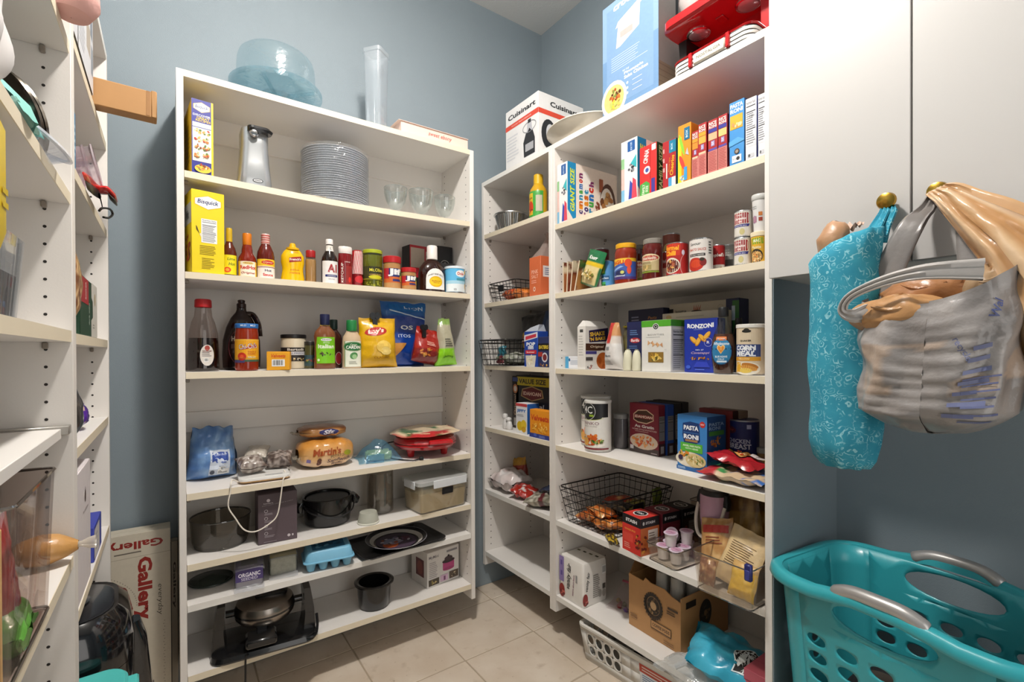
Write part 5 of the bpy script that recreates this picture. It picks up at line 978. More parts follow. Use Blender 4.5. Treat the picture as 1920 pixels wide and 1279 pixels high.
def bert(d,w,h):
    q=w*.75; d.rect(-q*.7,q*.7,h*.22,h*.52,'#b9a87c'); d.ell(0,h*.52,q*.75,h*.1,'#d8c9a0'); d.ell(0,h*.52,q*.66,h*.065,'#a8241e'); d.text('Bertolli',0,h*.52,q*.95,h*.06,'#ecdcd0',.02); d.lines(-q*.5,q*.4,h*.38,h*.44,2,'#6a5a3a'); d.rect(-q*.5,q*.2,h*.24,h*.36,'#9a8a54'); d.food(-q*.15,h*.29,q*.3,h*.05,['#b98a4a','#d8b878','#7a5a2c'],8,3,.5); d.rect(-q*.7,q*.7,h*.17,h*.21,'#7a8a2c')
jar('pasta_sauce_jar','dark red sauce jar behind, between the yellow-lidded jar and the larger dark-lidded jar',(1.4658, 1.2037, 1.4453, 0.0453, 0.1612),RZ,'#4a1814','#5a5850',F=bert,neck=.85,lidh=.014)
jar('pasta_sauce_jar','large dark red sauce jar with dark lid, left of the chili can',(1.3576, 1.0625, 1.4453, 0.0689, 0.1416),RZ,'#5a1a16','#8a857c',F=bert,neck=.86,lidh=.015,shoulder=.15,rough=.1)
def f(d,w,h): q=w*.72; d.rect(-q,q,h*.03,h*.97,'#7a3a2a'); d.ell(0,h*.66,q*.5,h*.14,'#b9b060'); d.text('beans',0,h*.66,q*.7,h*.1,'#8a2a1c',.02)
def sloppy(d,w,h): q=w*.72; d.rect(-q,q,h*.45,h*.97,'#a8322a'); d.rect(-q,q,h*.03,h*.45,'#e0b8a0'); d.text('Manwich',0,h*.68,q,h*.14,'#e8dcd4',.03); d.food(0,h*.22,q*.6,h*.14,['#c8381c','#e07a4a','#f0d8c0'],14,2,.4)
can('bean_can','brown can on top at the back, above and behind the chili can',(1.5039, 1.0929, 1.4453, 0.0615, 0.1867),RZ,'#8a4a30',F=f)
can('soup_can','red and white can squeezed between the dark sauce jar and the chili can',(1.4246, 1.056, 1.4453, 0.0429, 0.1045),RZ,'#b8402c',F=sloppy)
def f(d,w,h):
    q=w*.74; d.rect(-q,q,h*.03,h*.97,'#a81e1c'); d.rect(-q*.75,q*.4,h*.6,h*.97,'#d23a18'); d.text('Hormel',-q*.2,h*.84,q*1.05,h*.15,'#f0a824',.04,a=-3); d.text('Chili',-q*.25,h*.68,q*.8,h*.15,'#f0a824',.05,a=-3); d.ell(q*.6,h*.68,q*.1,h*.08,'#d8d0e0'); d.ell(-q*.15,h*.3,q*.55,h*.24,'#e2d6c4'); d.ell(-q*.15,h*.29,q*.5,h*.2,'#5a2018'); d.food(-q*.15,h*.29,q*.45,h*.18,['#7a3020','#a85a3c','#4a1812','#d8a85a'],34,4,.28); d.ring(q*.65,h*.3,q*.25,h*.3,.001,'#e0c8c0',c0=100,c1=250)
can('chili_can','bright red and orange chili can, right of the dark sauce jars',(1.3497, 0.9577, 1.4453, 0.0691, 0.1064),RZ,'#a81e1c',F=f)
def f(d,w,h):
    q=w*.74; d.rect(-q,q,h*.03,h*.97,'#dcd6d0'); d.text('Savour',-q*.15,h*.83,q*.7,h*.09,'#3a3a34',.02,.2); d.text('TOMATO SAUCE',-q*.1,h*.66,q*1.2,h*.08,'#b8503c',.02); d.rect(-q*.55,q*.45,h*.46,h*.54,'#26231f'); d.text('NO SALT ADDED',-q*.05,h*.5,q*.85,h*.04,'#dcd6d0',.02); d.ell(-q*.15,h*.22,q*.52,h*.2,'#b02818'); d.ell(-q*.1,h*.24,q*.35,h*.12,'#cc4420'); d.ell(q*.32,h*.28,q*.2,h*.12,'#7c1a16'); d.ell(q*.26,h*.36,q*.14,h*.05,'#2c2a1c'); d.lines(q*.65,q*.9,h*.5,h*.9,5,'#4a4a48')
can('tomato_sauce_can','white tomato sauce can with red tomato picture, between chili and a red soup can',(1.3479, 0.8708, 1.4453, 0.0695, 0.1033),RZ,'#d8d2cc',F=f)
def f(d,w,h): q=w*.72; d.rect(-q,q,h*.3,h*.97,'#a01c1e'); d.rect(-q,q,h*.03,h*.3,'#d8cfc4'); d.text("Campbell's",0,h*.62,q*1.7,h*.16,'#efe6de',.03,.25); d.ell(q*.5,h*.12,q*.2,h*.1,'#a8803c')
can('soup_can','red and white condensed soup can, right of the tomato sauce can',(1.4133, 0.8535, 1.4453, 0.0403, 0.0903),RZ,'#a01c1e',F=f)
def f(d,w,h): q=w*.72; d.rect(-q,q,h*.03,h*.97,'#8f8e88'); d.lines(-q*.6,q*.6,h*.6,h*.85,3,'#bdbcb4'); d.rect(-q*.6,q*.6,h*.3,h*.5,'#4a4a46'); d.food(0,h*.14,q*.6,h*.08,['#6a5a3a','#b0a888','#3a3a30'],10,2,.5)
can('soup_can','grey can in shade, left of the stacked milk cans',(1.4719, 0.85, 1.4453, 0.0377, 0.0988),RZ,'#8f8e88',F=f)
def carn(d,w,h):
    q=w*.74; d.rect(-q,q,h*.03,h*.97,'#d8d2c8'); d.rrect(-q*.9,q*.55,h*.5,h*.9,.006,'#9c1f2a'); d.text("Nestlé",-q*.2,h*.82,q*.4,h*.045,'#efe4e0',.02); d.text('Carnation',-q*.15,h*.69,q*.95,h*.09,'#f4ece8',.03,.2); d.ell(-q*.15,h*.57,q*.12,h*.04,'#e8c8c4'); d.poly([(-q*.9,h*.38),(q*.5,h*.38),(q*.6,h*.48),(-q*.9,h*.46)],'#2c2c7a'); d.text('EVAPORATED MILK',-q*.2,h*.42,q*1.1,h*.04,'#d8d8ea',.02); d.ell(q*.0,h*.2,q*.2,h*.12,'#c9bd84')
P_=(1.3385, 0.7314, 1.4453, 0.0468, 0.0782)
can('milk_can','red and white evaporated milk can standing on the shelf, lower of the two stacked',P_,RZ,'#d8d2c8',F=carn,group='stacked milk cans')
can('milk_can','red and white evaporated milk can on top, upper of the two stacked',(P_[0]+.001,P_[1],P_[2]+P_[4]+.001,P_[3],P_[4]*.97),RZ,'#cfc8be',F=carn,turn=6,group='stacked milk cans')
def tub(name,label,P,rz,col,rim,F,cat='tub',taper=.8):
    x,y,z,w,h=P; r=w/2; o=thing(name,label,cat,(x,y,z),rz)
    MB().lathe([(r*taper,0),(r*.97,h*.86)],32).build('tub',mat(col,.45),o)
    MB().lathe([(r*.97,h*.84),(r*1.04,h*.86),(r*1.04,h*.985),(r*.99,h),(r*.3,h*.99)],32).build('lid',mat(rim,.4),o)
    if F: d=D(.006); F(d,w,h); d.build(o,fP([(r*taper*1.004,0),(r*.976,h*.86)]),'wrap_label')
    return o
def f(d,w,h): q=w*.7; d.rect(-q,q,h*.02,h*.84,'#dfae34'); d.rrect(-q*.4,q*.7,h*.6,h*.8,.004,'#7aa82c'); d.text('MAC',q*.1,h*.71,q*.6,h*.1,'#e8efcf',.03); d.text('Pasta',0,h*.5,q*.9,h*.1,'#efe2b8',.03,.2); d.ell(0,h*.22,q*.6,h*.22,'#2c2a24'); d.ell(0,h*.2,q*.52,h*.18,'#e2b06a'); d.food(0,h*.2,q*.45,h*.15,['#e8c07a','#d88a4a','#f0dca8'],20,3,.3)
P_=(1.3362, 0.6851, 1.4453, 0.0462, 0.0852)
tub('noodle_cup','yellow noodle cup with a bowl picture, below the white tub on the can shelf',(P_[0],P_[1]-.001,P_[2],P_[3]*.93,P_[4]),RZ,'#dfae34','#e8d9b8',f)
P2=(P_[0]+.006,P_[1]-.001,P_[2]+P_[4]+.001,P_[3]*.94,P_[4]*1.22)
tub('yogurt_tub','large white tub with faint print, stacked on the yellow noodle cup',P2,RZ,'#dcdad8','#c8c8c4',lambda d,w,h:(d.rect(-w*.32,-w*.02,h*.25,h*.42,'#b88a9a'),d.ring(-w*.17,h*.34,w*.12,h*.1,.001,'#7a5a8a'),d.rect(w*.1,w*.32,h*.42,h*.52,'#c87a3c'),d.rect(w*.1,w*.32,h*.28,h*.38,'#9a3c2c'),d.lines(-w*.3,w*.1,h*.6,h*.7,2,'#aaa')),'tub',.76)
# --- fourth shelf
carton('seasoning_box','small white and blue box at the left end, beside the white coating mix box',(1.3531, 1.4562, 1.1337, 0.1024, 0.0488),RZ,.08,'#e2e4e8',F=lambda d,w,h:(d.rect(-w/2,-w*.3,0,h,'#4aa0cc'),d.ell(-w*.25,h*.72,w*.05,h*.14,'#2c6a9a'),d.lines(-w*.2,w*.4,h*.3,h*.7,3,'#b9c0d0')))
def f(d,w,h): d.rect(-w/2,w/2,0,h,'#e4e0da'); d.rect(-w*.2,w*.2,h*.86,h*.93,'#4a4a48'); d.lines(-w*.36,w*.3,h*.3,h*.8,8,'#c4c0ba')
def g2(d,w,h):
    d.rect(-w/2,w/2,0,h,'#e2ddd6'); d.poly([(-w*.34,h*.62),(w*.5,h*.66),(w*.5,h*.98),(-w*.36,h*.9)],'#2a2044'); d.text('SHAKE',.002,h*.83,w*.66,h*.1,'#e6b83c',.04,a=5); d.text("'N BAKE",.004,h*.715,w*.7,h*.085,'#e6b83c',.04,a=5); d.rect(-w*.5,w*.5,h*.43,h*.6,'#4a2c1e'); d.text('Original',0,h*.52,w*.6,h*.07,'#e0cbb0',.02,.2); d.rect(-w*.5,-w*.02,h*.35,h*.42,'#4a4486'); d.ell(w*.24,h*.2,w*.34,h*.24,'#e8dfd2'); d.ell(w*.27,h*.19,w*.3,h*.2,'#b05a20'); d.food(w*.27,h*.19,w*.26,h*.17,['#c8702a','#9a4814','#b8642a'],16,2,.4); d.rect(-w*.5,-w*.2,h*.2,h*.28,'#4a4442'); d.food(-w*.3,h*.05,w*.16,h*.04,['#3a3a38','#a84a3a','#5a5a58'],8,3,.5)
P_=(1.3181, 1.3733, 1.1337, 0.033, 0.1732)
t=carton('coating_mix_box','white coating mix box with purple and gold lettering, its top flap open',(P_[0],P_[1],P_[2],.045,.168),RZ,.125,'#e4e0da',F=f,Rr=g2)
MB().loft([[(-.022,-.062,.168),(.022,-.062,.168),(.022,.06,.168),(-.022,.06,.168)],[(-.006,-.05,.192),(.006,-.05,.188),(.006,.055,.185),(-.006,.05,.192)]]).build('gable_flap',CARD('#dcd8d2'),t)
P_=(1.3231, 1.2224, 1.1337, 0.1021, 0.1855)
bag('baking_bag','white and red folded paper bag, pinched at its top, beside the coating mix box',(P_[0]+.02,P_[1],P_[2],.098,.175),RZ,.06,lambda u,v:'#dedad6' if v<.55 or (u<.25 and v<.62) else ('#b8302c' if u<.55 else ('#c08a58' if v>.7 else '#cfc4ba')),'bag',None,91,.003,topw=.42,seal=.02,pinch=0,F=lambda d,w,h:(d.text('Minute',-w*.1,h*.3,w*.36,h*.05,'#55585c',.02),d.lines(-w*.3,w*.2,h*.1,h*.2,3,'#a9a6a4'),d.lines(-w*.25,w*.1,h*.42,h*.5,2,'#7c8088')))
P_=(1.3731, 1.1957, 1.1337, 0.0713, 0.174)
bag('herb_bag','olive green see-through bag with yellow clip behind the folded white bag',(P_[0]+.03,P_[1],P_[2],.10,.165),RZ,.05,lambda u,v:mix((74,70,38),(128,120,70),max(0,min(1,.5+nz(u*6,v*6,0,1,3)))),'bag',None,92,.005,topw=.6)
o=thing('bag_clip','yellow bag clip standing on the shelf behind the navy pasta box','clip',(P_[0]+.022,P_[1]-.005,P_[2]),RZ)
MB().box(-.004,.004,-.004,.004,0,.155).build('stem',mat('#3c3a1c',.5),o); MB().loft([rring(.012,.012,.003,.150,3),rring(.014,.012,.004,.158,3)]).mv(0,0,0).build('clip_joint',mat('#b8a82c',.4),o); MB().box(-.034,.034,-.006,.006,.157,.165,bev=.002).build('clip_bar',mat('#b8a82c',.4),o)
def f(d,w,h): d.text('Barilla',w*.05,h*.62,w*.5,h*.06,'#e8d8dc',.02); d.ell(w*.05,h*.62,w*.0,h*.0,'#a81c24'); d.lines(-w*.3,w*.3,h*.68,h*.8,3,'#4a6a9a'); d.lines(-w*.35,w*.35,h*.42,h*.5,2,'#3c5a8a')
def f1(d,w,h): d.rect(-w/2,w/2,0,h,'#1c2450'); d.ell(w*.02,h*.62,w*.34,h*.055,'#a8242c'); d.text('Barilla',w*.02,h*.62,w*.52,h*.06,'#f0e4e4',.02,.15); d.lines(-w*.3,w*.3,h*.72,h*.84,3,'#5a7aa8'); d.lines(-w*.36,w*.36,h*.44,h*.52,2,'#4a6a9a')
carton('pasta_box','navy blue pasta box, left of the white and green pasta box, white rolls before it',(1.3531, 1.1377, 1.1337, 0.07, 0.1742),RZ,.07,'#1c2450',F=f1)
carton('pasta_box','dark navy pasta box standing at the back, above the white and green box',(1.4931, 1.2045, 1.1337, 0.168, 0.2317),RZ,.07,'#1a1d3c',F=lambda d,w,h:(d.lines(-w*.4,-w*.1,h*.8,h*.9,2,'#7a7c98'),d.text('Pasta',w*.2,h*.85,w*.24,h*.05,'#b8783c',.01,.2)))
for k,lab in enumerate(('pale cream wrapped roll, left one of the pair before the navy pasta box','pale cream wrapped roll, right one of the pair before the navy pasta box')):
    P_=((1.3327, 1.1516, 1.1337, 0.0352, 0.0732),(1.3334, 1.1125, 1.1337, 0.0326, 0.0711))[k]
    o=thing('wrapped_roll',lab,'roll',P_[:3],RZ,'cream wrapped rolls'); r=P_[3]/2; h=P_[4]
    MB().lathe([(r*.8,0),(r,.004),(r*1.0,h*.5),(r*.8,h*.85),(r*.5,h)],18).xf(lambda a,b,c:(a*(1+.05*nz(a*60,b*60,c*40,1,3)),b*(1+.05*nz(a*60,b*60,c*40,1,4)),c)).build('wrapper',mat('#d9d5bc',.35,bump=.3,bscale=60),o)
    MB().lathe([(r*.55,h*.96),(r*.3,h*1.0),(r*.42,h*1.06)],12,cap1=True).build('twist',mat('#d0ccb4',.35),o)
def f(d,w,h):
    d.rect(-w/2,w/2,h*.875,h,'#4fa22a'); d.ell(0,h*.875,w*.105,h*.065,'#e4e4e0'); d.ell(0,h*.875,w*.085,h*.052,'#1c1c1c'); d.ring(0,h*.875,w*.05,h*.032,.0016,'#e4e4e0'); d.text('BOWTIES',0,h*.72,w*.55,h*.032,'#a9a9a6',.01,sp=1.1); d.lines(-w*.34,w*.34,h*.66,h*.69,1,'#c9c9c6')
    for a,b in ((-.18,.56),(-.02,.53),(.14,.52)): d.poly([(w*(a-.1),h*(b-.05)),(w*a,h*b),(w*(a-.09),h*(b+.05))],'#d8a878'); d.poly([(w*(a+.1),h*(b-.05)),(w*a,h*b),(w*(a+.08),h*(b+.045))],'#c8946a')
    d.rect(-w*.26,w*.26,h*.18,h*.38,'#8a6a2c'); d.food(0,h*.28,w*.22,h*.075,['#d8b048','#e8cc78','#5a5420','#a87c2c'],26,2,.4); d.lines(w*.3,w*.4,h*.42,h*.44,1,'#bbb')
def g2(d,w,h): d.rect(-w/2,w/2,h*.875,h,'#3f8a22'); d.facts(-w*.42,w*.2,h*.03,h*.82,4,'#b9b9bc')
carton('pasta_box','white bow-tie pasta box with a green top band, left of the royal blue box',(1.3331, 1.0311, 1.1337, 0.1197, 0.173),RZ,.10,'#dcdad4',F=f,Rr=g2)
def f(d,w,h):
    d.text('RONZONI',0,h*.86,w*.8,h*.085,'#f2f2f4',.05,arc=-.003); d.lines(-w*.2,w*.2,h*.79,h*.81,1,'#7a90d0')
    for a,b,t in ((-.2,.6,-40),(-.06,.58,60),(.06,.64,-40),(.2,.68,45)): d.ell(w*a,h*b,w*.15,h*.045,'#b87a1c',a=t); d.ell(w*a,h*(b+.012),w*.13,h*.035,'#e8b040',a=t)
    d.ring(w*.24,h*.56,w*.12,h*.08,.0008,'#c8d0ec'); d.text('R',w*.24,h*.56,w*.08,h*.05,'#e8ecf8',.02); d.text('NO. 57',-.002,h*.42,w*.24,h*.025,'#dfe4f4',.02); d.text('Cavatappi',0,h*.36,w*.56,h*.055,'#b9a0c0',.02,.2); d.food(0,h*.26,w*.33,h*.03,['#c88a2c','#a86a1c','#7a4a14','#e0a848'],26,4,.5); d.poly([(-w*.2,h*.1),(w*.3,h*.1),(w*.2,h*.2),(-w*.1,h*.2)],'#2c3fb0'); d.ell(-w*.36,h*.1,w*.07,h*.035,'#3c5cc4'); d.lines(-w*.15,w*.25,h*.04,h*.07,1,'#5a74d0')
carton('pasta_box','royal blue corkscrew pasta box with white lettering, left of the syrup bottle',(1.3781, 0.894, 1.1337, 0.117, 0.1719),RZ,.045,'#16309a',F=f)
def f(d,w,h):
    d.ell(0,h*.335,w*.46,h*.20,'#1c3c5c'); d.ell(0,h*.34,w*.44,h*.19,'#2f7fb0'); d.rrect(-w*.22,w*.22,h*.50,h*.56,.003,'#d8742c'); d.text('ORGANIC',0,h*.53,w*.36,h*.025,'#f0d8c0',.02); d.text('Wholesome',0,h*.455,w*.66,h*.045,'#eaf2f6',.02,.25)
    d.poly([(0,h*.30),(-w*.16,h*.38),(-w*.155,h*.42),(-w*.08,h*.435),(0,h*.41),(w*.08,h*.435),(w*.155,h*.42),(w*.16,h*.38)],'#eac88a'); d.poly([(0,h*.315),(-w*.13,h*.38),(-w*.12,h*.41),(-w*.07,h*.42),(0,h*.395),(w*.07,h*.42),(w*.12,h*.41),(w*.13,h*.38)],'#e08a28'); d.text('BLUE AGAVE',0,h*.26,w*.5,h*.03,'#e6f0f6',.03); d.text('SYRUP',0,h*.22,w*.26,h*.025,'#e6f0f6',.02); d.rect(-w*.18,w*.22,h*.175,h*.2,'#dfeaf2')
bottle('syrup_bottle','amber syrup bottle with black cap and blue oval label, before the royal blue box',(1.344, 0.7953, 1.1337, 0.0699, 0.1981),RZ,[(.72,0),(.82,.015),(.95,.2),(1,.38),(.9,.52),(.66,.65),(.44,.76),(.40,.84),(.38,.87)],'#5c2a18',[(.36,.86),(.41,.865),(.41,.985),(.37,1)],'#1a1a1c',glass='#dfe2da',level=.60,F=f,sy=.7)
def f(d,w,h):
    q=w*.74; d.rect(-q,q,.004,h*.97,'#d6c4a8'); d.text('CORN',-q*.2,h*.50,q*1.0,h*.11,'#fff'); d.rect(-q,q*.62,h*.36,h*.6,'#27407c'); d.text('CORN',-q*.15,h*.535,q*1.05,h*.1,'#eef0f4',.05); d.text('MEAL',-q*.15,h*.42,q*1.05,h*.1,'#eef0f4',.05); d.rect(-q,q*.62,h*.28,h*.355,'#d89a2c'); d.text('YELLOW',-q*.2,h*.317,q*.6,h*.03,'#f4e0b0',.02); d.text('QUAKER',-q*.1,h*.67,q*.55,h*.04,'#3a3834',.03); d.ell(-q*.05,h*.86,q*.22,h*.03,'#26241f'); d.ell(-q*.05,h*.885,q*.13,h*.03,'#26241f'); d.ell(-q*.05,h*.13,q*.65,h*.13,'#e9e1d0'); d.poly([(-q*.7,h*.06),(-q*.3,h*.06),(-q*.35,h*.24),(-q*.6,h*.26)],'#e0a82c'); d.ell(q*.1,h*.18,q*.4,h*.055,'#b8742a',a=-12); d.ell(q*.05,h*.14,q*.4,h*.05,'#d89a48',a=-12); d.ell(-q*.1,h*.09,q*.3,h*.05,'#e8c860')
P_=(1.3533, 0.7167, 1.1337, 0.0764, 0.1437)
o=can('cornmeal_canister','round beige corn meal canister at the right end of the pasta shelf',P_,RZ,'#d6c4a8',F=f,metal='#d8d4cc',lid='#e4e0d8')
carton('pasta_box','long cream spaghetti box lying at the back, above the royal blue box, lower one',(1.4431, 0.9711, 1.1337, 0.2328, 0.2022),RZ,.05,'#cfc4ae',F=lambda d,w,h:(d.ell(-w*.38,h*.93,w*.05,h*.04,'#c8a878'),d.lines(-w*.25,w*.4,h*.9,h*.95,1,'#b9ae98')))
carton('pasta_box','long cream lasagna box with red sun mark, at the very back of the pasta shelf',(1.5231, 1.0028, 1.1337, 0.228, 0.2422),RZ,.06,'#c9bfac',F=lambda d,w,h:(d.rect(-w*.5,-w*.42,h*.8,h*.93,'#2a2420'),d.text('lasagna',-w*.28,h*.88,w*.2,h*.05,'#4a4a3c',.02),d.ell(w*.0,h*.86,w*.1,h*.03,'#3a2a20'),[d.poly([(w*(k*.03-.02),h*.89),(w*(k*.03+.0),h*.89),(w*(k*.04+.0),h*.97)],'#b84a2c') for k in (-1,0,1,2)],d.ring(w*.4,h*.88,w*.05,h*.06,.001,'#a0947c')))
carton('cracker_box','dark blue and green box at the back, behind the black-capped syrup bottle',(1.5031, 0.8579, 1.1337, 0.0458, 0.2411),RZ,.06,'#20284a',F=lambda d,w,h:(d.rect(0,w*.5,0,h*.97,'#2f6a34'),d.rect(-w*.05,w*.2,h*.7,h*.9,'#b8c8d8')))
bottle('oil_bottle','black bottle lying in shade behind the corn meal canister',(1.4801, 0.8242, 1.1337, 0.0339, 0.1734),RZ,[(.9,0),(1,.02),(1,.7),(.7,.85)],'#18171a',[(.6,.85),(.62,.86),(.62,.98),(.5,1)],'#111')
# --- fifth shelf
def fourc(pan):
    def f(d,w,h):
        q=w*.74; d.rect(-q,q,.004,h*.97,'#dfdbd4'); d.rect(-q,q,h*.68,h*.97,'#1c1c1e'); d.ell(-q*.1,h*.68,q*.75,h*.06,'#1c1c1e'); d.ring(-q*.1,h*.79,q*.42,h*.17,.0016,'#d8d8d4'); d.ell(-q*.1,h*.79,q*.39,h*.155,'#222422'); d.text('4C',-q*.12,h*.82,q*.56,h*.14,'#eeeeea',.01); d.rect(-q*.02,q*.22,h*.69,h*.73,'#8aa82c'); d.ring(-q*.1,h*.7,q*.9,h*.08,.0016,'#b9c050',c0=200,c1=340)
        d.text('PANKO' if pan else 'SEASONED',-q*.0,h*.56,q*1.0,h*.06,'#a9808a' if not pan else '#8c6a72',.01); d.text('BREAD CRUMBS',0,h*.5,q*.8,h*.025,'#b0a8a4')
        pal=['#d87a2c','#c8581c','#e8b060','#a83a14','#7a8a3c'] if pan else ['#c8401c','#a82a14','#e07a3c','#6a7a2c','#d8a060']
        d.ell(0,h*.15,q*.8,h*.07,'#ece6da'); d.food(0,h*.24,q*.75,h*.12,pal,34,3+pan,.35); d.ell(-q*.25,h*.2,q*.22,h*.08,'#dca04a'); d.food(q*.4,h*.22,q*.3,h*.06,['#5a7a2c','#3c5a1c','#8aa850'],10,2,.4); d.rect(-q,q,h*.055,h*.085,'#7a2028')
    return f
for i,(pan,lab) in enumerate(((0,'larger white and black bread crumb canister, standing behind the panko one'),(1,'smaller panko canister with white lid, in front at the left end of its shelf'))):
    P_=((1.49, 1.5327, 0.8141, 0.1418, 0.1976),(1.4257, 1.3789, 0.8141, 0.1047, 0.1943))[i]
    P_=(1.452,1.428,P_[2],.122,.205) if i==0 else (1.372,1.338,P_[2],.104,.198)
    can('crumb_canister',lab,P_,RZ,'#dfdbd4',F=fourc(pan),metal='#c8c6c2',lid='#d9d7d2',turn=-8 if i else -4)
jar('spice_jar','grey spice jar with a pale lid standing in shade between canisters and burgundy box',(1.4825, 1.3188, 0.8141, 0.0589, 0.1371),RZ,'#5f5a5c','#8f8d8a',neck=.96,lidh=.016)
def ida(c): 
    def f(d,w,h):
        d.poly([(-w*.36,h*.66),(-w*.36,h*.78),(-w*.2,h*.87),(w*.1,h*.89),(w*.34,h*.8),(w*.34,h*.68),(w*.1,h*.6),(-w*.2,h*.61)],'#d8b898'); d.poly([(-w*.33,h*.67),(-w*.33,h*.77),(-w*.19,h*.85),(w*.1,h*.87),(w*.31,h*.79),(w*.31,h*.69),(w*.1,h*.62),(-w*.19,h*.63)],'#4a2c1c'); d.rect(-w*.33,w*.32,h*.7,h*.775,c); d.text('IDAHOAN',0,h*.738,w*.6,h*.055,'#e8cdb8',.04)
        d.text('Au Gratin',w*.02,h*.545,w*.66,h*.06,'#f0e6e0',.03); d.text('HOME STYLE POTATOES',w*.02,h*.475,w*.84,h*.03,'#d8b8b0',.02); d.lines(-w*.3,w*.36,h*.42,h*.45,1,'#b88a84'); d.rect(-w/2,w/2,0,h*.12,'#4a3a38'); d.ell(.0,h*.24,w*.48,h*.16,'#e0c8b0'); d.food(0,h*.25,w*.42,h*.12,['#e07a3c','#d85a2c','#f0a868','#e89a50'],34,5,.3); d.rect(-w*.46,-w*.34,h*.06,h*.14,'#d8d0d0'); d.rect(w*.26,w*.46,h*.03,h*.05,'#a89a9a')
    return f
def ida_side(d,w,h): d.facts(-w*.42,w*.42,h*.3,h*.78,4,'#8f8a84'); d.rect(-w*.3,w*.3,h*.04,h*.2,'#8a8280'); d.rect(-w/2,w/2,0,h*.24,'#3a1c20'); d.rect(-w*.2,w*.3,h*.05,h*.19,'#a8a0a0')
carton('potato_mix_box','burgundy au gratin potato box, front one of the row beside it',(1.4629, 1.1882, 0.8141, 0.1432, 0.1886),RZ-3,.035,'#7c1a2c',F=ida('#8a2028'),Rr=ida_side)
P_=(1.4629, 1.1882, 0.8141, 0.1432, 0.1886)
for k,(c,lab) in enumerate((('#1f4a9a','blue potato mix box directly behind the burgundy one'),('#1f1c1e','black potato mix box, third in the row behind the burgundy one'),('#241f1f','black potato mix box, rearmost in the row behind the burgundy one'))):
    carton('potato_mix_box',lab,(P_[0]+.040+.0405*k,P_[1]-.004*k-.008,P_[2],P_[3],P_[4]*(1.0+.012*k)),RZ-3,.037,c,F=None,Rr=ida_side,group='potato mix boxes in a row')
def f(d,w,h):
    d.poly([(-w*.32,h*.64),(-w*.3,h*.85),(-w*.05,h*.89),(w*.25,h*.87),(w*.28,h*.55),(w*.1,h*.48),(-w*.26,h*.5)],'#1c3a72'); d.text('PASTA',-w*.02,h*.775,w*.5,h*.085,'#f0f2f4',.05); d.rect(-w*.28,w*.24,h*.68,h*.69,'#4a80c0'); d.text('RONI',-w*.02,h*.615,w*.5,h*.085,'#f0f2f4',.05); d.rect(-w*.22,w*.2,h*.525,h*.565,'#a87a50'); d.ell(w*.36,h*.86,w*.09,h*.055,'#c8322c'); d.text('NEW',w*.36,h*.86,w*.12,h*.03,'#f0d8d4',.02)
    d.rect(-w*.38,w*.36,h*.34,h*.5,'#58b23c'); d.text('ANGEL HAIR PASTA',0,h*.45,w*.6,h*.035,'#e6f2d8',.03); d.text('WITH HERBS',0,h*.40,w*.44,h*.03,'#e6f2d8',.02); d.ell(-w*.05,h*.2,w*.5,h*.14,'#e6dcc8'); d.food(-w*.2,h*.28,w*.28,h*.07,['#d8842c','#b8601c','#3a6a2c','#e0a850'],18,2,.4); d.ell(w*.14,h*.2,w*.34,h*.12,'#d8c088'); d.food(w*.14,h*.2,w*.3,h*.1,['#e8d8a8','#c8a860','#f0e4c0','#7a8a3c'],34,3,.25); d.ell(-w*.36,h*.22,w*.08,h*.05,'#3a2a4a'); d.rect(-w/2,w/2,0,h*.07,'#1f5a9a'); d.lines(-w*.46,-w*.1,h*.015,h*.06,2,'#b9d0e6')
def g2(d,w,h): d.rect(-w/2,w/2,0,h,'#1f4f8c'); d.text('PASTA',0,h*.86,w*.8,h*.06,'#8fb4d8',.03); d.text('RONI',-w*.1,h*.79,w*.6,h*.06,'#8fb4d8',.03); d.rect(-w*.4,w*.4,h*.66,h*.74,'#3f8a3c'); d.food(0,h*.55,w*.36,h*.08,['#b8782c','#d8a050','#8a4a1c'],16,3,.4); d.lines(-w*.3,w*.3,h*.2,h*.4,5,'#3a70b0')
carton('pasta_mix_box','light blue pasta mix box with a green band, front of the fifth shelf',(1.3708, 0.9206, 0.8141, 0.1106, 0.1795),RZ-2,.10,'#3a80c4',F=f,Rr=g2)
P_=(1.3708, 0.9206, 0.8141, 0.1106, 0.1795)
carton('rice_mix_box','dark red mix box standing right behind the light blue pasta mix box',(P_[0]+.115,P_[1]-.012,P_[2],.125,.192),RZ-2,.03,'#6c1c20',Rr=lambda d,w,h:d.rect(-w/2,w/2,0,h,'#3a1416'))
carton('rice_mix_box','beige mix box with side print, standing behind the dark red mix box',(P_[0]+.148,P_[1]-.018,P_[2],.125,.19),RZ-2,.045,'#8a7866',Rr=lambda d,w,h:(d.rect(-w/2,w/2,0,h,'#94806c'),d.lines(-w*.3,w*.3,h*.2,h*.9,8,'#6a5848',3)))
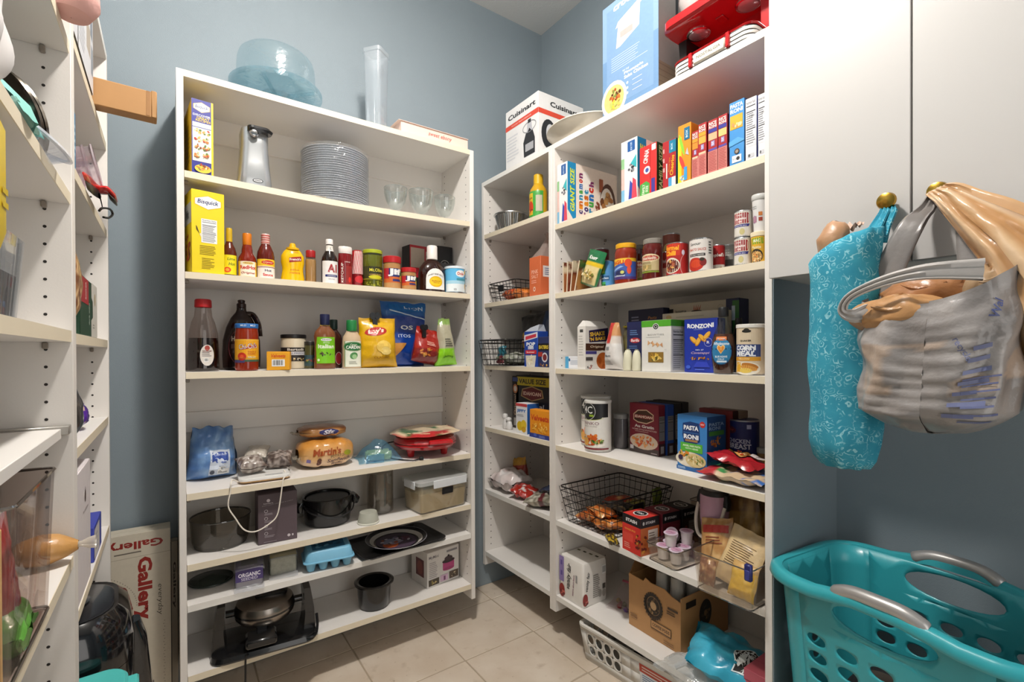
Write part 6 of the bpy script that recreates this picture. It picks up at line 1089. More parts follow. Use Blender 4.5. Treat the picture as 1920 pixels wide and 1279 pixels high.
def f(d,w,h):
    q=w*.74; d.rect(-q,q,h*.36,h*.97,'#151f5a'); d.rect(-q,q,h*.02,h*.36,'#1a1a2c'); d.ell(-q*.45,h*.8,q*.32,h*.07,'#4a1a2c'); d.text('valley',-q*.45,h*.8,q*.4,h*.05,'#a8503c',.02,.2); d.text('CHICKEN',-q*.05,h*.6,q*1.1,h*.08,'#b0b4cc',.03); d.text('BREAST',q*.0,h*.5,q*1.1,h*.1,'#d0d2e0',.03); d.rect(q*.35,q*.55,h*.84,h*.92,'#a8b0d0'); d.ell(-q*.35,h*.2,q*.34,h*.12,'#b9a888'); d.food(-q*.35,h*.2,q*.28,h*.09,['#6a5030','#a88a50','#3a2c1c'],12,2,.4); d.ell(q*.35,h*.2,q*.34,h*.12,'#c0b09a'); d.food(q*.35,h*.2,q*.28,h*.09,['#8a5a30','#b88a50','#5a3a1c'],12,4,.4)
P_=(1.5183, 0.827, 0.8141, 0.0904, 0.1671)
can('chicken_can','large navy canned chicken tin at the back right, behind the red noodle bags',P_,RZ,'#151f5a',F=f,turn=-6)
jar('condiment_jar','small jar with a white lid at the far right, beside the navy chicken tin',(1.521, 0.767, 0.8141, 0.0357, 0.0825),RZ,'#8a6a44','#9c9a94',neck=.98,lidh=.014,F=lambda d,w,h:d.rect(-w*.7,w*.7,h*.1,h*.5,'#b9a880'))
def flatbag(name,label,loc,rz,w,dp,t,colfn,seed,cat='bag',F=None,tx=0,ty=0,crump=.006):
    """a bag lying flat: x width, y depth"""
    o=thing(name,label,cat,loc,rz)
    f=lambda u,v,s:((u-.5)*w+nz(v*4,s,0,1,seed)*crump,(v-.5)*dp+nz(u*4,2,s,1,seed)*crump, s*t/2*max(0,(1-(2*abs(u-.5))**3))**.6*max(0,(1-(2*abs(v-.5))**4))**.6+nz(u*5,v*5,0,1,seed)*crump*1.6+nz(u*11,v*12,s,1,seed)*crump*.5)
    mb=MB()
    for s in (-1,1): mb.grid(lambda u,v:f(u,v,s),22,18,0,lambda u,v:rgb(colfn(u,v)))
    T=Matrix.Rotation(R(tx),3,'X')@Matrix.Rotation(R(ty),3,'Y'); mb.v=[tuple(T@Vector(p)) for p in mb.v]
    lo=min(p[2] for p in mb.v); mb.mv(0,0,-lo).build('film',FOIL,o,ang=70)
    if F:
        d=D(.012); F(d,w,dp)
        def fn(a,b):
            p=T@Vector(f(.5+a/w,.5+b/dp,1)); return ((p.x,p.y,p.z-lo),(0,0,1))
        d.build(o,fn,'top_print',eps=.0025,step=.0004)
    return o
z=0.8141
def cb(u,v): return '#b02a30' if v<.5 and u<.3 else ('#c8b090' if nz(u*9,v*9,0,1,4)>-.1 and v<.6 else ('#3f8a50' if u<.5 else '#3a6ab0'))
flatbag('noodle_bag','colourful noodle bag lying at the shelf edge, beneath the red ramen bag',(1.378,.764,z),RZ,.20,.14,.03,cb,101,tx=0)
flatbag('ramen_bag','glossy red ramen bag with a bowl picture, lying on the colourful noodle bag',(1.395,.775,z+.040),RZ-6,.15,.12,.024,lambda u,v:'#a81e28' if v<.8 else '#d8b41c',102,F=lambda d,w,h:(d.ell(0,h*.12,w*.2,h*.2,'#26100e'),d.ell(0,h*.12,w*.18,h*.17,'#d89a50'),d.food(0,h*.12,w*.15,h*.14,['#e0b878','#c8401c','#f0dca8'],16,2,.35),d.poly([(w*.2,h*.0),(w*.42,h*.1),(w*.4,h*.36),(w*.16,h*.36)],'#d8ccc8')),ty=8)
# --- sixth shelf
WIRE=mat('#1f1c1b',.4,.3)
def wire_basket(name,label,loc,rz,w,d,h,kx=.86,ky=.84,nx=10,ny=11,nzz=4,r=.0016,cat='basket',group=None,tag_=True,dip=0.0):
    o=thing(name,label,cat,loc,rz,group); hw,hd=w/2,d/2
    def P(x,y,t): k=kx+(1-kx)*t; q=ky+(1-ky)*t; return (x*hw*k,y*hd*q,.003+t*(h-.003))
    rim=[(p[0],p[1],h) for p in rr(w,d,.018,3)]; MB().tube(rim,.0028,6,closed=True).build('rim_wire',WIRE,o)
    mb=MB()
    for i in range(nx+1):
        x=-1+2*i/nx
        mb.tube([P(x,-1,1),P(x,-1,0),P(x,1,0),P(x,1,1)],r,4)
    for j in range(ny+1):
        y=-1+2*j/ny
        mb.tube([P(-1,y,1),P(-1,y,0),P(1,y,0),P(1,y,1)],r,4)
    for k in range(1,nzz+1):
        t=(k-.5)/nzz if k<nzz else .75; t=k/(nzz+.6); mb.tube([P(-1,-1,t),P(1,-1,t),P(1,1,t),P(-1,1,t)],r,4,closed=True)
    mb.build('wire_mesh',WIRE,o,kind='stuff',fix=False)
    if tag_: MB().box(-w*.09,w*.09,-hd*1.0-.003,-hd*1.0+.000,h*.5,h*.82,bev=.001).build('label_plate',mat('#121212',.6),o)
    return o
bx=wire_basket('wire_basket','large black wire basket of snack packets at the left end of the sixth shelf',(1.488,1.352,0.5015),RZ,.285,.365,.148,.84,.82,9,11,4,tag_=False)
MB().box(.139,.144,-.06,.0,.075,.118,bev=.001).build('label_plate',mat('#121212',.6),bx)
rd=random.Random(8)
pk=[((1.395,1.405),20,'#b8581c','orange snack packet, at the front left inside the large wire basket',0),((1.395,1.30),-30,'#c8702c','orange and cream snack packet, front right inside the large wire basket',0),((1.50,1.40),60,'#6a7a2c','green snack packet at the left middle of the large wire basket',0),((1.49,1.29),10,'#3c3a3a','black snack packet at the right middle of the large wire basket',0),((1.575,1.35),-20,'#7a2c20','dark red snack packet at the back of the large wire basket',0),((1.405,1.35),70,'#c2621e','bright orange packet lying on others at the front of the large wire basket',.034),((1.475,1.345),100,'#2c2a2a','black packet lying on others in the middle of the large wire basket',.036),((1.545,1.30),40,'#8a8a2c','olive packet lying on others at the rear right of the large wire basket',.036),((1.555,1.40),-50,'#a8341c','red packet lying on others at the rear left of the large wire basket',.036)]
for k,((a,b),rz,c,lab,up) in enumerate(pk):
    flatbag('snack_packet',lab,(a,b,0.5015+.005+up),rz,.125,.082,.034,lambda u,v:mix(rgb255(c),(220,180,120),max(0,min(1,nz(u*6,v*6,k,1,k)*1.4))),110+k,'packet',None,tx=rd.uniform(-9,9),ty=rd.uniform(-11,11),crump=.005)['group']='snack packets in the wire basket'
flatbag('snack_packet','gold and black stick packet poking through the front of the large wire basket',(1.318,1.215,0.5015+.001),55,.10,.035,.014,lambda u,v:'#b89a2c' if nz(u*6,v*4,0,1,2)>0 else '#3a3020',119,'packet',None,crump=.003)
t=flatbag('snack_packet','lime green packet standing upright at the back of the large wire basket',(1.62,1.245,0.5015+.008),0,.05,.13,.015,lambda u,v:'#7a8a2c',121,'packet',None,tx=85)
def tea(d,w,h):
    d.rect(-w/2,w/2,h*.74,h,'#1a191b'); d.text('STASH',0,h*.86,w*.62,h*.09,'#e8e6e4',.05); d.rect(-w/2,w/2,0,h*.74,'#d2342c'); d.text('ORANGE SPICE',-w*.08,h*.6,w*.6,h*.045,'#f0b048',.02); d.rect(-w/2,w*.1,h*.28,h*.5,'#d8483a'); d.lines(-w*.4,w*.0,h*.08,h*.24,3,'#e8a090'); d.food(w*.34,h*.34,w*.16,h*.3,['#6a1a14','#a8501c','#c8842c','#3a1410'],22,3,.4)
def tea_r(c,c2):
    def f(d,w,h): d.rect(-w/2,w/2,h*.74,h,'#1a191b'); d.text('STASH',w*.02,h*.86,w*.5,h*.07,'#c9c6c4',.04); d.ell(-w*.34,h*.86,w*.05,h*.05,'#c9c6c4'); d.rect(-w/2,w/2,0,h*.74,c); d.rect(-w*.1,w*.42,h*.2,h*.66,c2); d.lines(-w*.06,w*.36,h*.26,h*.6,5,'#7a6a60'); d.food(-w*.3,h*.3,w*.18,h*.25,['#6a1a14','#a8501c','#c8842c'],12,3,.4)
    return f
TT=lambda d,w,h:(d.ell(0,0,w*.3,h*.3,'#d8d5d2'),d.ell(0,0,w*.25,h*.25,'#1c1b1d'),d.text('100',0,0,w*.3,h*.16,'#e4e2e0',.03))
P_=(1.3052, 1.1144, 0.5015, 0.097, 0.1418)
carton('tea_box','black-topped red tea box in front, right of the large wire basket',(P_[0],P_[1],P_[2],.088,.128),RZ-6,.088,'#c8342c',F=tea,Rr=tea_r('#b8602c','#d8cfc4'),T=TT,group='tea boxes')
carton('tea_box','black-topped maroon tea box standing behind the red one',(P_[0]+.098,P_[1]-.016,P_[2],.088,.13),RZ-6,.088,'#6a1c28',F=None,Rr=tea_r('#6a1c28','#7a2434'),T=TT,group='tea boxes')
carton('tea_box','black-topped dark tea box, rearmost of the three tea boxes',(P_[0]+.196,P_[1]-.028,P_[2],.088,.13),RZ-6,.08,'#26211f',F=None,Rr=tea_r('#3a2a20','#8a857c'),T=TT,group='tea boxes')
def clear_bin(name,label,loc,rz,w,d,h,kx=.92,group=None,cat='bin',lo_front=0.0,edge='#5a5450'):
    """open clear tub, front low if asked"""
    o=thing(name,label,cat,loc,rz,group); C=clear('#f6f3ef',.06,.03,.35,.02,'#e4ded8')
    def ring(k,z,ins=0):
        P=rr((w-ins)*k,(d-ins)*k,.014,4); return [(x,y,z-(lo_front*(.5-y/d) if z>h*.6 else 0)) for x,y in P]
    MB().loft([ring(kx*.99,0),ring(kx,.004),ring(1,h),ring(1,h,.006),ring(kx,.006,.006)]).build('tub',C,o)
    E=clear('#8f8a86',.3,.05,.8,.2,edge)
    MB().tube(ring(1.0,h),.0018,5,closed=True).build('rim',E,o); MB().tube(ring(kx,.002),.0016,5,closed=True).build('base_edge',E,o)
    return o
z=0.5015
clear_bin('clear_bin','small clear bin of pink-lidded coffee pods on the sixth shelf',(1.395,.985,z),RZ-4,.125,.19,.058)
def kcup(label,loc,lid='#d9c6d6',up=True,tilt=0,rz=0):
    o=thing('coffee_pod',label,'coffee pod',loc,rz,'coffee pods'); r=.0205; h=.044
    MB().lathe([(r*.78,0),(r*.8,.002),(r*.98,h*.93)],20).build('cup',mat('#e4e0e0',.4),o); MB().lathe([(r*1.12,h*.93),(r*1.14,h*.96),(r*1.1,h*.985),(r*.3,h)],20).build('foil_lid',mat(lid,.3),o)
    d=D(); d.ell(0,0,r*.8,r*.8,'#c89ab4'); d.text('coffee',0,.0,r*1.1,r*.3,'#7a3a5a',.02); d.build(o,fT(h*.998),'lid_print',eps=.0008)
    if tilt: o.rotation_euler=(R(tilt),R(tilt*.4),R(rz))
    return o
kc=[((1.345,1.012,0),'coffee pod standing in the front left corner of the clear bin',0),((1.345,.962,0),'coffee pod standing in the front right corner of the clear bin',0),((1.392,1.02,0),'coffee pod in the middle of the clear bin, left side',0),((1.392,.965,0),'coffee pod in the middle of the clear bin, right side',0),((1.44,.985,0),'coffee pod towards the rear of the clear bin',0),((1.356,.99,.0455),'coffee pod lying on top of the front pods, lid tilted forward',0),((1.415,.97,.0455),'coffee pod stacked on the rear pods, right side',0),((1.43,1.025,.0455),'coffee pod stacked at the rear left, its lid facing out',55)]
for (a,b,c),lab,tl in kc: kcup(lab,(a,b,z+.007+c),tilt=tl,rz=RZ)
kcup('coffee pod standing on the shelf behind the clear bin, before the pink tumbler',(1.53,.935,z),'#b9788a'); kcup('coffee pod stacked on another behind the clear bin',(1.53,.935,z+.045),'#b9788a')
def tumbler():
    x,y,z,w,h=(1.4514, 0.891, 0.5015, 0.0965, 0.2436); r=w/2*.92; h=.25
    o=thing('pink_tumbler','mauve pink insulated tumbler with white rope handle and black cap','tumbler',(x,y,z),RZ)
    MB().lathe([(r*.80,0),(r*.84,.004),(r*.88,h*.4),(r,h*.62),(r,h*.90),(r*.96,h*.93)],32).build('body',mat('#c39ab0',.35,coat=.2),o)
    MB().lathe([(r*.97,h*.925),(r*.98,h*.96),(r*.9,h*.99),(r*.3,h)],30).build('cap',mat('#2a2626',.35),o)
    MB().lathe([(r*.8,h*.985),(r*.75,h*1.02),(r*.2,h*1.025)],24).build('lid_insert',mat('#8a8580',.35),o)
    c=crom([(-r*1.08,-r*.1,h*.86),(-r*1.06,-r*.7,h*.62),(-r*.55,-r*1.25,h*.44),(r*.2,-r*1.3,h*.42),(r*.85,-r*.95,h*.56),(r*1.05,-r*.4,h*.8)],6)
    MB().tube(c,.0055,8).build('rope_handle',mat('#ddd3c8',.8,bump=.8,bscale=300),o)
    for s in (-1,1): MB().loft([rring(.016,.022,.005,h*.76,3,s*r*1.05,-r*.15),rring(.02,.026,.006,h*.84,3,s*r*1.04,-r*.1),rring(.014,.02,.005,h*.95,3,s*r*.99,-r*.05)]).build('strap_clip',mat('#1b1a1c',.4),o)
tumbler()
carton('granola_bag','white stand-up pack with dark bowl picture, behind pink tumbler and orange bags',(1.5931, 0.8478, 0.5015, 0.1205, 0.2566),RZ,.07,'#b9b2a8',cat='box',F=lambda d,w,h:(d.text('earth.',-w*.28,h*.72,w*.4,h*.09,'#3a3830',.02),d.ell(-w*.26,h*.44,w*.2,h*.17,'#2c2420'),d.ell(-w*.24,h*.42,w*.16,h*.13,'#6a5038'),d.rect(-w*.48,-w*.38,h*.3,h*.6,'#27406a'),d.lines(w*.1,w*.4,h*.4,h*.8,5,'#8a8278')))
clear_bin('clear_tub','tall clear tub with a grey square sticker, behind the tea boxes',(1.62,1.005,z),RZ,.12,.11,.15,cat='container')
clear_bin('clear_bin','large clear bin of brown and yellow snack bags jutting over the shelf edge',(1.412,.750,z),RZ,.18,.33,.115,.92,lo_front=.0)
sb=[('tan snack bag with red seal, leaning at the left of the large clear bin',(1.345,.815,.012),.105,.165,'#b98a54','#a87840',-22,-14,131),('cream snack bag back with small print, in the middle of the large clear bin',(1.315,.755,.014),.115,.165,'#d3b98c','#d3b98c',-26,9,132),('yellow snack bag low at the right front of the large clear bin',(1.285,.712,.010),.075,.095,'#e0b428','#c8a060',-18,2,133),('brown and olive snack bag at the back of the large clear bin',(1.45,.785,.012),.13,.215,'#8a6a2c','#6a4a20',-10,-12,134),('brown wrapped bar standing in the front left of the large clear bin',(1.285,.815,.010),.05,.075,'#8a5434','#7a4428',-8,0,135),('golden brown snack bag at the back right of the large clear bin',(1.49,.745,.012),.11,.225,'#b07c2c','#7a5a24',-8,6,136)]
for lab,(a,b,c),w,h,c1,c2,tl,rl,sd in sb:
    bag('snack_bag',lab,(a,b,z+c,w,h),RZ,.03,lambda u,v:mix(rgb255(c2 if v>.8 else c1),(236,206,150),max(0,min(.8,nz(u*6,v*6,0,1,sd)*1.2))),'bag','snack bags in the clear bin',sd,.004,tilt=tl,roll=rl,topw=1,seal=.04,pinch=0,F=(lambda d,w,h:(d.lines(-w*.35,w*.35,h*.3,h*.75,11,'#7a6040',3,.3),d.ell(w*.1,h*.2,w*.03,w*.03,'#4a3a2a'))) if sd==132 else ((lambda d,w,h:(d.rect(-w*.4,w*.4,h*.72,h*.86,'#b8342c'),d.lines(-w*.3,w*.3,h*.5,h*.66,3,'#8a4a2c'))) if sd==131 else None))
o=thing('marker_clip','dark blue clip on the front edge of the large clear bin','clip',(1.2445,.668,z+.088),RZ)
MB().box(-.010,.010,-.004,.0085,0,.045,bev=.003).build('clip_body',mat('#23286a',.4),o); MB().box(-.006,.006,-.0055,-.0035,.004,.03,bev=.001).build('clip_spring',mat('#3a408a',.35),o)
# --- lowest shelf
z=0.1881
def nap_front(d,w,h):
    d.rect(-w/2,-w*.30,h*.38,h*.98,'#8a78b0'); d.lines(-w*.44,-w*.34,h*.45,h*.95,2,'#5a4a90'); d.text('vanity fair',-w*.08,h*.58,h*.62,w*.22,'#1d1c1e',.01,.3,a=84); d.text('extra absorbent',w*.10,h*.42,h*.5,w*.06,'#7a3a5a',.01,a=84); d.lines(w*.2,w*.3,h*.4,h*.8,1,'#999'); d.ell(-w*.38,h*.17,w*.12,h*.16,'#8a2420'); d.food(-w*.36,h*.14,w*.1,h*.1,['#a83a30','#6a1a1c','#c8685a'],9,2,.5)
def nap_side(d,w,h):
    d.text('vanity fair',-w*.3,h*.58,h*.44,w*.14,'#1d1c1e',.01,.3,a=80); d.ell(-w*.40,h*.18,w*.10,h*.14,'#8a2420'); d.food(-w*.38,h*.12,w*.09,h*.08,['#a83a30','#6a1a1c','#c8685a'],9,2,.5); d.lines(-w*.1,w*.2,h*.15,h*.7,12,'#8a8680'); d.bars(w*.26,w*.42,h*.65,h*.85,4); d.rect(w*.28,w*.4,h*.3,h*.42,'#55524c'); d.ell(w*.18,h*.22,w*.07,h*.09,'#a09a92'); d.ell(w*.34,h*.2,w*.07,h*.09,'#a09a92')
t=thing('napkin_pack','white wrapped napkin pack with script lettering, at left end of the lowest shelf','napkins',(1.385,1.438,z),RZ)
w,d_,h=.140,.135,.172
MB().loft([rring(w*.97,d_*.97,.008,0,3),rring(w,d_,.010,.01,3),rring(w,d_,.010,h-.012,3),rring(w*.95,d_*.95,.010,h,3)]).build('wrapped_pack',mat('#e3dfd9',.35,bump=.25,bscale=50),t)
for fn,q,nm in ((lambda a,b:((a,-d_/2,b),(0,-1,0)),nap_front,'front_print'),(lambda a,b:((w/2,a,b),(1,0,0)),nap_side,'right_print')): dd=D(); q(dd,w,h); dd.build(t,fn,nm,eps=.001)
dd=D()
for k in range(4): dd.rect(-w*.42+k*w*.22,-w*.30+k*w*.22,.02+k*.004,.03+k*.004,'#3a3420' if k%2 else '#5a5a3a')
dd.build(t,fT(h),'top_print',eps=.001)
P_=(1.4529, 1.284, 0.1881)
o=thing('zip_bag','clear zip bag with pink seal, holding small coloured bits, between napkins and brown carton','bag',(P_[0]+.04,P_[1]+.0,P_[2]),RZ+15)
MB().grid(lambda u,v:((u-.5)*.13,(v-.5)*.17,.006+.020*sin(PI*u)*(1-v*.4)+nz(u*4,v*4,0,1,3)*.006+ (.07*max(0,v-.35))),10,12).build('film',clear('#f0e8ea',.12,.1,.6,.2,'#e8dcdc',bump=.4),o,fix=False)
MB().box(-.062,.062,.060,.068,.052,.058).build('zip_seal',mat('#c8647a',.4),o)
rd=random.Random(3)
for k in range(6): MB().lathe([(.008,0),(.011,.008),(.004,.016)],8,cx=rd.uniform(-.045,.045),cy=rd.uniform(-.06,.0)).build('wrapped_sweet',mat(['#8a2a4a','#5a6a3c','#7a5aa0','#b89a4a','#a83a3a','#4a4a50'][k],.4),o)
def cardbox():
    w,d_,h,t_=.228,.27,.185,.004
    o=thing('cardboard_box','open brown cardboard box of upturned grey cups, a round donut emblem on its side','box',(1.383+d_/2,1.078,z),RZ-2); C=CARD('#b98a58'); C2=CARD('#8a6238')
    MB().box(-w/2,w/2,-d_/2,d_/2,0,t_).build('base',C,o)
    for nm,a in (('front_wall',(-w/2,w/2,-d_/2,-d_/2+t_)),('rear_wall',(-w/2,w/2,d_/2-t_,d_/2)),('side_wall',(-w/2,-w/2+t_,-d_/2+t_,d_/2-t_)),('side_wall',(w/2-t_,w/2,-d_/2+t_,d_/2-t_))):
        mb=MB().box(a[0],a[1],a[2],a[3],t_,h)
        if nm=='front_wall':
            P=[(-w/2,t_),(w/2,t_),(w/2,h*.93),(w*.34,h*.97),(w*.2,h*1.04),(-w*.06,h*1.03),(-w*.16,h*1.08),(-w*.2,h*1.0),(-w/2,h*1.02)]; mb=MB().prism(P,-d_/2,-d_/2+t_)
        mb.build(nm,C,o)
    MB().prism([(-d_/2,h),(d_/2,h),(d_/2*.9,h+.085),(-d_/2*.5,h+.06)],-w/2-.001,-w/2+.003,ax='x').rot('Y',-14,(-w/2,0,h)).build('flap',C2,o)
    MB().prism([(-w/2,h),(w/2,h),(w*.4,h+.07),(-w*.44,h+.09)],d_/2-.004,d_/2).rot('X',14,(0,d_/2,h)).build('flap',C2,o)
    dd=D(.01); dd.ell(w*.0,h*.62,w*.17,h*.23,'#2a211a'); dd.ring(w*.0,h*.62,w*.13,h*.175,.002,'#8a6a48'); dd.ell(w*.0,h*.62,w*.06,h*.08,'#d8b48a'); dd.food(0,h*.62,w*.13,h*.17,['#4a3a2c','#a88458','#6a5438'],22,3,.2); dd.ell(0,h*.62,w*.05,h*.07,'#d0ac80')
    for k in range(24):
        a=2*PI*k/24; dd.ell(w*.165*cos(a),h*.62+h*.225*sin(a),w*.022,h*.03,'#2a211a',8)
    dd.text('THE ORIGINAL DONUT SHOP',0,h*.43,w*.3,h*.03,'#5a4230',.02); dd.rect(-w*.04,w*.34,h*.2,h*.36,'#3a2c20'); dd.rect(-w*.03,w*.33,h*.215,h*.345,'#b98a58'); dd.text('COFFEE PODS',w*.15,h*.28,w*.32,h*.06,'#4a382a',.03); dd.rect(w*.28,w*.46,h*.72,h*.76,'#4a382a'); dd.lines(w*.26,w*.46,h*.62,h*.7,2,'#4a382a'); dd.lines(-w*.46,-w*.26,h*.18,h*.28,2,'#8a6440'); dd.lines(w*.2,w*.46,h*.04,h*.12,2,'#8a6440'); dd.build(o,fF(d_),'front_print')
    dd=D(); dd.ell(0,h*.55,d_*.13,h*.26,'#2a211a'); dd.ell(0,h*.55,d_*.03,h*.06,'#8a6a48'); dd.food(0,h*.55,d_*.1,h*.2,['#4a3a2c','#7a5c3c'],14,3,.25); dd.rect(-d_*.4,-d_*.2,h*.78,h*.9,'#221a14'); dd.build(o,fR(w),'right_print')
    return o
cardbox()
rd=random.Random(12)
for k,(a,b,c,lab) in enumerate(((1.425,1.075,.10,'front left'),(1.43,1.02,.10,'front right'),(1.49,1.10,.105,'middle left'),(1.485,1.045,.115,'middle'),(1.49,.995,.10,'middle right'),(1.55,1.08,.11,'rear left'),(1.555,1.02,.105,'rear right'))):
    o=thing('paper_cup','grey upturned cup in the brown cardboard box, '+lab+' of the group','cup',(a,b,z+.005),rd.uniform(0,60),'upturned cups in the cardboard box')
    hh=c+.125; tl=rd.uniform(-.02,.02)
    MB().lathe([(.0255,0),(.0255,.004),(.0245,hh*.55),(.020,hh-.004),(.0185,hh),(.016,hh-.003)],20).xf(lambda x,y,zz:(x+tl*zz*2,y+rd.uniform(0,0)+tl*zz,zz)).build('cup',mat('#a5a29c',.6,bump=.1),o)
    MB().lathe([(.0245,hh*.52),(.0265,hh*.53),(.0265,hh*.56),(.024,hh*.57)],20).xf(lambda x,y,zz:(x+tl*zz*2,y+tl*zz,zz)).build('rim',mat('#b0ada6',.6),o)
flatbag('pretzel_bag','shiny turquoise snack bag with a black lettered badge, front right of the lowest shelf',(1.40,.80,z),RZ+18,.24,.19,.085,lambda u,v:mix((70,178,208),(20,130,160),max(0,min(1,.4+nz(u*5,v*5,0,1,3)))),141,F=lambda d,w,h:(d.poly([(w*.02,-h*.42),(w*.3,-h*.38),(w*.36,h*.0),(w*.2,h*.16),(w*.0,h*.04)],'#e4eef0'),d.poly([(w*.035,-h*.40),(w*.285,-h*.36),(w*.34,h*.0),(w*.2,h*.135),(w*.015,h*.02)],'#17191b'),d.text('LESSER',w*.17,h*.0,w*.22,h*.08,'#e4e8e8',.02,a=-14),d.text('EVIL',w*.16,-h*.12,w*.14,h*.08,'#e4e8e8',.02,a=-14),d.text('popcorn',w*.16,-h*.24,w*.2,h*.07,'#e4e8e8',.02,.2,a=-14),d.text('$3.50',w*.4,-h*.3,w*.14,h*.07,'#1c5a86',.03)),ty=14,tx=8,crump=.012)
o=thing('plastic_bag','crumpled clear plastic bag at the front of the lowest shelf, before the turquoise bag','bag',(1.325,.885,z),RZ)
MB().grid(lambda u,v:((u-.5)*.19+nz(u*4,v*4,0,1,2)*.02,-.065+.12*v+nz(u*3,v*4,1,1,3)*.016,max(.001,.055*sin(PI*u)*sin(PI*v)**.7+nz(u*5,v*5,2,1,5)*.02+.004)),20,14).build('film',clear('#f0f2f2',.16,.08,.7,.25,'#dfe2e2',bump=.7),o,fix=False,ang=80)
MB().tube([(-.03,-.05,.03),(-.01,-.03,.045),(.02,-.02,.04)],.008,7).build('knot',clear('#e8eaea',.3,.1,.7,.5,'#d8dada'),o)
carton('snack_box','dusty pink box with white round mark, at the far right of the lowest shelf',(1.335,.6925,z,.074,.105),RZ,.12,'#c05c6c',F=lambda d,w,h:(d.ell(0,h*.35,w*.36,h*.24,'#e4dcd8'),d.text('pop',0,h*.35,w*.3,h*.12,'#5a5a90',.02),d.rect(-w/2,w/2,h*.7,h*.72,'#8a3444')))
# --- under the lowest shelf
o=thing('storage_basket','white plastic storage basket with oval holes on the floor, under the right-hand shelves','basket',(1.46,1.17,.0),RZ+4.5); w,d_,h=.43,.28,.138
def side_panel(nx,L,k0,k1,hx,hz,hw,hh):
    pass
C=mat('#d8d5ce',.45)
def holed(mb,P,u0,u1,v0,v1,holes_,th=.003):
    """flat wall with oval openings: each opening cell is a ring of faces; P(u,v)->point"""
    n=20
    for (a,b,c,d2,hu,hv) in holes_:
        ou=[];iu=[]
        cu,cv=(a+b)/2,(c+d2)/2
        for i in range(n):
            t=2*PI*i/n; cx_,sx_=cos(t),sin(t); m_=max(abs(cx_),abs(sx_)); ou.append((cu+(b-a)/2*cx_/m_,cv+(d2-c)/2*sx_/m_)); iu.append((cu+hu*cx_,cv+hv*sx_))
        if hu<=0: mb.add([P(a,c),P(b,c),P(b,d2),P(a,d2)],[(0,1,2,3)])
        else: mb.add([P(*q) for q in ou]+[P(*q) for q in iu],[(i,(i+1)%n,n+(i+1)%n,n+i) for i in range(n)])
def wallP(fr):
    k0=.90
    def P(u,v):
        k=k0+(1-k0)*v; x=(u-.5)*w*k
        return {'f':(x,-d_/2*k,.004+v*(h-.004)),'b':(x,d_/2*k,.004+v*(h-.004)),'l':(-w/2*k,(u-.5)*d_*k,.004+v*(h-.004)),'r':(w/2*k,(u-.5)*d_*k,.004+v*(h-.004))}[fr]
    return P
for fr,nh in (('f',9),('b',9),('l',5),('r',5)):
    mb=MB(); cells=[(0,1,0,.18,0,0),(0,1,.84,1,0,0)]; u0,u1=.06,.94; cells+=[(0,u0,.18,.84,0,0),(u1,1,.18,.84,0,0)]
    for i in range(nh):
        a=u0+(u1-u0)*i/nh; b=u0+(u1-u0)*(i+1)/nh; k_=1 if (fr!='f' or i<4) else 0; cells+=[(a,b,.5,.84,(b-a)*.36*k_,.135),(a,b,.18,.5,(b-a)*.36*k_,.125)]
    holed(mb,wallP(fr),0,1,0,1,cells)
    q=mb.build('wall_panel',C,o,fix=False); md=q.modifiers.new('thickness','SOLIDIFY'); md.thickness=.0025; md.offset=0
MB().loft([rring(w*.90,d_*.90,.012,0,3),rring(w*.90,d_*.90,.012,.004,3)]).build('base',C,o)
MB().loft([rring(w*.985,d_*.985,.02,h-.008,4),rring(w*1.04,d_*1.05,.024,h-.006,4),rring(w*1.04,d_*1.05,.024,h+.002,4),rring(w*.985,d_*.985,.02,h+.004,4),rring(w*.97,d_*.96,.02,h-.004,4),rring(w*.985,d_*.985,.02,h-.008,4)],cap0=False,cap1=False).build('rim',C,o)
dd=D(); dd.rect(.06,.2,.03,.115,'#d8dce0'); dd.rect(.06,.2,.085,.115,'#b8402c'); dd.lines(.07,.19,.04,.08,5,'#5a80a8'); dd.lines(.07,.19,.09,.11,2,'#e8d0c8',8); dd.build(o,lambda a,b:((a,-d_/2*(.9+.1*b/h)-.001,b),(0,-1,0)),'paper_label')
o=thing('patterned_cloth','folded black and white patterned cloth in the white storage basket','cloth',(1.47,1.08,.006),RZ+4.5)
mb=MB().grid(lambda u,v:((u-.5)*.2,(v-.5)*.2,.10+.012*sin(u*9)+nz(u*4,v*4,0,1,3)*.012),28,28,0,lambda u,v:rgb('#15161a') if (sin((u+v)*22)*sin((u-v)*22)>-.1) else rgb('#d8d8d8')); mb.box(-.1,.1,-.1,.1,.0,.09,c=rgb('#26262a')); mb.build('fabric',attr_mat(.8,'fabric'),o,fix=False)
MB().box(-.1,.1,-.1025,-.1005,.02,.085,c=rgb('#1a1b1f')).build('fold',attr_mat(.8,'fabric'),o)
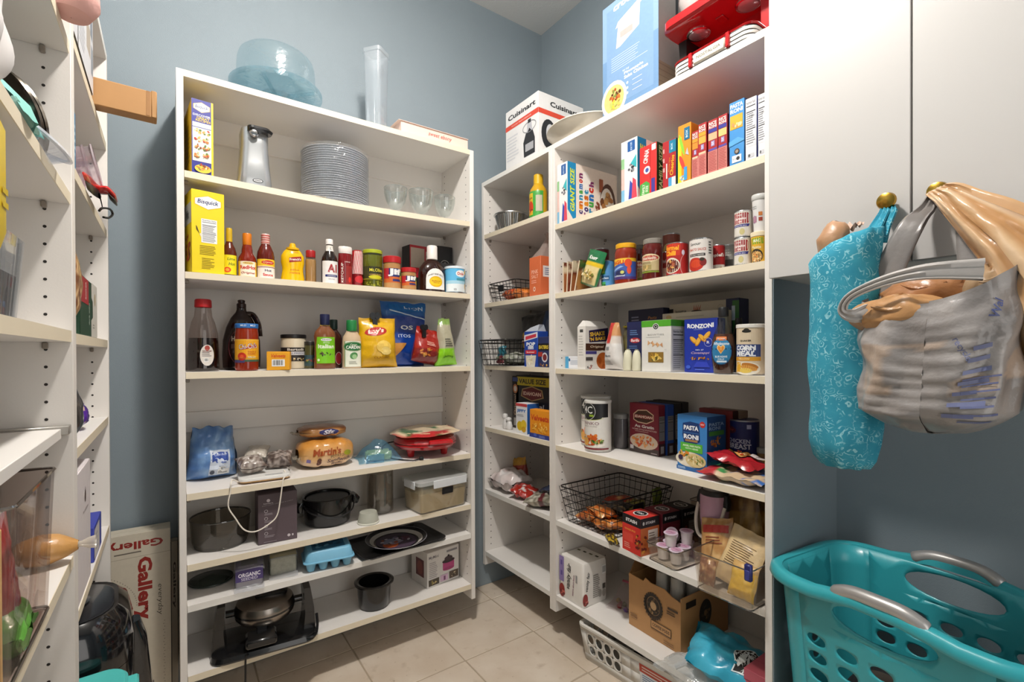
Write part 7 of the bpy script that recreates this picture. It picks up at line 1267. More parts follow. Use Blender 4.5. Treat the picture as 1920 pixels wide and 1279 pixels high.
# --- on top of the right-hand units
def f(d,w,h):
    d.text('Cuisinart',w*.0,h*.86,w*.84,h*.085,'#1d1c1e',.03,.0); d.rect(-w/2,w/2,h*.66,h*.74,'#d84a34'); d.text('FOOD PROCESSOR',-w*.0,h*.7,w*.6,h*.022,'#f0c8c0',.02); d.lines(-w*.46,-w*.08,h*.12,h*.55,8,'#cfcfd2',3)
    d.poly([(w*.08,h*.06),(w*.40,h*.06),(w*.40,h*.3),(w*.34,h*.44),(w*.14,h*.44),(w*.06,h*.3)],'#2a2a2c'); d.rect(w*.12,w*.36,h*.14,h*.26,'#a9a9ac'); d.ring(w*.24,h*.52,w*.2,h*.09,.004,'#8a8a8e'); d.poly([(w*.16,h*.44),(w*.33,h*.44),(w*.30,h*.6),(w*.19,h*.6)],'#b9b9be'); d.rect(w*.2,w*.29,h*.58,h*.64,'#2a2a2c'); d.poly([(w*.19,h*.44),(w*.24,h*.5),(w*.31,h*.44)],'#1c1c1e')
def g2(d,w,h): f(d,w*.8,h); 
carton('appliance_box','white appliance box with red stripe and food processor picture, on top of the corner unit',(1.3151, 1.7597, 2.0678, 0.2488, 0.2772),RZ,.27,'#e6e4e2',F=f,Rr=lambda d,w,h:(d.rect(-w/2,w/2,h*.66,h*.74,'#d84a34'),d.text('Cuisinart',w*.06,h*.86,w*.62,h*.085,'#1d1c1e',.03),d.ell(-w*.28,h*.36,w*.16,h*.24,'#2a2a2c'),d.ell(-w*.25,h*.38,w*.09,h*.15,'#c9c9cc')))
t=thing('serving_platter','shallow cream oval platter jutting over the edge, in front of the white appliance box','platter',(1.42,1.447,2.0678),RZ); M=mat('#dcd3c2',.35,coat=.3)
a_,b_=.176,.155
MB().loft([[(a_*k*sin(2*PI*i/48),-b_*k*cos(2*PI*i/48),zz) for i in range(48)] for k,zz in ((.60,0),(.66,.003),(.86,.028),(1.0,.050),(1.0,.053),(.95,.052),(.82,.030),(.6,.007))],0,True,True).build('dish',M,t)
MB().loft([[(a_*k*sin(2*PI*i/48),-b_*k*cos(2*PI*i/48),zz) for i in range(48)] for k,zz in ((.985,.050),(1.012,.051),(1.005,.0555),(.97,.054))],0,False,False).build('rolled_rim',M,t)
def f(d,w,h):
    d.rect(-w/2,w/2,0,h,'#6f92b8'); d.rect(-w/2,w/2,h*.5,h,'#86a4c6'); d.rect(-w*.42,w*.42,h*.06,h*.94,'#7b9bc0'); d.text('crockpot',.01,h*.93,w*.66,h*.085,'#eef2f6',.04,.2,a=0)
    d.poly([(-w*.24,h*.56),(-w*.2,h*.76),(w*.2,h*.84),(w*.18,h*.64),(-w*.16,h*.56)],'#d5cbc8'); d.poly([(-w*.25,h*.74),(-w*.2,h*.79),(w*.22,h*.87),(w*.24,h*.83)],'#ece4e4'); d.lines(-w*.16,w*.16,h*.6,h*.72,1,'#b8a8a4'); d.lines(-w*.33,w*.33,h*.36,h*.5,7,'#cfdcea',5,.2); d.text('TRY THE',-w*.06,h*.325,w*.12,h*.016,'#e8eef4',.01); d.text('Pineapple',.02,h*.295,w*.34,h*.03,'#eef2f6',.03); d.text('Salsa Chicken',.03,h*.26,w*.42,h*.03,'#eef2f6',.03)
    for k in range(3): d.ell(-w*.03,h*(.2-k*.045),w*.02,w*.02,'#c8d4e2'); d.lines(w*.06,w*.3,h*(.195-k*.045),h*(.205-k*.045),1,'#dfe6ee')
    d.ell(-w*.28,h*.12,w*.24,h*.16,'#e8e2d8'); d.ell(-w*.28,h*.12,w*.19,h*.125,'#d8c078'); d.food(-w*.26,h*.15,w*.12,h*.08,['#a84a20','#c8742c','#7a8a3c','#5a3018'],22,3,.3); d.food(-w*.28,h*.07,w*.12,h*.06,['#e8c83c','#d8b858','#b8c060'],14,4,.4)
def g2(d,w,h): d.rect(-w/2,w/2,0,h,'#8b8783'); d.rect(-w/2,w/2,0,h*.24,'#8a7866'); d.lines(-w*.5,w*.5,0,h*.24,5,'#7a6856',3,.2); d.ring(-w*.1,h*.52,w*.06,h*.03,.003,'#2a2a2a',c0=60,c1=300); d.rect(-w*.12,-w*.06,h*.62,h*.95,'#1f1f20')
P_=(1.3151, 1.128, 2.0678, 0.2485, 0.3221)
carton('appliance_box','tall pale blue slow cooker box with a food plate picture, on the wide unit\'s top',(P_[0],P_[1],P_[2],P_[3],.40),RZ,.24,'#7694b6',F=f,Rr=g2)
def retro():
    o=thing('retro_appliance','shiny red retro appliance with two round chrome lamps, on top of the wide unit','appliance',(1.43,.815,2.0678),RZ); RD=mat('#b4151c',.16,coat=.6); CH=mat('#d8d8da',.08,1.0); WH=mat('#e8e4de',.3); BK=mat('#1d1a1a',.4)
    w,d_=.30,.25
    MB().loft([rring(w*.86,d_,.03,0,5),rring(w*.86,d_,.03,.042,5)]).build('base',BK,o)
    for k in range(3): MB().loft([rring(w*.875,d_*1.015,.032,.003+k*.012,5),rring(w*.88,d_*1.02,.033,.005+k*.012,5),rring(w*.88,d_*1.02,.033,.009+k*.012,5),rring(w*.875,d_*1.015,.032,.011+k*.012,5)]).build('chrome_stripe',WH,o)
    MB().loft([rring(w*.88,d_*1.0,.03,.040,5),rring(w*.89,d_*1.02,.03,.044,5),rring(w*.88,d_*1.0,.03,.047,5)]).build('deck',RD,o)
    MB().box(-w*.40,w*.40,d_*.02,d_*.46,.046,.155,bev=.01).build('back_panel',RD,o)
    for s in (-1,1): MB().prism([(s*w*.47,.04),(s*w*.40,.04),(s*w*.40,.155),(s*w*.5,.155)],-d_*.25,d_*.46).build('side_cheek',RD if s>0 else BK,o)
    MB().loft([rring(w*1.02,d_*.98,.035,.145,5,0,-.01),rring(w*1.08,d_*1.05,.04,.155,5,0,-.014),rring(w*1.08,d_*1.05,.04,.178,5,0,-.014),rring(w*1.0,d_*.95,.035,.190,5,0,-.01)]).build('canopy',RD,o)
    for s in (-1,1):
        l=MB().lathe([(.034,.1395),(.036,.141),(.036,.145)],28,cx=s*w*.27,cy=-d_*.22).build('lamp_ring',CH,o); MB().lathe([(.026,.137),(.030,.140)],24,cx=s*w*.27,cy=-d_*.22).build('lamp_lens',mat('#c9c6cc',.12,.6),l)
    MB().box(-.012,.012,-d_*.30,-d_*.16,.141,.146,bev=.002).build('slider',RD,o)
    MB().box(-w*.17,w*.17,-d_*.53,-d_*.50,.004,.036,bev=.004).build('name_plate',mat('#ded8c8',.35),o)
    for s in (-1,1): MB().box(s*w*.18,s*w*.22,-d_*.54,-d_*.50,.001,.044,bev=.002).build('plate_bracket',RD,o)
    dd=D(); dd.text('NOSTALGIA',0,.02,w*.26,.009,'#7a7468',.02); dd.build(o,lambda a,b:((a,-d_*.53,b),(0,-1,0)),'name_print')
retro()
z=2.0678
o=thing('ceramic_bowl','white round bowl sitting on the red retro appliance, cut off by the upper edge','bowl',(1.43,.885,z+.191),0)
MB().lathe([(.045,0),(.05,.003),(.085,.04),(.10,.085),(.098,.088),(.08,.045),(.04,.008)],36).build('bowl',mat('#dcdcd8',.3,coat=.3),o); MB().lathe([(.0985,.085),(.1015,.087),(.099,.090),(.096,.088)],36,cap0=False,cap1=False).build('rim',mat('#c9c9c4',.3),o)
o=thing('food_container','grey-white container with a mauve lid at the far right, on top of the wide unit','container',(1.635,.705,z),RZ)
MB().loft([rring(.09,.1,.015,0,4),rring(.1,.11,.016,.16,4)]).build('tub',mat('#c3c3c8',.4),o); MB().loft([rring(.105,.115,.018,.16,4),rring(.105,.115,.018,.178,4)]).build('lid',mat('#7a5a6c',.4),o)
# --- corner unit, second shelf and down
t=thing('foil_pan','round crimped foil pie pan, second shelf of the corner unit','pan',(1.4008, 1.9614, 1.7993, 0.1554, 0.1339)[:3],RZ); r=.083; h=.088
mb=MB().lathe([(r*.74,0),(r*.77,.002),(r*.98,h*.93),(r*1.06,h*.95),(r*1.06,h),(r*.96,h*.97),(r*.74,.006),(.001,.005)],96)
mb.v=[((a*(1+.018*(1 if k%2 else -1)*(1 if c>.004 and c<h*.94 else 0))),(b*(1+.018*(1 if k%2 else -1)*(1 if c>.004 and c<h*.94 else 0))),c) for k,(a,b,c) in enumerate(mb.v)]
mb.build('pan',mat('#b9b8b6',.25,1.0),t,ang=20); MB().lathe([(r*1.05,h-.004),(r*1.075,h-.002),(r*1.07,h+.001),(r*1.04,h)],48,cap0=False,cap1=False).build('rolled_rim',mat('#c8c7c4',.25,1.0),t)
def f(d,w,h): q=w*.6; d.rect(-q,q,h*.04,h*.6,'#3f9a3c'); d.rect(-q,-q*.0,h*.08,h*.56,'#d8b42c'); d.ell(-q*.3,h*.25,q*.36,h*.14,'#c8401c'); d.text('apple',-q*.3,h*.45,q*.5,h*.06,'#6a2a14',.02); d.food(-q*.3,h*.18,q*.3,h*.08,['#d8541c','#e8a02c','#8a3014'],9,2,.5); d.rect(q*.3,q*.9,h*.15,h*.5,'#b8b09a')
bottle('juice_bottle','green and yellow juice bottle with yellow cap, second shelf of the corner unit',(1.3642, 1.6979, 1.7993, 0.0822, 0.2048),RZ,[(.9,0),(1,.02),(1,.55),(.92,.66),(.55,.78),(.5,.8)],'#c89a1c',[(.5,.76),(.54,.77),(.52,.985),(.45,1)],'#dcae1c',F=f)
P_=(1.3231, 1.8696, 1.4507, 0.3651, 0.1411)
b1=wire_basket('wire_basket','small black wire basket of orange snack packs, third shelf of the corner unit',(1.455,1.935,1.4507),RZ,.235,.27,.095,.88,.84,9,9,3)
for k,(a,b,c,lab) in enumerate(((1.40,1.93,'#b8481c','rust red snack pack, left one in the third-shelf wire basket'),(1.41,1.87,'#d8782c','orange snack pack, right one in the third-shelf wire basket'))):
    flatbag('snack_packet',lab,(a,b,1.4507+.006),RZ+k*30,.085,.11,.05,lambda u,v:mix(rgb255(c),(236,170,90),max(0,min(1,nz(u*5,v*5,0,1,k)*1.5))),151+k,'packet')['group']='snack packs in the third-shelf basket'
def f(d,w,h): d.text('PINK',0,h*.62,w*.6,h*.10,'#f0b8a0',.02); d.text('SALT',0,h*.5,w*.6,h*.09,'#f0b8a0',.02); d.lines(-w*.3,w*.3,h*.32,h*.42,2,'#f0a890'); d.ell(-w*.04,h*.18,w*.1,h*.06,'#f4dccc'); d.ell(-w*.04,h*.18,w*.06,h*.035,'#c8643c')
P_=(1.3231, 1.6742, 1.4507, 0.0803, 0.1742)
t=carton('salt_box','orange-pink boxed bag with twisted clear top, right end of the corner unit third shelf',(P_[0],P_[1],P_[2],P_[3],P_[4]),RZ,.17,'#d0693e',F=f,Rr=lambda d,w,h:(d.rect(-w*.42,w*.3,h*.48,h*.76,'#e4dedc'),d.lines(-w*.36,w*.24,h*.52,h*.72,4,'#6a7a98')))
w,h=P_[3],P_[4]
MB().loft([rring(w*.96,.16,.01,h+.001,3),rring(w*.6,.09,.01,h*1.25,3),rring(w*.18,.03,.004,h*1.55,3),rring(w*.3,.05,.006,h*1.66,3)]).build('twisted_top',clear('#f0e4de',.14,.1,.6,.22,'#e8d4ca',bump=.5),t)
b2=wire_basket('wire_basket','black wire basket jutting over the edge of the corner unit fourth shelf',(1.375,1.943,1.1363),RZ,.23,.22,.125,.84,.86,8,8,4,tag_=False)
flatbag('snack_packet','clear and green salad packet in the jutting wire basket',(1.40,1.92,1.1363+.006),RZ,.15,.16,.05,lambda u,v:mix((90,98,74),(206,206,196),max(0,min(1,.5+nz(u*6,v*6,0,1,3)*1.3))),161,'packet')
flatbag('snack_packet','teal packet standing at the front of the jutting wire basket',(1.335,1.955,1.1363+.008),RZ,.06,.085,.02,lambda u,v:'#2a6a78' if v>.4 else '#7a2c34',162,'packet',tx=80)
P_=(1.4231, 1.8362, 1.1363, 0.2359, 0.2477)
bag('chip_bag','black potato chip bag with yellow disc, back of the corner unit\'s fourth shelf',(P_[0]+.05,P_[1],P_[2],P_[3],P_[4]),RZ,.08,lambda u,v:'#1a181a' if u<.85 else '#24406a','bag',None,171,.005,F=lambda d,w,h:(d.ell(-w*.27,h*.5,w*.17,h*.17,'#d8a81c',a=15),d.ell(-w*.25,h*.52,w*.17,h*.09,'#a8241e',a=15),d.text("Lay's",-w*.25,h*.52,w*.28,h*.12,'#f0e4d0',.03,.1,a=12)),roll=-5)
def f(d,w,h): d.poly([(-w/2,h*.72),(w/2,h*.82),(w/2,h*.98),(-w/2,h*.9)],'#d8dce4'); d.poly([(-w*.4,h*.76),(w*.4,h*.84),(w*.4,h*.93),(-w*.4,h*.86)],'#c8384a'); d.text('POP',0,h*.64,w*.66,h*.11,'#f0f2f6',.05); d.text('mm',0,h*.54,w*.4,h*.09,'#f0f2f6',.05); d.rrect(-w*.4,w*.42,h*.36,h*.47,.003,'#c82a34'); d.text('butter',0,h*.415,w*.6,h*.05,'#f4dcdc',.02); d.poly([(-w*.32,h*.0),(w*.3,h*.0),(w*.4,h*.32),(-w*.4,h*.32)],'#ddd6c8'); d.food(0,h*.2,w*.3,h*.12,['#efe6cc','#d8c8a0','#f4efe0'],16,3,.4)
t=carton('popcorn_box','blue popcorn box with torn open top, fourth shelf of the corner unit',(1.3151, 1.6951, 1.1363, 0.0973, 0.1576),RZ,.06,'#1f46a0',F=f,Rr=lambda d,w,h:d.lines(-w*.3,w*.3,h*.1,h*.8,7,'#6a8ad0',2))
P_=(1.3151, 1.6951, 1.1363, 0.0973, 0.1576)
MB().loft([[(-P_[3]*.48,-.028,P_[4]),(P_[3]*.48,-.028,P_[4]),(P_[3]*.48,.02,P_[4]),(-P_[3]*.48,.02,P_[4])],[(-P_[3]*.3,-.01,P_[4]+.018),(P_[3]*.5,-.02,P_[4]+.03),(P_[3]*.45,.01,P_[4]+.03),(-P_[3]*.3,.01,P_[4]+.02)]]).build('torn_flap',CARD('#b9bec8'),t)
def f(d,w,h): d.rect(-w/2,w/2,h*.55,h*.78,'#1c1a20'); d.text('EATERS',0,h*.66,w*.84,h*.12,'#e0c43c',.04); d.ell(w*.1,h*.32,w*.26,h*.16,'#d8d4d8'); d.ell(w*.1,h*.32,w*.18,h*.11,'#7a2c30'); d.rect(-w/2,-w*.1,h*.35,h*.5,'#a8342c'); d.food(0,h*.08,w*.4,h*.07,['#c8842c','#8a4a1c','#e0b060'],12,2,.4)
carton('snack_box','navy and orange meat snack box against the divider, fourth shelf of the corner unit',(1.3151, 1.6046, 1.1363, 0.0762, 0.1311),RZ,.10,'#27305c',F=f)
o=thing('figurine','two small white ceramic figures touching each other, fifth shelf of the corner unit','ornament',(1.3331, 1.9358, 0.8234, 0.0969, 0.0975)[:3],RZ); Wc=mat('#dcd9d6',.3,coat=.3)
o.location.x+=.02
for s,hh in ((-.012,.075),(.018,.06)):
    MB().lathe([(.014,0),(.018,.004),(.020,hh*.3),(.013,hh*.6),(.010,hh*.66)],20,cx=s,sy=.8).build('body',Wc,o)
    MB().lathe([(.004,hh*.62),(.012,hh*.68),(.0155,hh*.82),(.012,hh*.95),(.003,hh)],20,cx=s-.006).build('head',Wc,o)
def f(d,w,h):
    d.rect(-w*.46,w/2,h*.82,h*.98,'#c8b428'); d.text('VALUE SIZE',.0,h*.9,w*.8,h*.09,'#26221a',.03); d.poly([(-w*.34,h*.62),(-w*.3,h*.76),(w*.0,h*.82),(w*.3,h*.76),(w*.34,h*.62),(w*.0,h*.54)],'#a88a5c'); d.poly([(-w*.3,h*.63),(-w*.27,h*.745),(w*.0,h*.8),(w*.27,h*.745),(w*.3,h*.63),(w*.0,h*.56)],'#6a1c1c'); d.text('IDAHOAN',0,h*.68,w*.52,h*.07,'#e8c8b4',.03); d.text('Original',0,h*.45,w*.7,h*.11,'#d8d2cc',.02,.1)
P_=(1.4031, 1.8054, 0.8234, 0.2606, 0.2631)
carton('potato_mix_box','large black value size potato box, fifth shelf of the corner unit',(P_[0],P_[1]-.005,P_[2],P_[3],P_[4]),RZ,.06,'#1f1a1a',F=f,L=lambda d,w,h:(d.ell(0,h*.75,w*.3,h*.1,'#c8642c'),d.food(0,h*.45,w*.3,h*.2,['#8a5030','#c89a6a','#5a3420'],14,3,.4),d.rect(-w*.25,w*.25,h*.06,h*.2,'#8a857c')))
P2=(1.3831, 1.9354, 0.8234, 0.0547, 0.2585)
carton('potato_mix_box','narrow dark potato box standing left of the value size one, spine forward',(P2[0]+.02,P2[1],P2[2],P2[3],P2[4]),RZ,.12,'#2a1f1c',F=lambda d,w,h:(d.ell(0,h*.76,w*.36,h*.09,'#c87a44'),d.ell(0,h*.76,w*.22,h*.055,'#e8dcd0'),d.text('Original',0,h*.45,h*.4,w*.4,'#b89a7c',.02,a=90),d.rect(-w*.25,w*.25,h*.05,h*.2,'#9a958c'),d.rect(-w*.4,w*.4,h*.9,h*.98,'#3a4a8a')))
def f(d,w,h): d.text('JIFFY',0,h*.74,w*.82,h*.13,'#2a6ab0',.04); d.lines(-w*.4,w*.4,h*.55,h*.64,2,'#8a8a90'); d.rect(-w/2,w/2,h*.9,h,'#c8484a'); d.ell(-w*.14,h*.24,w*.26,h*.16,'#d8b41c'); d.ell(w*.2,h*.3,w*.24,h*.16,'#e0c030'); d.ell(w*.2,h*.14,w*.2,h*.1,'#d0a018')
carton('muffin_mix_box','small white and blue muffin mix box with yellow muffins, before the black potato box',(1.3331, 1.7911, 0.8234, 0.0874, 0.1386),RZ,.10,'#e2e2e4',F=f,Rr=lambda d,w,h:(d.rect(-w/2,w/2,0,h,'#2a62b0'),d.rect(-w*.1,0,h*.3,h*.8,'#a8c4e4')))
def f(d,w,h): d.text('Velveeta',w*.02,h*.72,w*.9,h*.22,'#c8401c',.03,.15); d.food(0,h*.36,w*.46,h*.2,['#e8a02c','#f0b848','#d8841c','#f4cc70'],44,3,.28); d.rect(-w/2,w/2,0,h*.15,'#2c3a86'); d.ell(-w*.2,h*.1,w*.08,h*.06,'#4a60b8'); d.lines(w*.0,w*.4,h*.03,h*.11,2,'#8a9ad0')
carton('macaroni_box','orange macaroni and cheese box against the divider, fifth shelf of the corner unit',(1.3151, 1.6353, 0.8234, 0.1375, 0.1227),RZ,.04,'#e5921c',F=f)
z=0.5061
flatbag('grocery_bag','crumpled white plastic grocery bag, sixth shelf of the corner unit',(1.40,1.975,z),RZ,.17,.17,.08,lambda u,v:mix((190,172,168),(228,222,220),max(0,min(1,.6+nz(u*4,v*4,0,1,3)))),181,crump=.014)
flatbag('ramen_bag','red packet inside the white plastic handles, sixth shelf of the corner unit',(1.38,1.83,z),RZ+25,.11,.13,.04,lambda u,v:'#a82a20' if nz(u*4,v*4,0,1,3)<.2 else '#d8d0cc',182,crump=.008,ty=12)
P_=(1.5231, 2.007, 0.5061, 0.1299, 0.0651)
bag('snack_bag','red and yellow snack bag standing at the back of the corner unit sixth shelf',(P_[0]-.03,P_[1],P_[2],.12,.13),RZ,.05,lambda u,v:'#a8341c' if v<.7 else '#d8a02c','bag',None,183,.007,roll=-12,F=lambda d,w,h:d.food(0,h*.4,w*.3,h*.2,['#c86a2c','#5a1c14','#e0b060'],14,3,.35))
flatbag('snack_bag','blue foil packet leaning against the divider, sixth shelf of the corner unit',(1.42,1.665,z+.035),RZ-20,.17,.10,.03,lambda u,v:'#2a5a94' if v>.3 else '#1c2c4a',184,crump=.006,ty=-18)
flatbag('nut_bag','clear bag of mixed nuts with dark red seam, front of the corner unit sixth shelf',(1.375,1.665,z),RZ+30,.17,.14,.05,lambda u,v:'#5a1c22' if .42<u<.56 else mix((96,92,76),(196,190,176),max(0,min(1,.5+nz(u*12,v*12,0,1,5)*1.4))),185,crump=.007,ty=-8)
# ================================================================ things on the towers at the left wall (they face +x, so rz=90)
LZ=90
# farther tower
z=1.8197
def f(d,w,h): d.rect(-w/2,w/2,0,h,'#dcdcdf'); d.rect(w*.02,w*.3,h*.3,h*.62,'#b4a694'); d.rect(w*.34,w*.48,h*.18,h*.5,'#8a9098'); d.rect(w*.3,w*.46,h*.58,h*.98,'#7c828c'); d.lines(-w*.44,-w*.05,h*.1,h*.5,7,'#b8b8be'); d.text('BAKE SET',-w*.2,h*.8,w*.4,h*.07,'#8a8a92',.02)
t=thing('flat_tray','dark flat tray lying at the front edge under white picture boxes, farther left tower','tray',(-.285,1.412,z),LZ)
MB().loft([rring(.30,.24,.02,0,4),rring(.32,.262,.024,.012,4),rring(.325,.266,.024,.016,4),rring(.31,.25,.02,.016,4),rring(.29,.23,.018,.004,4)]).build('tray',mat('#26231f',.4),t)
MB().loft([rring(.322,.264,.024,.0155,4),rring(.328,.27,.025,.017,4),rring(.32,.262,.022,.0185,4)],cap0=False,cap1=False).build('rim',mat('#3a362f',.35),t)
carton('bakeware_box','white box with pictures standing on the dark tray, farther left tower',(-.151,1.452,z+.0195,.235,.215),LZ,.10,'#d8d8dc',F=f)
carton('grey_box','grey box with white side behind the white picture box, farther left tower',(-.29,1.345,z+.0195,.11,.20),LZ,.10,'#9a9ba2',F=lambda d,w,h:(d.rect(-w*.4,w*.4,h*.1,h*.6,'#d0d0d4'),d.lines(-w*.3,w*.3,h*.7,h*.9,3,'#55575e')))
o=thing('cardboard_mailer','brown flat cardboard mailer sticking out from the farther left tower into the room','box',(-.165,1.60,z+.004),2)
K=CARD('#a87c4a')
MB().box(-.20,.135,-.02,.02,0,.069,bev=.002).build('carton',K,o)
MB().box(.128,.1405,-.022,.022,.0005,.0715,bev=.002).build('tuck_flap',CARD('#a87c4a'),o)
MB().box(.118,.126,-.0208,-.0198,.004,.068).build('side_tab',CARD('#94693a'),o)
z=1.5647
carton('blue_box','narrow blue box at the near end of the second shelf, farther left tower',(-.151,1.275,z,.028,.115),LZ,.14,'#2f7ca6',F=lambda d,w,h:d.lines(-w*.3,w*.3,h*.2,h*.8,5,'#9cc8e0'))
o=thing('plastic_cup','stack of ribbed clear plastic cups lying on its side, behind the red-handled tool','cup',(-.25,1.52,z),0)
mb=MB()
for k in range(5): mb.lathe([(.030,.0),(.046,.105),(.049,.107),(.049,.110),(.045,.107)],28,cz=k*.016,cap0=(k==0),cap1=False)
mb.rot('Y',78).mv(-.06,0,.05).build('cup_wall',clear('#efe6ea',.12,.06,.6,.14,'#e8dde2'),o); mb=MB().lathe([(.0485,.170),(.051,.172),(.049,.175)],28,cap0=False,cap1=False); mb.rot('Y',78).mv(-.06,0,.05).build('rim',clear('#e6dce0',.3,.06,.8,.3,'#d8ccd2'),o)
o=thing('hand_tool','red and black kitchen gadget with wire loop, overhanging the farther left tower\'s shelf','kitchen tool',(-.150,1.52,z),90+8)
RD=mat('#c2201f',.25,coat=.4); BK=mat('#171718',.35); o.rotation_euler=(0,0,0); O=Vector(o.location); W=lambda *p:[tuple(Vector(q)-O) for q in p]
def sweep(pts,wy,wz):
    P=[Vector(p) for p in crom(pts,5)]; return MB().loft([[tuple(p+Vector((0,wy*cos(2*PI*q/12),wz*sin(2*PI*q/12)*(1 if 0<i<len(P)-1 else .4)))) for q in range(12)] for i,p in enumerate(P)])
sweep(W((-0.15, 1.3884, 1.5863),(-0.142, 1.4217, 1.5873),(-0.135, 1.5045, 1.5927),(-0.118, 1.5121, 1.5942),(-0.105, 1.5396, 1.5845)),.026,.0085).build('red_shell',RD,o,ang=70)
sweep(W((-0.148, 1.4099, 1.5756),(-0.14, 1.4463, 1.5731),(-0.134, 1.5142, 1.5828)),.022,.010).build('body',BK,o)
sweep(W((-0.118, 1.5112, 1.5824),(-0.11, 1.5098, 1.5732),(-0.104, 1.524, 1.5701)),.02,.006).build('tip_guard',BK,o)
sweep(W((-0.134, 1.4925, 1.5769),(-0.134, 1.5354, 1.5703),(-0.134, 1.5576, 1.5628)),.012,.006).build('steel_blade',mat('#c6c6c8',.2,1.0),o)
MB().tube(crom(W((-0.136, 1.5121, 1.5435),(-0.132, 1.5342, 1.556),(-0.124, 1.6124, 1.5739),(-0.121, 1.6428, 1.5692),(-0.126, 1.6091, 1.5508),(-0.132, 1.5561, 1.539)),6),.0028,6).build('wire_loop',BK,o)
z=1.2407
bag('granola_bag','slim brown bag of nuts at the near end of the third shelf, farther left tower',(-.178,1.292,z,.07,.245),LZ,.07,lambda u,v:mix((104,62,34),(214,178,132),max(0,min(1,.5+nz(u*16,v*22,0,1,3)*1.5))),'bag',None,201,.006,topw=.9)
carton('candy_box','dark green, red and white box on the third shelf, farther left tower',(-.151,1.47,z,.28,.128),LZ,.05,'#17402a',F=lambda d,w,h:(d.rect(-w*.5,-w*.05,h*.55,h*.98,'#a81c26'),d.text('ROCHER',-w*.2,h*.78,h*.3,w*.06,'#e0c8c0',.02,a=90),d.poly([(w*.1,0),(w*.5,0),(w*.5,h),(w*.12,h),(w*.12,h*.72),(w*.2,h*.66),(w*.2,h*.36),(w*.1,h*.3)],'#d9d5cc'),d.lines(w*.2,w*.34,h*.15,h*.25,2,'#8a8478'),d.text('dark mint',-w*.02,h*.4,h*.4,w*.05,'#c8d8c8',.02,a=90),d.ell(w*.34,h*.72,w*.05,h*.12,'#b8a884')))
carton('wafer_box','brown card box with notched edge, right beside the dark green box, farther left tower',(-.19,1.655,z,.055,.118),LZ,.05,'#7c5a34',F=lambda d,w,h:(d.poly([(w*.1,h*.5),(w*.4,h*.55),(w*.1,h*.6)],'#c8b088'),d.poly([(w*.1,h*.2),(w*.4,h*.25),(w*.1,h*.3)],'#c8b088')))
z=1.0157
bag('coffee_bag','tall black patterned coffee pack at the near end of the fourth shelf, farther left tower',(-.186,1.318,z,.125,.165),LZ,.075,lambda u,v:'#c9c9c9' if (v>.88 and sin(u*60)>0) or (v<.4 and sin(v*90)>.2 and u>.5) else '#1c1c20','bag',None,203,.003,topw=1,seal=.03,pinch=0)
bag('candy_bag','small purple and white candy bag beside the black coffee pack, farther left tower',(-.19,1.565,z,.10,.085),LZ,.05,lambda u,v:'#e6e0d8' if v>.72 else ('#4a1c8c' if nz(u*4,v*5,0,1,4)<.22 else '#d8b49c'),'bag',None,204,.006)
z=0.6947
carton('white_box','tall white box with brown mark on the fifth shelf, farther left tower',(-.151,1.365,z,.19,.265),LZ,.14,'#d9d2d4',F=lambda d,w,h:(d.ell(w*.08,h*.75,w*.05,h*.05,'#5a4038'),d.poly([(w*.05,h*.76),(w*.11,h*.76),(w*.09,h*.83)],'#5a4038'),d.text('la cuisine',w*.1,h*.64,w*.4,h*.025,'#8a7c78',.01)))
carton('medicine_box','small blue and white box at the far end of the fifth shelf, farther left tower',(-.152,1.605,z,.15,.085),LZ,.07,'#3a46a8',F=lambda d,w,h:(d.rrect(-w*.48,w*.2,h*.06,h*.9,.006,'#d8d4d2'),d.lines(-w*.3,w*.05,h*.2,h*.75,4,'#a8a8b4')))
def air_fryer():
    o=thing('air_fryer','glossy black air fryer with handle, at the bottom of the farther left tower','appliance',(-.232,1.60,0.1897),LZ+4); B=mat('#0f0f12',.12,coat=.6); w,d_=.33,.30
    MB().loft([rring(w*.84,d_*.84,.08,0,6),rring(w*.9,d_*.9,.09,.01,6),rring(w*.98,d_*.98,.10,.12,6),rring(w*1.0,d_*1.0,.10,.26,6)],cap1=True).build('body',B,o)
    MB().loft([rring(w*1.004,d_*1.004,.10,.262,6),rring(w*1.0,d_*1.0,.10,.31,6),rring(w*.93,d_*.93,.095,.362,6),rring(w*.80,d_*.80,.085,.385,6),rring(w*.74,d_*.74,.08,.383,6)]).build('top_housing',B,o)
    MB().loft([rring(w*.74,d_*.74,.08,.384,6),rring(w*.70,d_*.70,.08,.388,6)]).build('top_plate',mat('#26262a',.2,coat=.4),o)
    MB().lathe([(.052,.388),(.055,.392),(.048,.394),(.044,.389),(.030,.389),(.028,.394),(.022,.395)],32,cx=.0,cy=-.01).build('dial',mat('#8d9096',.2,.9),o)
    MB().loft([rring(.05,.05,.016,.10,4,0,-d_*.52),rring(.055,.06,.018,.13,4,0,-d_*.53),rring(.055,.05,.018,.26,4,0,-d_*.51),rring(.045,.04,.014,.31,4,0,-d_*.48)]).build('handle',B,o)
    MB().box(-.022,.022,-d_*.645,-d_*.63,.11,.118,bev=.001).build('handle_accent',mat('#b9bcc2',.2,1.0),o)
    dd=D(); dd.text('PowerXL',0,.325,.035,.008,'#c8c8cc',.02); dd.build(o,lambda a,b:((a,-d_*.495+ (b-.31)*.28,b),(0,-1,.1)),'brand_print',eps=.002)
air_fryer()
o=thing('food_container','food container with turquoise lid in front of the air fryer, farther left tower','container',(-.185,1.345,0.1897),3)
MB().loft([rring(.17,.12,.03,.0,5),rring(.19,.14,.035,.268,5)]).build('tub',clear('#dfe8e8',.1,.06,.5,.35,'#c9d4d4'),o)
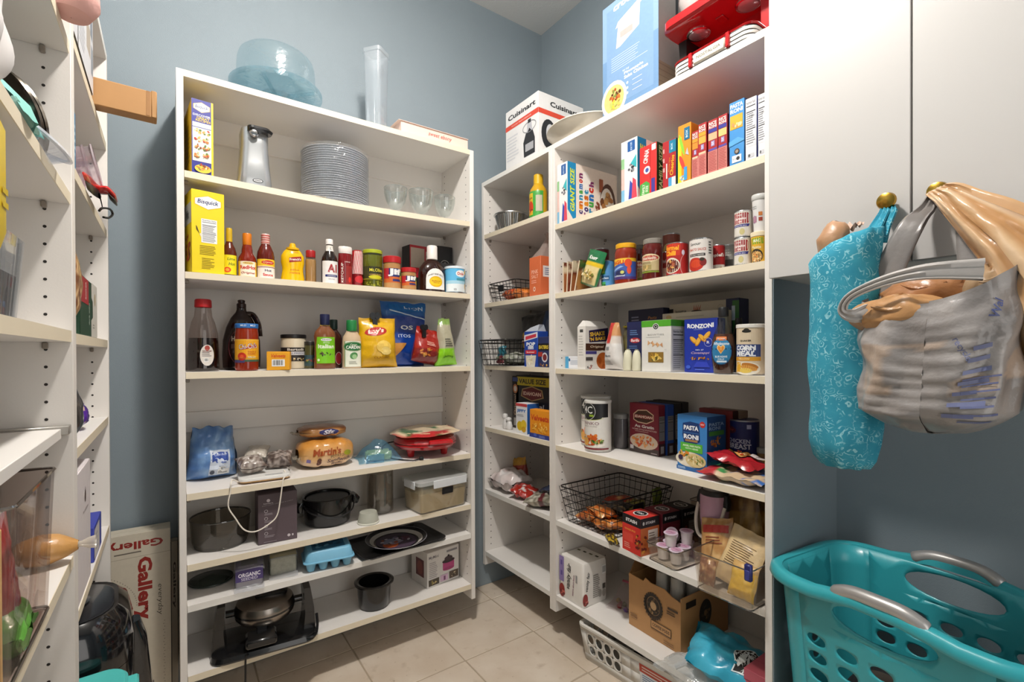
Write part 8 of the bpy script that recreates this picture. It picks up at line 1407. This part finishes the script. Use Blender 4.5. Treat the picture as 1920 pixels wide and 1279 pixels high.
MB().loft([rring(.20,.145,.04,.263,6),rring(.212,.155,.045,.268,6),rring(.212,.155,.045,.285,6),rring(.20,.145,.04,.291,6),rring(.13,.08,.03,.291,6),rring(.12,.07,.03,.287,6)]).build('lid',mat('#4fbdb8',.4),o)
MB().box(.095,.125,-.03,.03,.271,.285,bev=.004).build('lid_tab',mat('#4fbdb8',.4),o)
def gal(d,w,h):
    d.rect(-w/2,w/2,0,h,'#c9c0ae'); d.text('Gallery',w*.12,h*.945,w*.6,h*.055,'#8c2018',.03,a=180); d.lines(-w*.1,w*.3,h*.895,h*.91,1,'#6a6258'); d.rect(-w*.5,w*.5,h*.875,h*.878,'#a89e8c'); d.text('Gallery',w*.20,h*.70,h*.34,w*.20,'#8c2018',.04,a=-90); d.text('everyday',w*.38,h*.62,h*.17,w*.07,'#5a5248',.0,.2,a=-90)
    for k in range(26): a=PI*.5*k/25; d.ell(-w*.5+w*.62*sin(a)*1.02,h*.62+h*.2*cos(a),w*.006,h*.0022,'#6a6258',6)
    for k in range(30): d.ell(w*.43-w*.01*(k%2),h*.5-h*.5*k/30,w*.006,h*.002,'#6a6258',6)
    d.poly([(w*.02,h*.42),(w*.12,h*.47),(w*.16,h*.36),(w*.06,h*.34)],'#a84a1c'); d.poly([(w*.08,h*.34),(w*.2,h*.3),(w*.3,h*.18),(w*.22,h*.15),(w*.1,h*.26)],'#5c2014'); d.ell(w*.02,h*.24,w*.14,h*.1,'#b8642c'); d.ell(w*.02,h*.24,w*.11,h*.08,'#c9c0ae'); d.ell(-w*.1,h*.03,w*.1,h*.03,'#c8a02c')
carton('dinnerware_box','tall cream dinnerware box with red vertical lettering, behind the air fryer against the back wall',(-.125,1.985,0,.245,.612),0,.075,'#c9c0ae',F=gal)
carton('dinnerware_box','narrow dark-edged dinnerware box wedged beside the shelves, right of the cream one',(.008,2.045,0,.02,.545),0,.04,'#a89e8e',F=lambda d,w,h:(d.text('Gallery',0,h*.72,h*.3,w*.5,'#2c2018',.03,a=-90),d.rect(-w*.5,-w*.4,0,h,'#3a2c22')))
# nearer tower
z=1.4997
o=thing('cloth_bundle','bundled white cloth bag bulging over the second shelf edge of the nearer left tower','cloth',(-.215,.80,z),0)
MB().grid(lambda u,v:(.062*sin(PI*v)*cos(2*PI*u)*(1+.35*nz(cos(u*2*PI)*1.6,sin(u*2*PI)*1.6,v*2,1.5,3)),.10*sin(PI*v)*sin(2*PI*u)*(1+.3*nz(cos(u*2*PI)*1.6,sin(u*2*PI)*1.6,v*2,1.3,8)),.088-.088*cos(PI*v)),36,24,0).xf(lambda a,b,c:(a,b,c)).build('cloth',mat('#dedad8',.8,bump=.3,bscale=30),o,fix=True,ang=80)
MB().lathe([(.02,.165),(.028,.18),(.02,.198),(.034,.22),(.03,.225)],14).build('knotted_end',mat('#dedad8',.8),o)
o=thing('mixing_bowl','dark steel mixing bowl lying tilted at the back of the second shelf, nearer left tower','bowl',(-.212,1.095,z+.078),0)
for k,(r,dz) in enumerate(((.074,0),(.067,.011))):
    mb=MB().lathe([(r*.4,-r*.55),(r*.8,-r*.35),(r*.98,-.006),(r*1.05,-.004),(r*1.05,0),(r*.95,-.002),(r*.76,-r*.33),(.001,-r*.5)],40,cap1=False,cz=dz); mb.rot('X',-70).rot('Z',-50); mb.build('bowl' if k==0 else 'inner_bowl',mat('#6e675f' if k==0 else '#9a948a',.2,1.0),o)
o=thing('cloth_bag','soft mint green cloth hanging over the second shelf edge, nearer left tower','cloth',(-.215,.90,z),0)
MB().grid(lambda u,v:(-.06+.125*v+nz(u*3,v*3,0,1.2,4)*.016,(u-.5)*.17*(1-.3*v)+nz(u*4,v*2,1,1,4)*.01,.10*(1-v)**.5*(1-.4*abs(u-.5))+.006+nz(u*5,v*5,2,1,4)*.012),18,16).build('cloth',mat('#7fbfb4',.7,bump=.3,bscale=60),o,fix=False,ang=80)
MB().tube(crom([(.06,-.06,.016),(.063,-.02,.012),(.064,.03,.012),(.058,.07,.016)],4),.004,6).build('hem',mat('#a4d4ca',.7),o)
o=thing('plastic_bowl','clear plastic bowl lid lying over the shelf edge beside the mint cloth, nearer left tower','bowl',(-.20,1.005,z+.05),0)
mb=MB().lathe([(.02,-.045),(.06,-.04),(.085,-.005),(.09,0),(.087,.002),(.082,-.003),(.058,-.037),(.001,-.042)],40,cap1=False); mb.rot('Y',32).build('bowl',clear('#eceef2',.10,.08,.6,.16,'#e2e5ea'),o); mb=MB().lathe([(.086,-.002),(.0925,0),(.088,.004)],40,cap0=False,cap1=False); mb.rot('Y',32).build('rim',clear('#e6e8ee',.3,.06,.8,.4,'#dde0e6'),o)
z=1.7797
o=thing('stuffed_toy','pale pink soft toy arm poking over the top shelf edge, nearer left tower','toy',(-.135,1.115,z),0)
MB().lathe([(.001,0),(.035,.006),(.052,.03),(.05,.06),(.03,.085),(.001,.09)],24,cap0=False,cap1=False).xf(lambda a,b,c:(a*.75,b*.85,c*.9)).build('body',mat('#e2aea6',.85,bump=.4,bscale=120),o); MB().lathe([(.001,0),(.014,.006),(.018,.02),(.001,.04)],18,cap0=False,cap1=False).mv(.018,.03,.04).build('arm',mat('#d8988e',.85,bump=.4),o)
z=1.2437
P=(-.175,.80,z)
o=thing('detergent_bottle','yellow bottle standing on its blue cap, third shelf of the nearer left tower','bottle',(-.190,.712,z),LZ)
MB().loft([rring(.10,.08,.02,.0,4),rring(.10,.08,.02,.05,4),rring(.075,.06,.018,.062,4)]).build('blue_cap',mat('#2a4cb0',.35),o); MB().loft([rring(.09,.08,.02,.060,4),rring(.125,.09,.025,.09,4),rring(.125,.09,.025,.20,4),rring(.11,.08,.022,.215,4)]).build('body',mat('#e3c412',.35,coat=.2),o)
dd=D(); dd.lines(.02,.05,.11,.14,2,'#c9ad1c'); dd.build(o,fF(.09),'front_label',eps=.001)
o=thing('measuring_jug','clear square jug with dark coffee beans and white scoop, nearer left tower','jug',(-.215,.862,z),LZ)
C=clear('#eef0f2',.1,.04,.6,.06,'#e6e8ec')
MB().loft([rring(.095,.10,.012,0,4),rring(.11,.115,.014,.105,4),rring(.105,.11,.013,.105,4),rring(.09,.095,.011,.004,4)]).build('jug',C,o); MB().loft([rring(.088,.093,.011,.005,4),rring(.096,.10,.012,.058,4)]).build('beans',mat('#2a2322',.6,bump=.6,bscale=150),o)
MB().loft([rring(.05,.03,.01,.04,4,-.005,-.01),rring(.06,.035,.012,.115,4,0,-.005),rring(.055,.03,.012,.13,4,.002,-.005)]).build('scoop',mat('#e4e2e0',.4),o); MB().tube(crom([(.055,.0,.098),(.085,0,.09),(.088,0,.05),(.05,0,.02)],5),.004,6).build('handle',C,o)
z=0.8247
jar('storage_jar','round glass jar of dark beans with steel lid, behind the tall clear acrylic bin',(-.265,1.052,z,.115,.175),LZ,'#3a3230','#8d8a84',glass='#e8e6e2',fill=.9,lidm=mat('#8d8a84',.3,.9),lidh=.03,shoulder=.2)
cbn=thing('clear_bin','tall clear acrylic bin of mixed snacks jutting out of the nearer left tower','bin',(-.265,.865,z),LZ); w,d_,h=.235,.25,.205; C=clear('#efe9e6',.08,.03,.45,.03,'#d8d2ce')
rg=lambda zz,k=1,i=0:[(x,y,zz) for x,y in rr((w-i)*k,(d_-i)*k,.012,3)]
MB().loft([rg(0,.93),rg(.004,.94),rg(h),rg(h,1,.006),rg(.006,.94,.006)]).build('tub',C,cbn); MB().tube(rg(h),.0022,5,closed=True).build('rim',clear('#9c948e',.3,.05,.8,.25,'#6a6058'),cbn); MB().tube(rg(.003,.94),.002,5,closed=True).build('base_edge',clear('#9c948e',.3,.05,.8,.25,'#6a6058'),cbn)
for k,(x,y,w_,h_,c,lab,cat) in enumerate(((-.172,.838,.055,.17,'#b8242a','red snack sleeve standing inside the tall clear acrylic bin','packet'),(-.19,.905,.085,.15,'#c9a068','tan snack pouch at the far end inside the tall clear acrylic bin','packet'),(-.30,.90,.10,.17,'#d9d2cc','white snack pouch at the back inside the tall clear acrylic bin','packet'))):
    bag('snack_pouch',lab,(x,y,z+.007,w_,h_),LZ,.035,lambda u,v:mix(rgb255(c),(236,226,214),max(0,min(.7,nz(u*5,v*5,0,1,k)*1.2))),cat,'snacks in the acrylic bin',210+k,.004,topw=1,pinch=0)
flatbag('snack_pouch','teal and green packet lying at the bottom of the tall clear acrylic bin',(-.178,.838,z+.007),LZ,.085,.07,.06,lambda u,v:mix((70,160,160),(210,228,226),max(0,min(1,.4+nz(u*5,v*5,0,1,3)))) if v>.3 else '#5a9a3c',214,'packet')
o=thing('bread_bag','tan bread bag tied with a clear knot, poking past the clear acrylic bin','bag',(-.185,1.163,z+.0),0)
MB().grid(lambda u,v:(.06*(v-.5)*1.6,.03*sin(PI*min(.98,v))**.5*cos(2*PI*u),.030+.027*sin(PI*min(.97,v))**.5*sin(2*PI*u)+nz(u*4,v*5,0,1,3)*.004),20,14).build('loaf',mat('#c08e50',.4,bump=.3,coat=.3),o,fix=True,ang=80); MB().lathe([(.006,0),(.005,.008),(.010,.018),(.012,.028)],12,cap1=False).rot('Y',90).mv(.044,0,.030).build('knotted_end',clear('#f0ece6',.2,.1,.7,.4,'#e6ddd0'),o)
o=thing('tan_carton','tall tan paper sack standing just before the tall clear acrylic bin','sack',(-.215,.66,z),LZ)
MB().loft([rring(.12,.13,.01,0,3),rring(.125,.135,.012,.12,3),rring(.115,.12,.012,.20,3),rring(.118,.05,.01,.222,3)]).build('paper',mat('#b08a58',.7,bump=.5,bscale=40),o); MB().box(.058,.066,-.069,-.062,.004,.19,bev=.001).build('side_fold',mat('#c8a06a',.6),o)
z=0.1897
o=thing('white_bowl','white round bowl at the foot of the nearer left tower, under the clear acrylic bin','bowl',(-.24,.985,z),0)
MB().lathe([(.05,0),(.055,.004),(.095,.05),(.105,.41),(.10,.41),(.09,.06),(.05,.012)],40).build('bowl',mat('#dcdad6',.35,coat=.2),o); MB().lathe([(.100,.405),(.109,.408),(.106,.414),(.098,.41)],40,cap0=False,cap1=False).build('rim',mat('#e2e0dc',.35),o)
# ================================================================ bags on the cabinet knobs, laundry basket below
def fabric():
    m=bpy.data.materials.new('printed_cotton'); m.use_nodes=True; nt=m.node_tree; b=nt.nodes['Principled BSDF']; b.inputs['Roughness'].default_value=.85
    tc=nt.nodes.new('ShaderNodeTexCoord'); L=nt.links
    n=nt.nodes.new('ShaderNodeTexNoise'); n.inputs['Scale'].default_value=22; n.inputs['Detail'].default_value=3; L.new(tc.outputs['Object'],n.inputs['Vector'])
    ad=nt.nodes.new('ShaderNodeVectorMath'); ad.operation='MULTIPLY_ADD'; L.new(n.outputs['Color'],ad.inputs[0]); ad.inputs[1].default_value=(.045,.045,.045); L.new(tc.outputs['Object'],ad.inputs[2])
    v=nt.nodes.new('ShaderNodeTexVoronoi'); v.inputs['Scale'].default_value=58; L.new(ad.outputs[0],v.inputs['Vector'])
    mt=nt.nodes.new('ShaderNodeMath'); mt.operation='MULTIPLY'; mt.inputs[1].default_value=20; L.new(v.outputs['Distance'],mt.inputs[0])
    sn=nt.nodes.new('ShaderNodeMath'); sn.operation='SINE'; L.new(mt.outputs[0],sn.inputs[0])
    mr=nt.nodes.new('ShaderNodeMapRange'); mr.inputs[1].default_value=.55; mr.inputs[2].default_value=.85; mr.clamp=True; L.new(sn.outputs[0],mr.inputs[0])
    n2=nt.nodes.new('ShaderNodeTexNoise'); n2.inputs['Scale'].default_value=45; L.new(tc.outputs['Object'],n2.inputs['Vector'])
    m2=nt.nodes.new('ShaderNodeMapRange'); m2.inputs[1].default_value=.42; m2.inputs[2].default_value=.6; m2.clamp=True; L.new(n2.outputs['Fac'],m2.inputs[0])
    mm=nt.nodes.new('ShaderNodeMath'); mm.operation='MULTIPLY'; L.new(mr.outputs[0],mm.inputs[0]); L.new(m2.outputs[0],mm.inputs[1])
    n3=nt.nodes.new('ShaderNodeTexNoise'); n3.inputs['Scale'].default_value=26; L.new(tc.outputs['Object'],n3.inputs['Vector'])
    q=nt.nodes.new('ShaderNodeMix'); q.data_type='RGBA'; L.new(n3.outputs['Fac'],q.inputs[0]); q.inputs[6].default_value=rgb('#0f7d9b')+(1,); q.inputs[7].default_value=rgb('#43abc2')+(1,)
    q2=nt.nodes.new('ShaderNodeMix'); q2.data_type='RGBA'; L.new(mm.outputs[0],q2.inputs[0]); L.new(q.outputs[2],q2.inputs[6]); q2.inputs[7].default_value=rgb('#97d3dd')+(1,)
    L.new(q2.outputs[2],b.inputs['Base Color']); return m
FAB=fabric()
KY1,KZ1=(1.255, 0.3717, 1.5246)[1],(1.255, 0.3717, 1.5246)[2]
KY2,KZ2=(1.25, 0.2868, 1.5229)[1],(1.25, 0.2868, 1.5229)[2]
o=thing('bag_holder','turquoise patterned fabric tube of saved bags hanging from the left cabinet knob','bag',(1.205,.429,.947),RZ)
# local: x to the right (-y world), y away from the viewer
NR=40
def ring(z,rx,ry,cx,slope,ruf,seed):
    P=[]
    for i in range(NR):
        a=2*PI*i/NR; k=1+ruf*sin(a*9+seed)*.5+.03*nz(cos(a)*2,sin(a)*2,z*9,1.6,5); x=cx+rx*k*sin(a); P.append((x,-ry*k*cos(a),z+slope*(x)))
    return P
rings=[ring(.004,.02,.02,.0,0,.3,0),ring(.002,.042,.04,.0,0,.22,0),ring(.02,.056,.055,-.002,0,.10,0),ring(.055,.066,.064,-.002,0,.03,1)]
for k in range(1,12): rings.append(ring(.055+.036*k,.0665+.0015*sin(k*1.7),.064,-.002+.002*sin(k*.9),.03*k/12,.008,k))
rings+=[ring(.462,.066,.062,.0,.10,.02,0),ring(.480,.061,.056,.006,.22,.07,0),ring(.490,.052,.046,.014,.30,.14,0),ring(.492,.048,.042,.016,.30,.15,0),ring(.478,.047,.04,.014,.28,.1,0)]
MB().loft(rings,0,True,False).build('tube',FAB,o,ang=80)
yy=lambda Y:-(Y-.429)
def strap(mb,pts,w,th=.004):
    rings=[]
    P=[Vector(p) for p in pts]
    for i,p in enumerate(P):
        t=(P[min(i+1,len(P)-1)]-P[max(i-1,0)]).normalized(); side=Vector((0,1,0)).cross(t); side=side.normalized() if side.length>1e-6 else Vector((1,0,0)); nn=t.cross(side).normalized(); ww=w[i] if isinstance(w,(list,tuple)) else w
        rings.append([tuple(p+side*ww*a+nn*th*b) for a,b in ((-.5,0),(-.32,-1.3),(-.14,-.2),(.06,-1.4),(.27,-.2),(.42,-.9),(.5,.1),(.1,.6),(-.3,.5))])
    return mb.loft(rings)
kz=KZ1-.947
mb=MB(); strap(mb,[(.046,-.008,.485),(.052,.010,.515),(.058,.040,.55),(yy(KY1)-.005,.062,kz-.012),(yy(KY1)-.003,.068,kz+.010)],[.036,.026,.021,.014,.010]); mb.build('hanging_strap',FAB,o,ang=80)
mb=MB(); strap(mb,[(.056,.010,.482),(.064,.024,.515),(.071,.046,.55),(yy(KY1)+.007,.064,kz-.012),(yy(KY1)+.004,.068,kz+.010)],[.034,.022,.018,.013,.010]); mb.build('hanging_strap',FAB,o,ang=80)
t=thing('saved_bag','crumpled tan plastic bag peeking out of the turquoise fabric tube','bag',(1.205,.440,1.397),RZ)
MB().grid(lambda u,v:(-.012+.032*sin(PI*v)*cos(2*PI*u)+nz(u*5,v*5,0,1,3)*.010,.03*sin(PI*v)*sin(2*PI*u),.045-.045*cos(PI*v)+nz(u*5,v*5,3,1,3)*.008),18,12).build('film',mat('#b58a66',.4,bump=.5,bscale=70,coat=.2),t,ang=80); MB().grid(lambda u,v:(.01+.03*u,.0+.02*v,.07+.016*nz(u*6,v*6,0,1,4)+.012*v),6,5).build('loose_corner',mat('#d8b09a',.4,bump=.5),t,fix=False)
# grey carrier bag
o=thing('carrier_bag','stuffed grey plastic carrier bag with blue print hanging from the right cabinet knob','bag',(1.165,.262,1.045),RZ)
GREY=attr_mat(.3,'grey_film',.35,.35,bsc=55)
def gb(u,v):
    a=2*PI*u; sg=lambda q,p:math.copysign(abs(q)**p,q); k=min(1,(v/.16))**.45*(1-.10*max(0,v-.7)/.3)
    lean=-.010+.012*v
    wr=.006*sin(v*62+3*sin(a*2)+nz(u*6,v*3,0,1,3)*5)*(1 if v<.75 else .4)*(.3+.7*max(0,-cos(a)))
    nn=nz(cos(a)*2.2,sin(a)*2.2,v*3,1.4,7)*.012
    rx,ry=.120*k*(.92+.08*v)+nn,(.085)*k+nn+wr
    top=.275+.035*max(0,sin(a))-.012*max(0,-sin(a))-.035*max(0,cos(a))
    return (lean+rx*sg(sin(a),.72),-ry*sg(cos(a),.72),v*top+nz(u*8,v*7,1,1,4)*.004)
MB().grid(gb,72,44,0,lambda u,v:rgb(mix((126,121,119),(166,160,157),max(0,min(1,.5+nz(cos(u*2*PI)*2,sin(u*2*PI)*2,v*4,1.3,4)*.9))) if not (.30<v<.7 and nz(cos(u*2*PI)*1.5,sin(u*2*PI)*1.5,v*3,1,9)>.12) else (172,154,140))).build('body',GREY,o,fix=True,ang=80)
dd=D(.02); dd.text('Wal',.095,.225,.03,.022,'#4a5488',.02,a=60)
for k in range(7): dd.lines(.02+.006*k,.085+.004*k,.04+.02*k,.055+.02*k,1,'#6c7296',k,.5)
dd.lines(.045,.12,.03,.12,7,'#666c92',3,.25); dd.text('recycle',.04,.17,.05,.012,'#6a7094',.01,a=-62)
def gmap(a,b):
    u=max(-.24,min(.24,a/.13*.16)); p=gb(u%1,min(1,max(.03,b/.275))); return (p,(sin(2*PI*u)*.3,-1,0))
dd.build(o,gmap,'blue_print',eps=.003)
ky,kz=-(KY2-.262),KZ2-1.045
mb=MB(); strap(mb,crom([(-.105,.03,.255),(-.085,.04,.33),(-.055,.055,.41),(ky-.016,.096,kz-.03),(ky-.004,.106,kz+.008)],4),[.060,.058,.056,.054,.052,.05,.048,.046,.044,.04,.036,.034,.03,.026,.022,.018,.014],.005); mb.build('handle',attr_mat(.3,'grey_film',.35,.35,bsc=55) if 0 else mat('#7d7875',.35,bump=.5,bscale=40,coat=.3),o,ang=80)
mb=MB(); strap(mb,crom([(.045,.045,.262),(.035,.06,.34),(.022,.078,.41),(ky+.010,.098,kz-.03),(ky+.004,.107,kz+.008)],4),[.055,.054,.052,.05,.048,.046,.044,.042,.04,.036,.032,.03,.026,.022,.02,.016,.014],.005); mb.build('handle',mat('#7d7875',.35,bump=.5,bscale=40,coat=.3),o,ang=80)
mb=MB(); strap(mb,crom([(-.085,-.05,.235),(-.112,-.07,.224),(-.128,-.082,.236),(-.112,-.088,.262),(-.06,-.088,.284),(.0,-.082,.294),(.07,-.06,.290)],5),[.034,.034,.034,.032,.030,.028,.026,.024,.022,.020,.019,.018,.017,.017,.017,.017,.018,.018,.019,.02,.021,.022,.023,.024,.026,.028,.03,.032,.034,.036,.038],.004); mb.build('front_handle',mat('#b5b0ac',.3,bump=.5,bscale=40,coat=.35),o,ang=80)
for k,(lab,x,y,zz,rx,ry,rz_,c) in enumerate((('crumpled brown plastic bag at the top rear inside the grey carrier bag',-.02,.03,.262,.075,.045,.045,'#a8744a'),('tan crumpled plastic bag in the front opening of the grey carrier bag',-.045,-.035,.222,.08,.045,.038,'#b98a5a'),('pale paper roll end at the right inside the grey carrier bag',.07,.0,.262,.035,.04,.038,'#a68a6a'),('pale grey plastic bag corner at the upper right of the carrier bag',.075,.035,.295,.035,.03,.032,'#b9b4b4'))):
    M=Matrix.Rotation(R(RZ),3,'Z'); p=M@Vector((x,y,0))
    t=thing('saved_bag',lab,'bag',(1.165+p.x,.262+p.y,1.045+zz-rz_),RZ,'plastic bags stuffed in the carrier bag')
    MB().grid(lambda u,v:(rx*sin(PI*v)*cos(2*PI*u)*(1+.35*nz(cos(u*6.28)*2,sin(u*6.28)*2,v*3,1.5,k)),ry*sin(PI*v)*sin(2*PI*u)*(1+.3*nz(cos(u*6.28)*2,sin(u*6.28)*2,v*3,1.4,k+9)),rz_-rz_*cos(PI*v)+nz(cos(u*6.28)*3,sin(u*6.28)*3,v*4,1.3,k)*.010),30,20).build('film',mat(c,.32,bump=.7,bscale=55,coat=.3),t,ang=80)
    MB().tube(crom([(-rx*.5,-ry*.6,rz_*1.5),(-rx*.1,-ry*.95,rz_*1.25),(rx*.4,-ry*.7,rz_*1.45)],4),[.004]*8+[.003],6).build('fold_ridge',mat(c,.3,bump=.5,coat=.3),t)
# tan carrier bag
o=thing('carrier_bag','tan plastic carrier bag stretched from the right cabinet knob, before the grey bag','bag',(1.235,.285,1.0),RZ)
TAN=attr_mat(.25,'tan_film',.5,.3,bsc=40)
kz=KZ2-1.0
LT=[((1.2, 0.2913, 1.504),(1.2, 0.2636, 1.5148),.010),((1.195, 0.2781, 1.4852),(1.195, 0.2474, 1.5042),.016),((1.19, 0.2538, 1.4402),(1.19, 0.228, 1.488),.024),((1.185, 0.2234, 1.3823),(1.185, 0.2025, 1.4659),.036),((1.18, 0.1968, 1.3271),(1.18, 0.1719, 1.4415),.048),((1.175, 0.1741, 1.2513),(1.175, 0.1431, 1.4185),.056),((1.17, 0.1544, 1.1737),(1.17, 0.102, 1.3761),.062),((1.17, 0.1272, 1.0886),(1.17, 0.0672, 1.2958),.064),((1.17, 0.1015, 1.0446),(1.17, 0.0594, 1.2138),.05),((1.17, 0.0824, 1.0309),(1.17, 0.0668, 1.1157),.02)]
LT=[(((1.262, 0.3038, 1.5191),(1.262, 0.2772, 1.53),.006))]+LT
NT=44
def tb(u,v):
    t=v*(len(LT)-1); i=min(len(LT)-2,int(t)); q=t-i; (a0,b0,h0),(a1,b1,h1)=LT[i],LT[i+1]
    a=Vector(a0).lerp(Vector(a1),q); b=Vector(b0).lerp(Vector(b1),q); th=h0+(h1-h0)*q; an=2*PI*u
    m=(a+b)/2; hw=(b-a)/2; rip=1+.12*sin(an*7+3*nz(u*3,v*2,0,1,2))*(1-.4*v)
    p=m+hw*sin(an)*(1+.03*nz(cos(an)*2,sin(an)*2,v*4,1.2,3))+Vector((-1,0,0))*th*(cos(an)*rip-.2)+Vector((-1,0,0))*.006*nz(cos(an)*3,sin(an)*3,v*7,1.3,6)
    l=p-Vector((1.235,.285,1.0)); return (-l.y,l.x,l.z)
MB().grid(tb,72,NT,0,lambda u,v:rgb(mix((186,138,90),(226,198,164),max(0,min(1,.5+.4*sin(u*2*PI*7+nz(u*3,v*2,0,1,2)*3)+nz(u*6,v*6,0,1,5)*.5-.3*v))))).build('body',TAN,o,fix=True,ang=80)
mb=MB(); lc=lambda p:(-(p[1]-.285),p[0]-1.235,p[2]-1.0)
strap(mb,crom([lc(q_) for q_ in ((1.268, 0.2934, 1.5282),(1.25, 0.2627, 1.5183),(1.235, 0.2255, 1.4849),(1.225, 0.1885, 1.4541),(1.22, 0.1486, 1.4149))],4),[.010,.012,.016,.020,.024,.028,.03,.032,.034,.036,.038,.04,.042,.044,.046,.048,.05],.004); mb.build('handle',mat('#c9a074',.28,bump=.5,bscale=40,coat=.4),o,ang=80)
# laundry basket
def basket():
    o=thing('laundry_basket','turquoise plastic laundry basket with oval holes and silver grips, on the floor under the cabinet','laundry basket',(1.40,.350,0),RZ-7)
    C=mat('#35a4ae',.32,var=.02,coat=.15); w,d_,h=.50,.335,.645; rc=.07
    kz=lambda v:.80+.20*v
    def P(side,u,v):
        k=kz(v); L=(w-2*rc) if side in 'fb' else (d_-2*rc); x=(u-.5)*L
        bow=.012*sin(PI*u)*v
        if side=='f': p=(x*k,(-d_/2)*k-bow)
        elif side=='b': p=(-x*k,d_/2*k+bow)
        elif side=='l': p=(-w/2*k,-x*k)
        else: p=(w/2*k,x*k)
        dip=.022*math.exp(-((u-.5)/.22)**4) if side in 'fb' else 0
        return (p[0],p[1],.006+v*(h-.006)-(0*dip)*v**6)
    mb=MB(); n=24
    def cell(Pf,a,b,c,d2,hu,hv):
        cu,cv=(a+b)/2,(c+d2)/2; ou=[];iu=[]
        for q in range(n):
            t=2*PI*q/n+PI/n*0; cx_,sx_=cos(t),sin(t); m_=max(abs(cx_),abs(sx_)); ou.append((cu+(b-a)/2*cx_/m_,cv+(d2-c)/2*sx_/m_)); iu.append((cu+hu*cx_,cv+hv*sx_))
        k=8 if hu<=0 else 1
        if hu<=0: mb.add([Pf(*q) for q in ou]+[Pf(cu,cv)],[(q,(q+1)%n,n) for q in range(n)])
        else:
            mid=[((x0+x1)/2,(y0+y1)/2) for (x0,y0),(x1,y1) in zip(ou,iu)]
            mb.add([Pf(*q) for q in ou]+[Pf(*q) for q in mid]+[Pf(*q) for q in iu],[(q,(q+1)%n,n+(q+1)%n,n+q) for q in range(n)]+[(n+q,n+(q+1)%n,2*n+(q+1)%n,2*n+q) for q in range(n)])
    rows=[.0,.08,.16]+[.16+.066*k for k in range(1,11)]+[.865,1.0]
    for side in 'fb':
        Pf=lambda u,v:P(side,u,v)
        for a,b in zip(rows,rows[1:]):
            if a>.86:
                cell(Pf,0,.2,a,b,0,0); cell(Pf,.8,1,a,b,0,0)
                cell(Pf,.2,.8,a,b,.275,.050)
            else:
                for i in range(5): cell(Pf,i/5,(i+1)/5,a,b,(.064 if .15<a<.79 else 0),.022)
    for side in 'lr':
        Pf=lambda u,v:P(side,u,v)
        for a,b in zip(rows,rows[1:]):
            for i in range(3): cell(Pf,i/3,(i+1)/3,a,b,(.09 if .5<a<.72 else 0),.022)
    for sx,sy,a0 in ((1,-1,-90),(1,1,0),(-1,1,90),(-1,-1,180)):
        def cg(u,v):
            k=kz(v); a=R(a0+90*u); return ((sx*(w/2-rc)+rc*cos(a))*k,(sy*(d_/2-rc)+rc*sin(a))*k,.006+v*(h-.006))
        mb.grid(cg,7,12)
    q=mb.build('body',C,o,weld=.0003,ang=70); md=q.modifiers.new('thickness','SOLIDIFY'); md.thickness=.004; md.offset=0
    MB().loft([rring(w*.80,d_*.80,rc*.8,.002,6),rring(w*.80,d_*.80,rc*.8,.008,6)]).build('base',C,o)
    def rim(off,z,up=0):
        out=[]
        pts=rr(w+2*off,d_+2*off,rc+off,7); full=[]
        for i in range(len(pts)):
            a,b=pts[i],pts[(i+1)%len(pts)]; n=8 if math.hypot(a[0]-b[0],a[1]-b[1])>.1 else 1
            for k in range(n): full.append((a[0]+(b[0]-a[0])*k/n,a[1]+(b[1]-a[1])*k/n))
        for x,y in full:
            bow=.012*cos(PI*x/w) if abs(y)>d_*.4 and abs(x)<w/2 else 0
            out.append((x,y+math.copysign(bow,y),z+.018*math.exp(-(x/.10)**4)*(1 if abs(y)>d_*.4 else 0)))
        return out
    MB().loft([rim(-.003,h-.012),rim(.0,h+.004),rim(.012,h+.008),rim(.026,h+.002),rim(.030,h-.016),rim(.026,h-.022),rim(.024,h-.016),rim(.018,h-.002),rim(.004,h-.004)],cap0=False,cap1=False).build('rim',C,o,ang=60)
    S=mat('#b9b6b4',.32,.55)
    for s in (-1,1):
        pts=crom([(-.085,s*(d_/2+.020),h+.008),(-.05,s*(d_/2+.025),h+.0235),(0,s*(d_/2+.027),h+.0265),(.05,s*(d_/2+.025),h+.0235),(.085,s*(d_/2+.020),h+.008)],5)
        MB().tube(pts,[.013]+[.0155]*(len(pts)-2)+[.013],12).build('grip',S,o)
basket()
o=thing('clothes_pile','pile of dark clothes inside the turquoise laundry basket','clothes',(1.40,.350,.012),RZ-7)
MB().grid(lambda u,v:(.165*sin(PI*v)**.6*math.copysign(abs(cos(2*PI*u))**.7,cos(2*PI*u)),.105*sin(PI*v)**.6*math.copysign(abs(sin(2*PI*u))**.7,sin(2*PI*u)),.215-.20*cos(PI*v)+.03*nz(cos(u*6.28)*2,sin(u*6.28)*2,v*3,1.6,3)),40,26,0,lambda u,v:rgb('#3a322a') if nz(u*9,v*9,0,1,5)>.2 else rgb('#17171a')).build('cloth',attr_mat(.85,'fabric'),o,ang=80)
MB().tube(crom([(-.12,-.09,.30),(-.05,-.115,.26),(.02,-.112,.29),(.1,-.1,.25)],5),.008,7).build('strap',mat('#6a5a4a',.7),o)
t=thing('blue_packet','bright blue packet with white lettering inside the laundry basket, seen through its holes','packet',(1.278,.335,.235),RZ-8)
MB().box(-.075,.075,-.006,.006,0,.20,bev=.003).build('carton',mat('#1c2fa8',.35),t); dd=D(); dd.rect(-.03,.03,.10,.13,'#e4e6f0'); dd.text('NEW',0,.115,.05,.02,'#1c2fa8',.04); dd.build(t,lambda a,b:((a,-.006,b),(0,-1,0)),'front_print')
# everything that stands on a board rests a hair above it
for o in list(COL.objects):
    if o.parent is None and o.get('category') and o['category'] not in ('shelving','cabinet') : o.location.z+=.0008
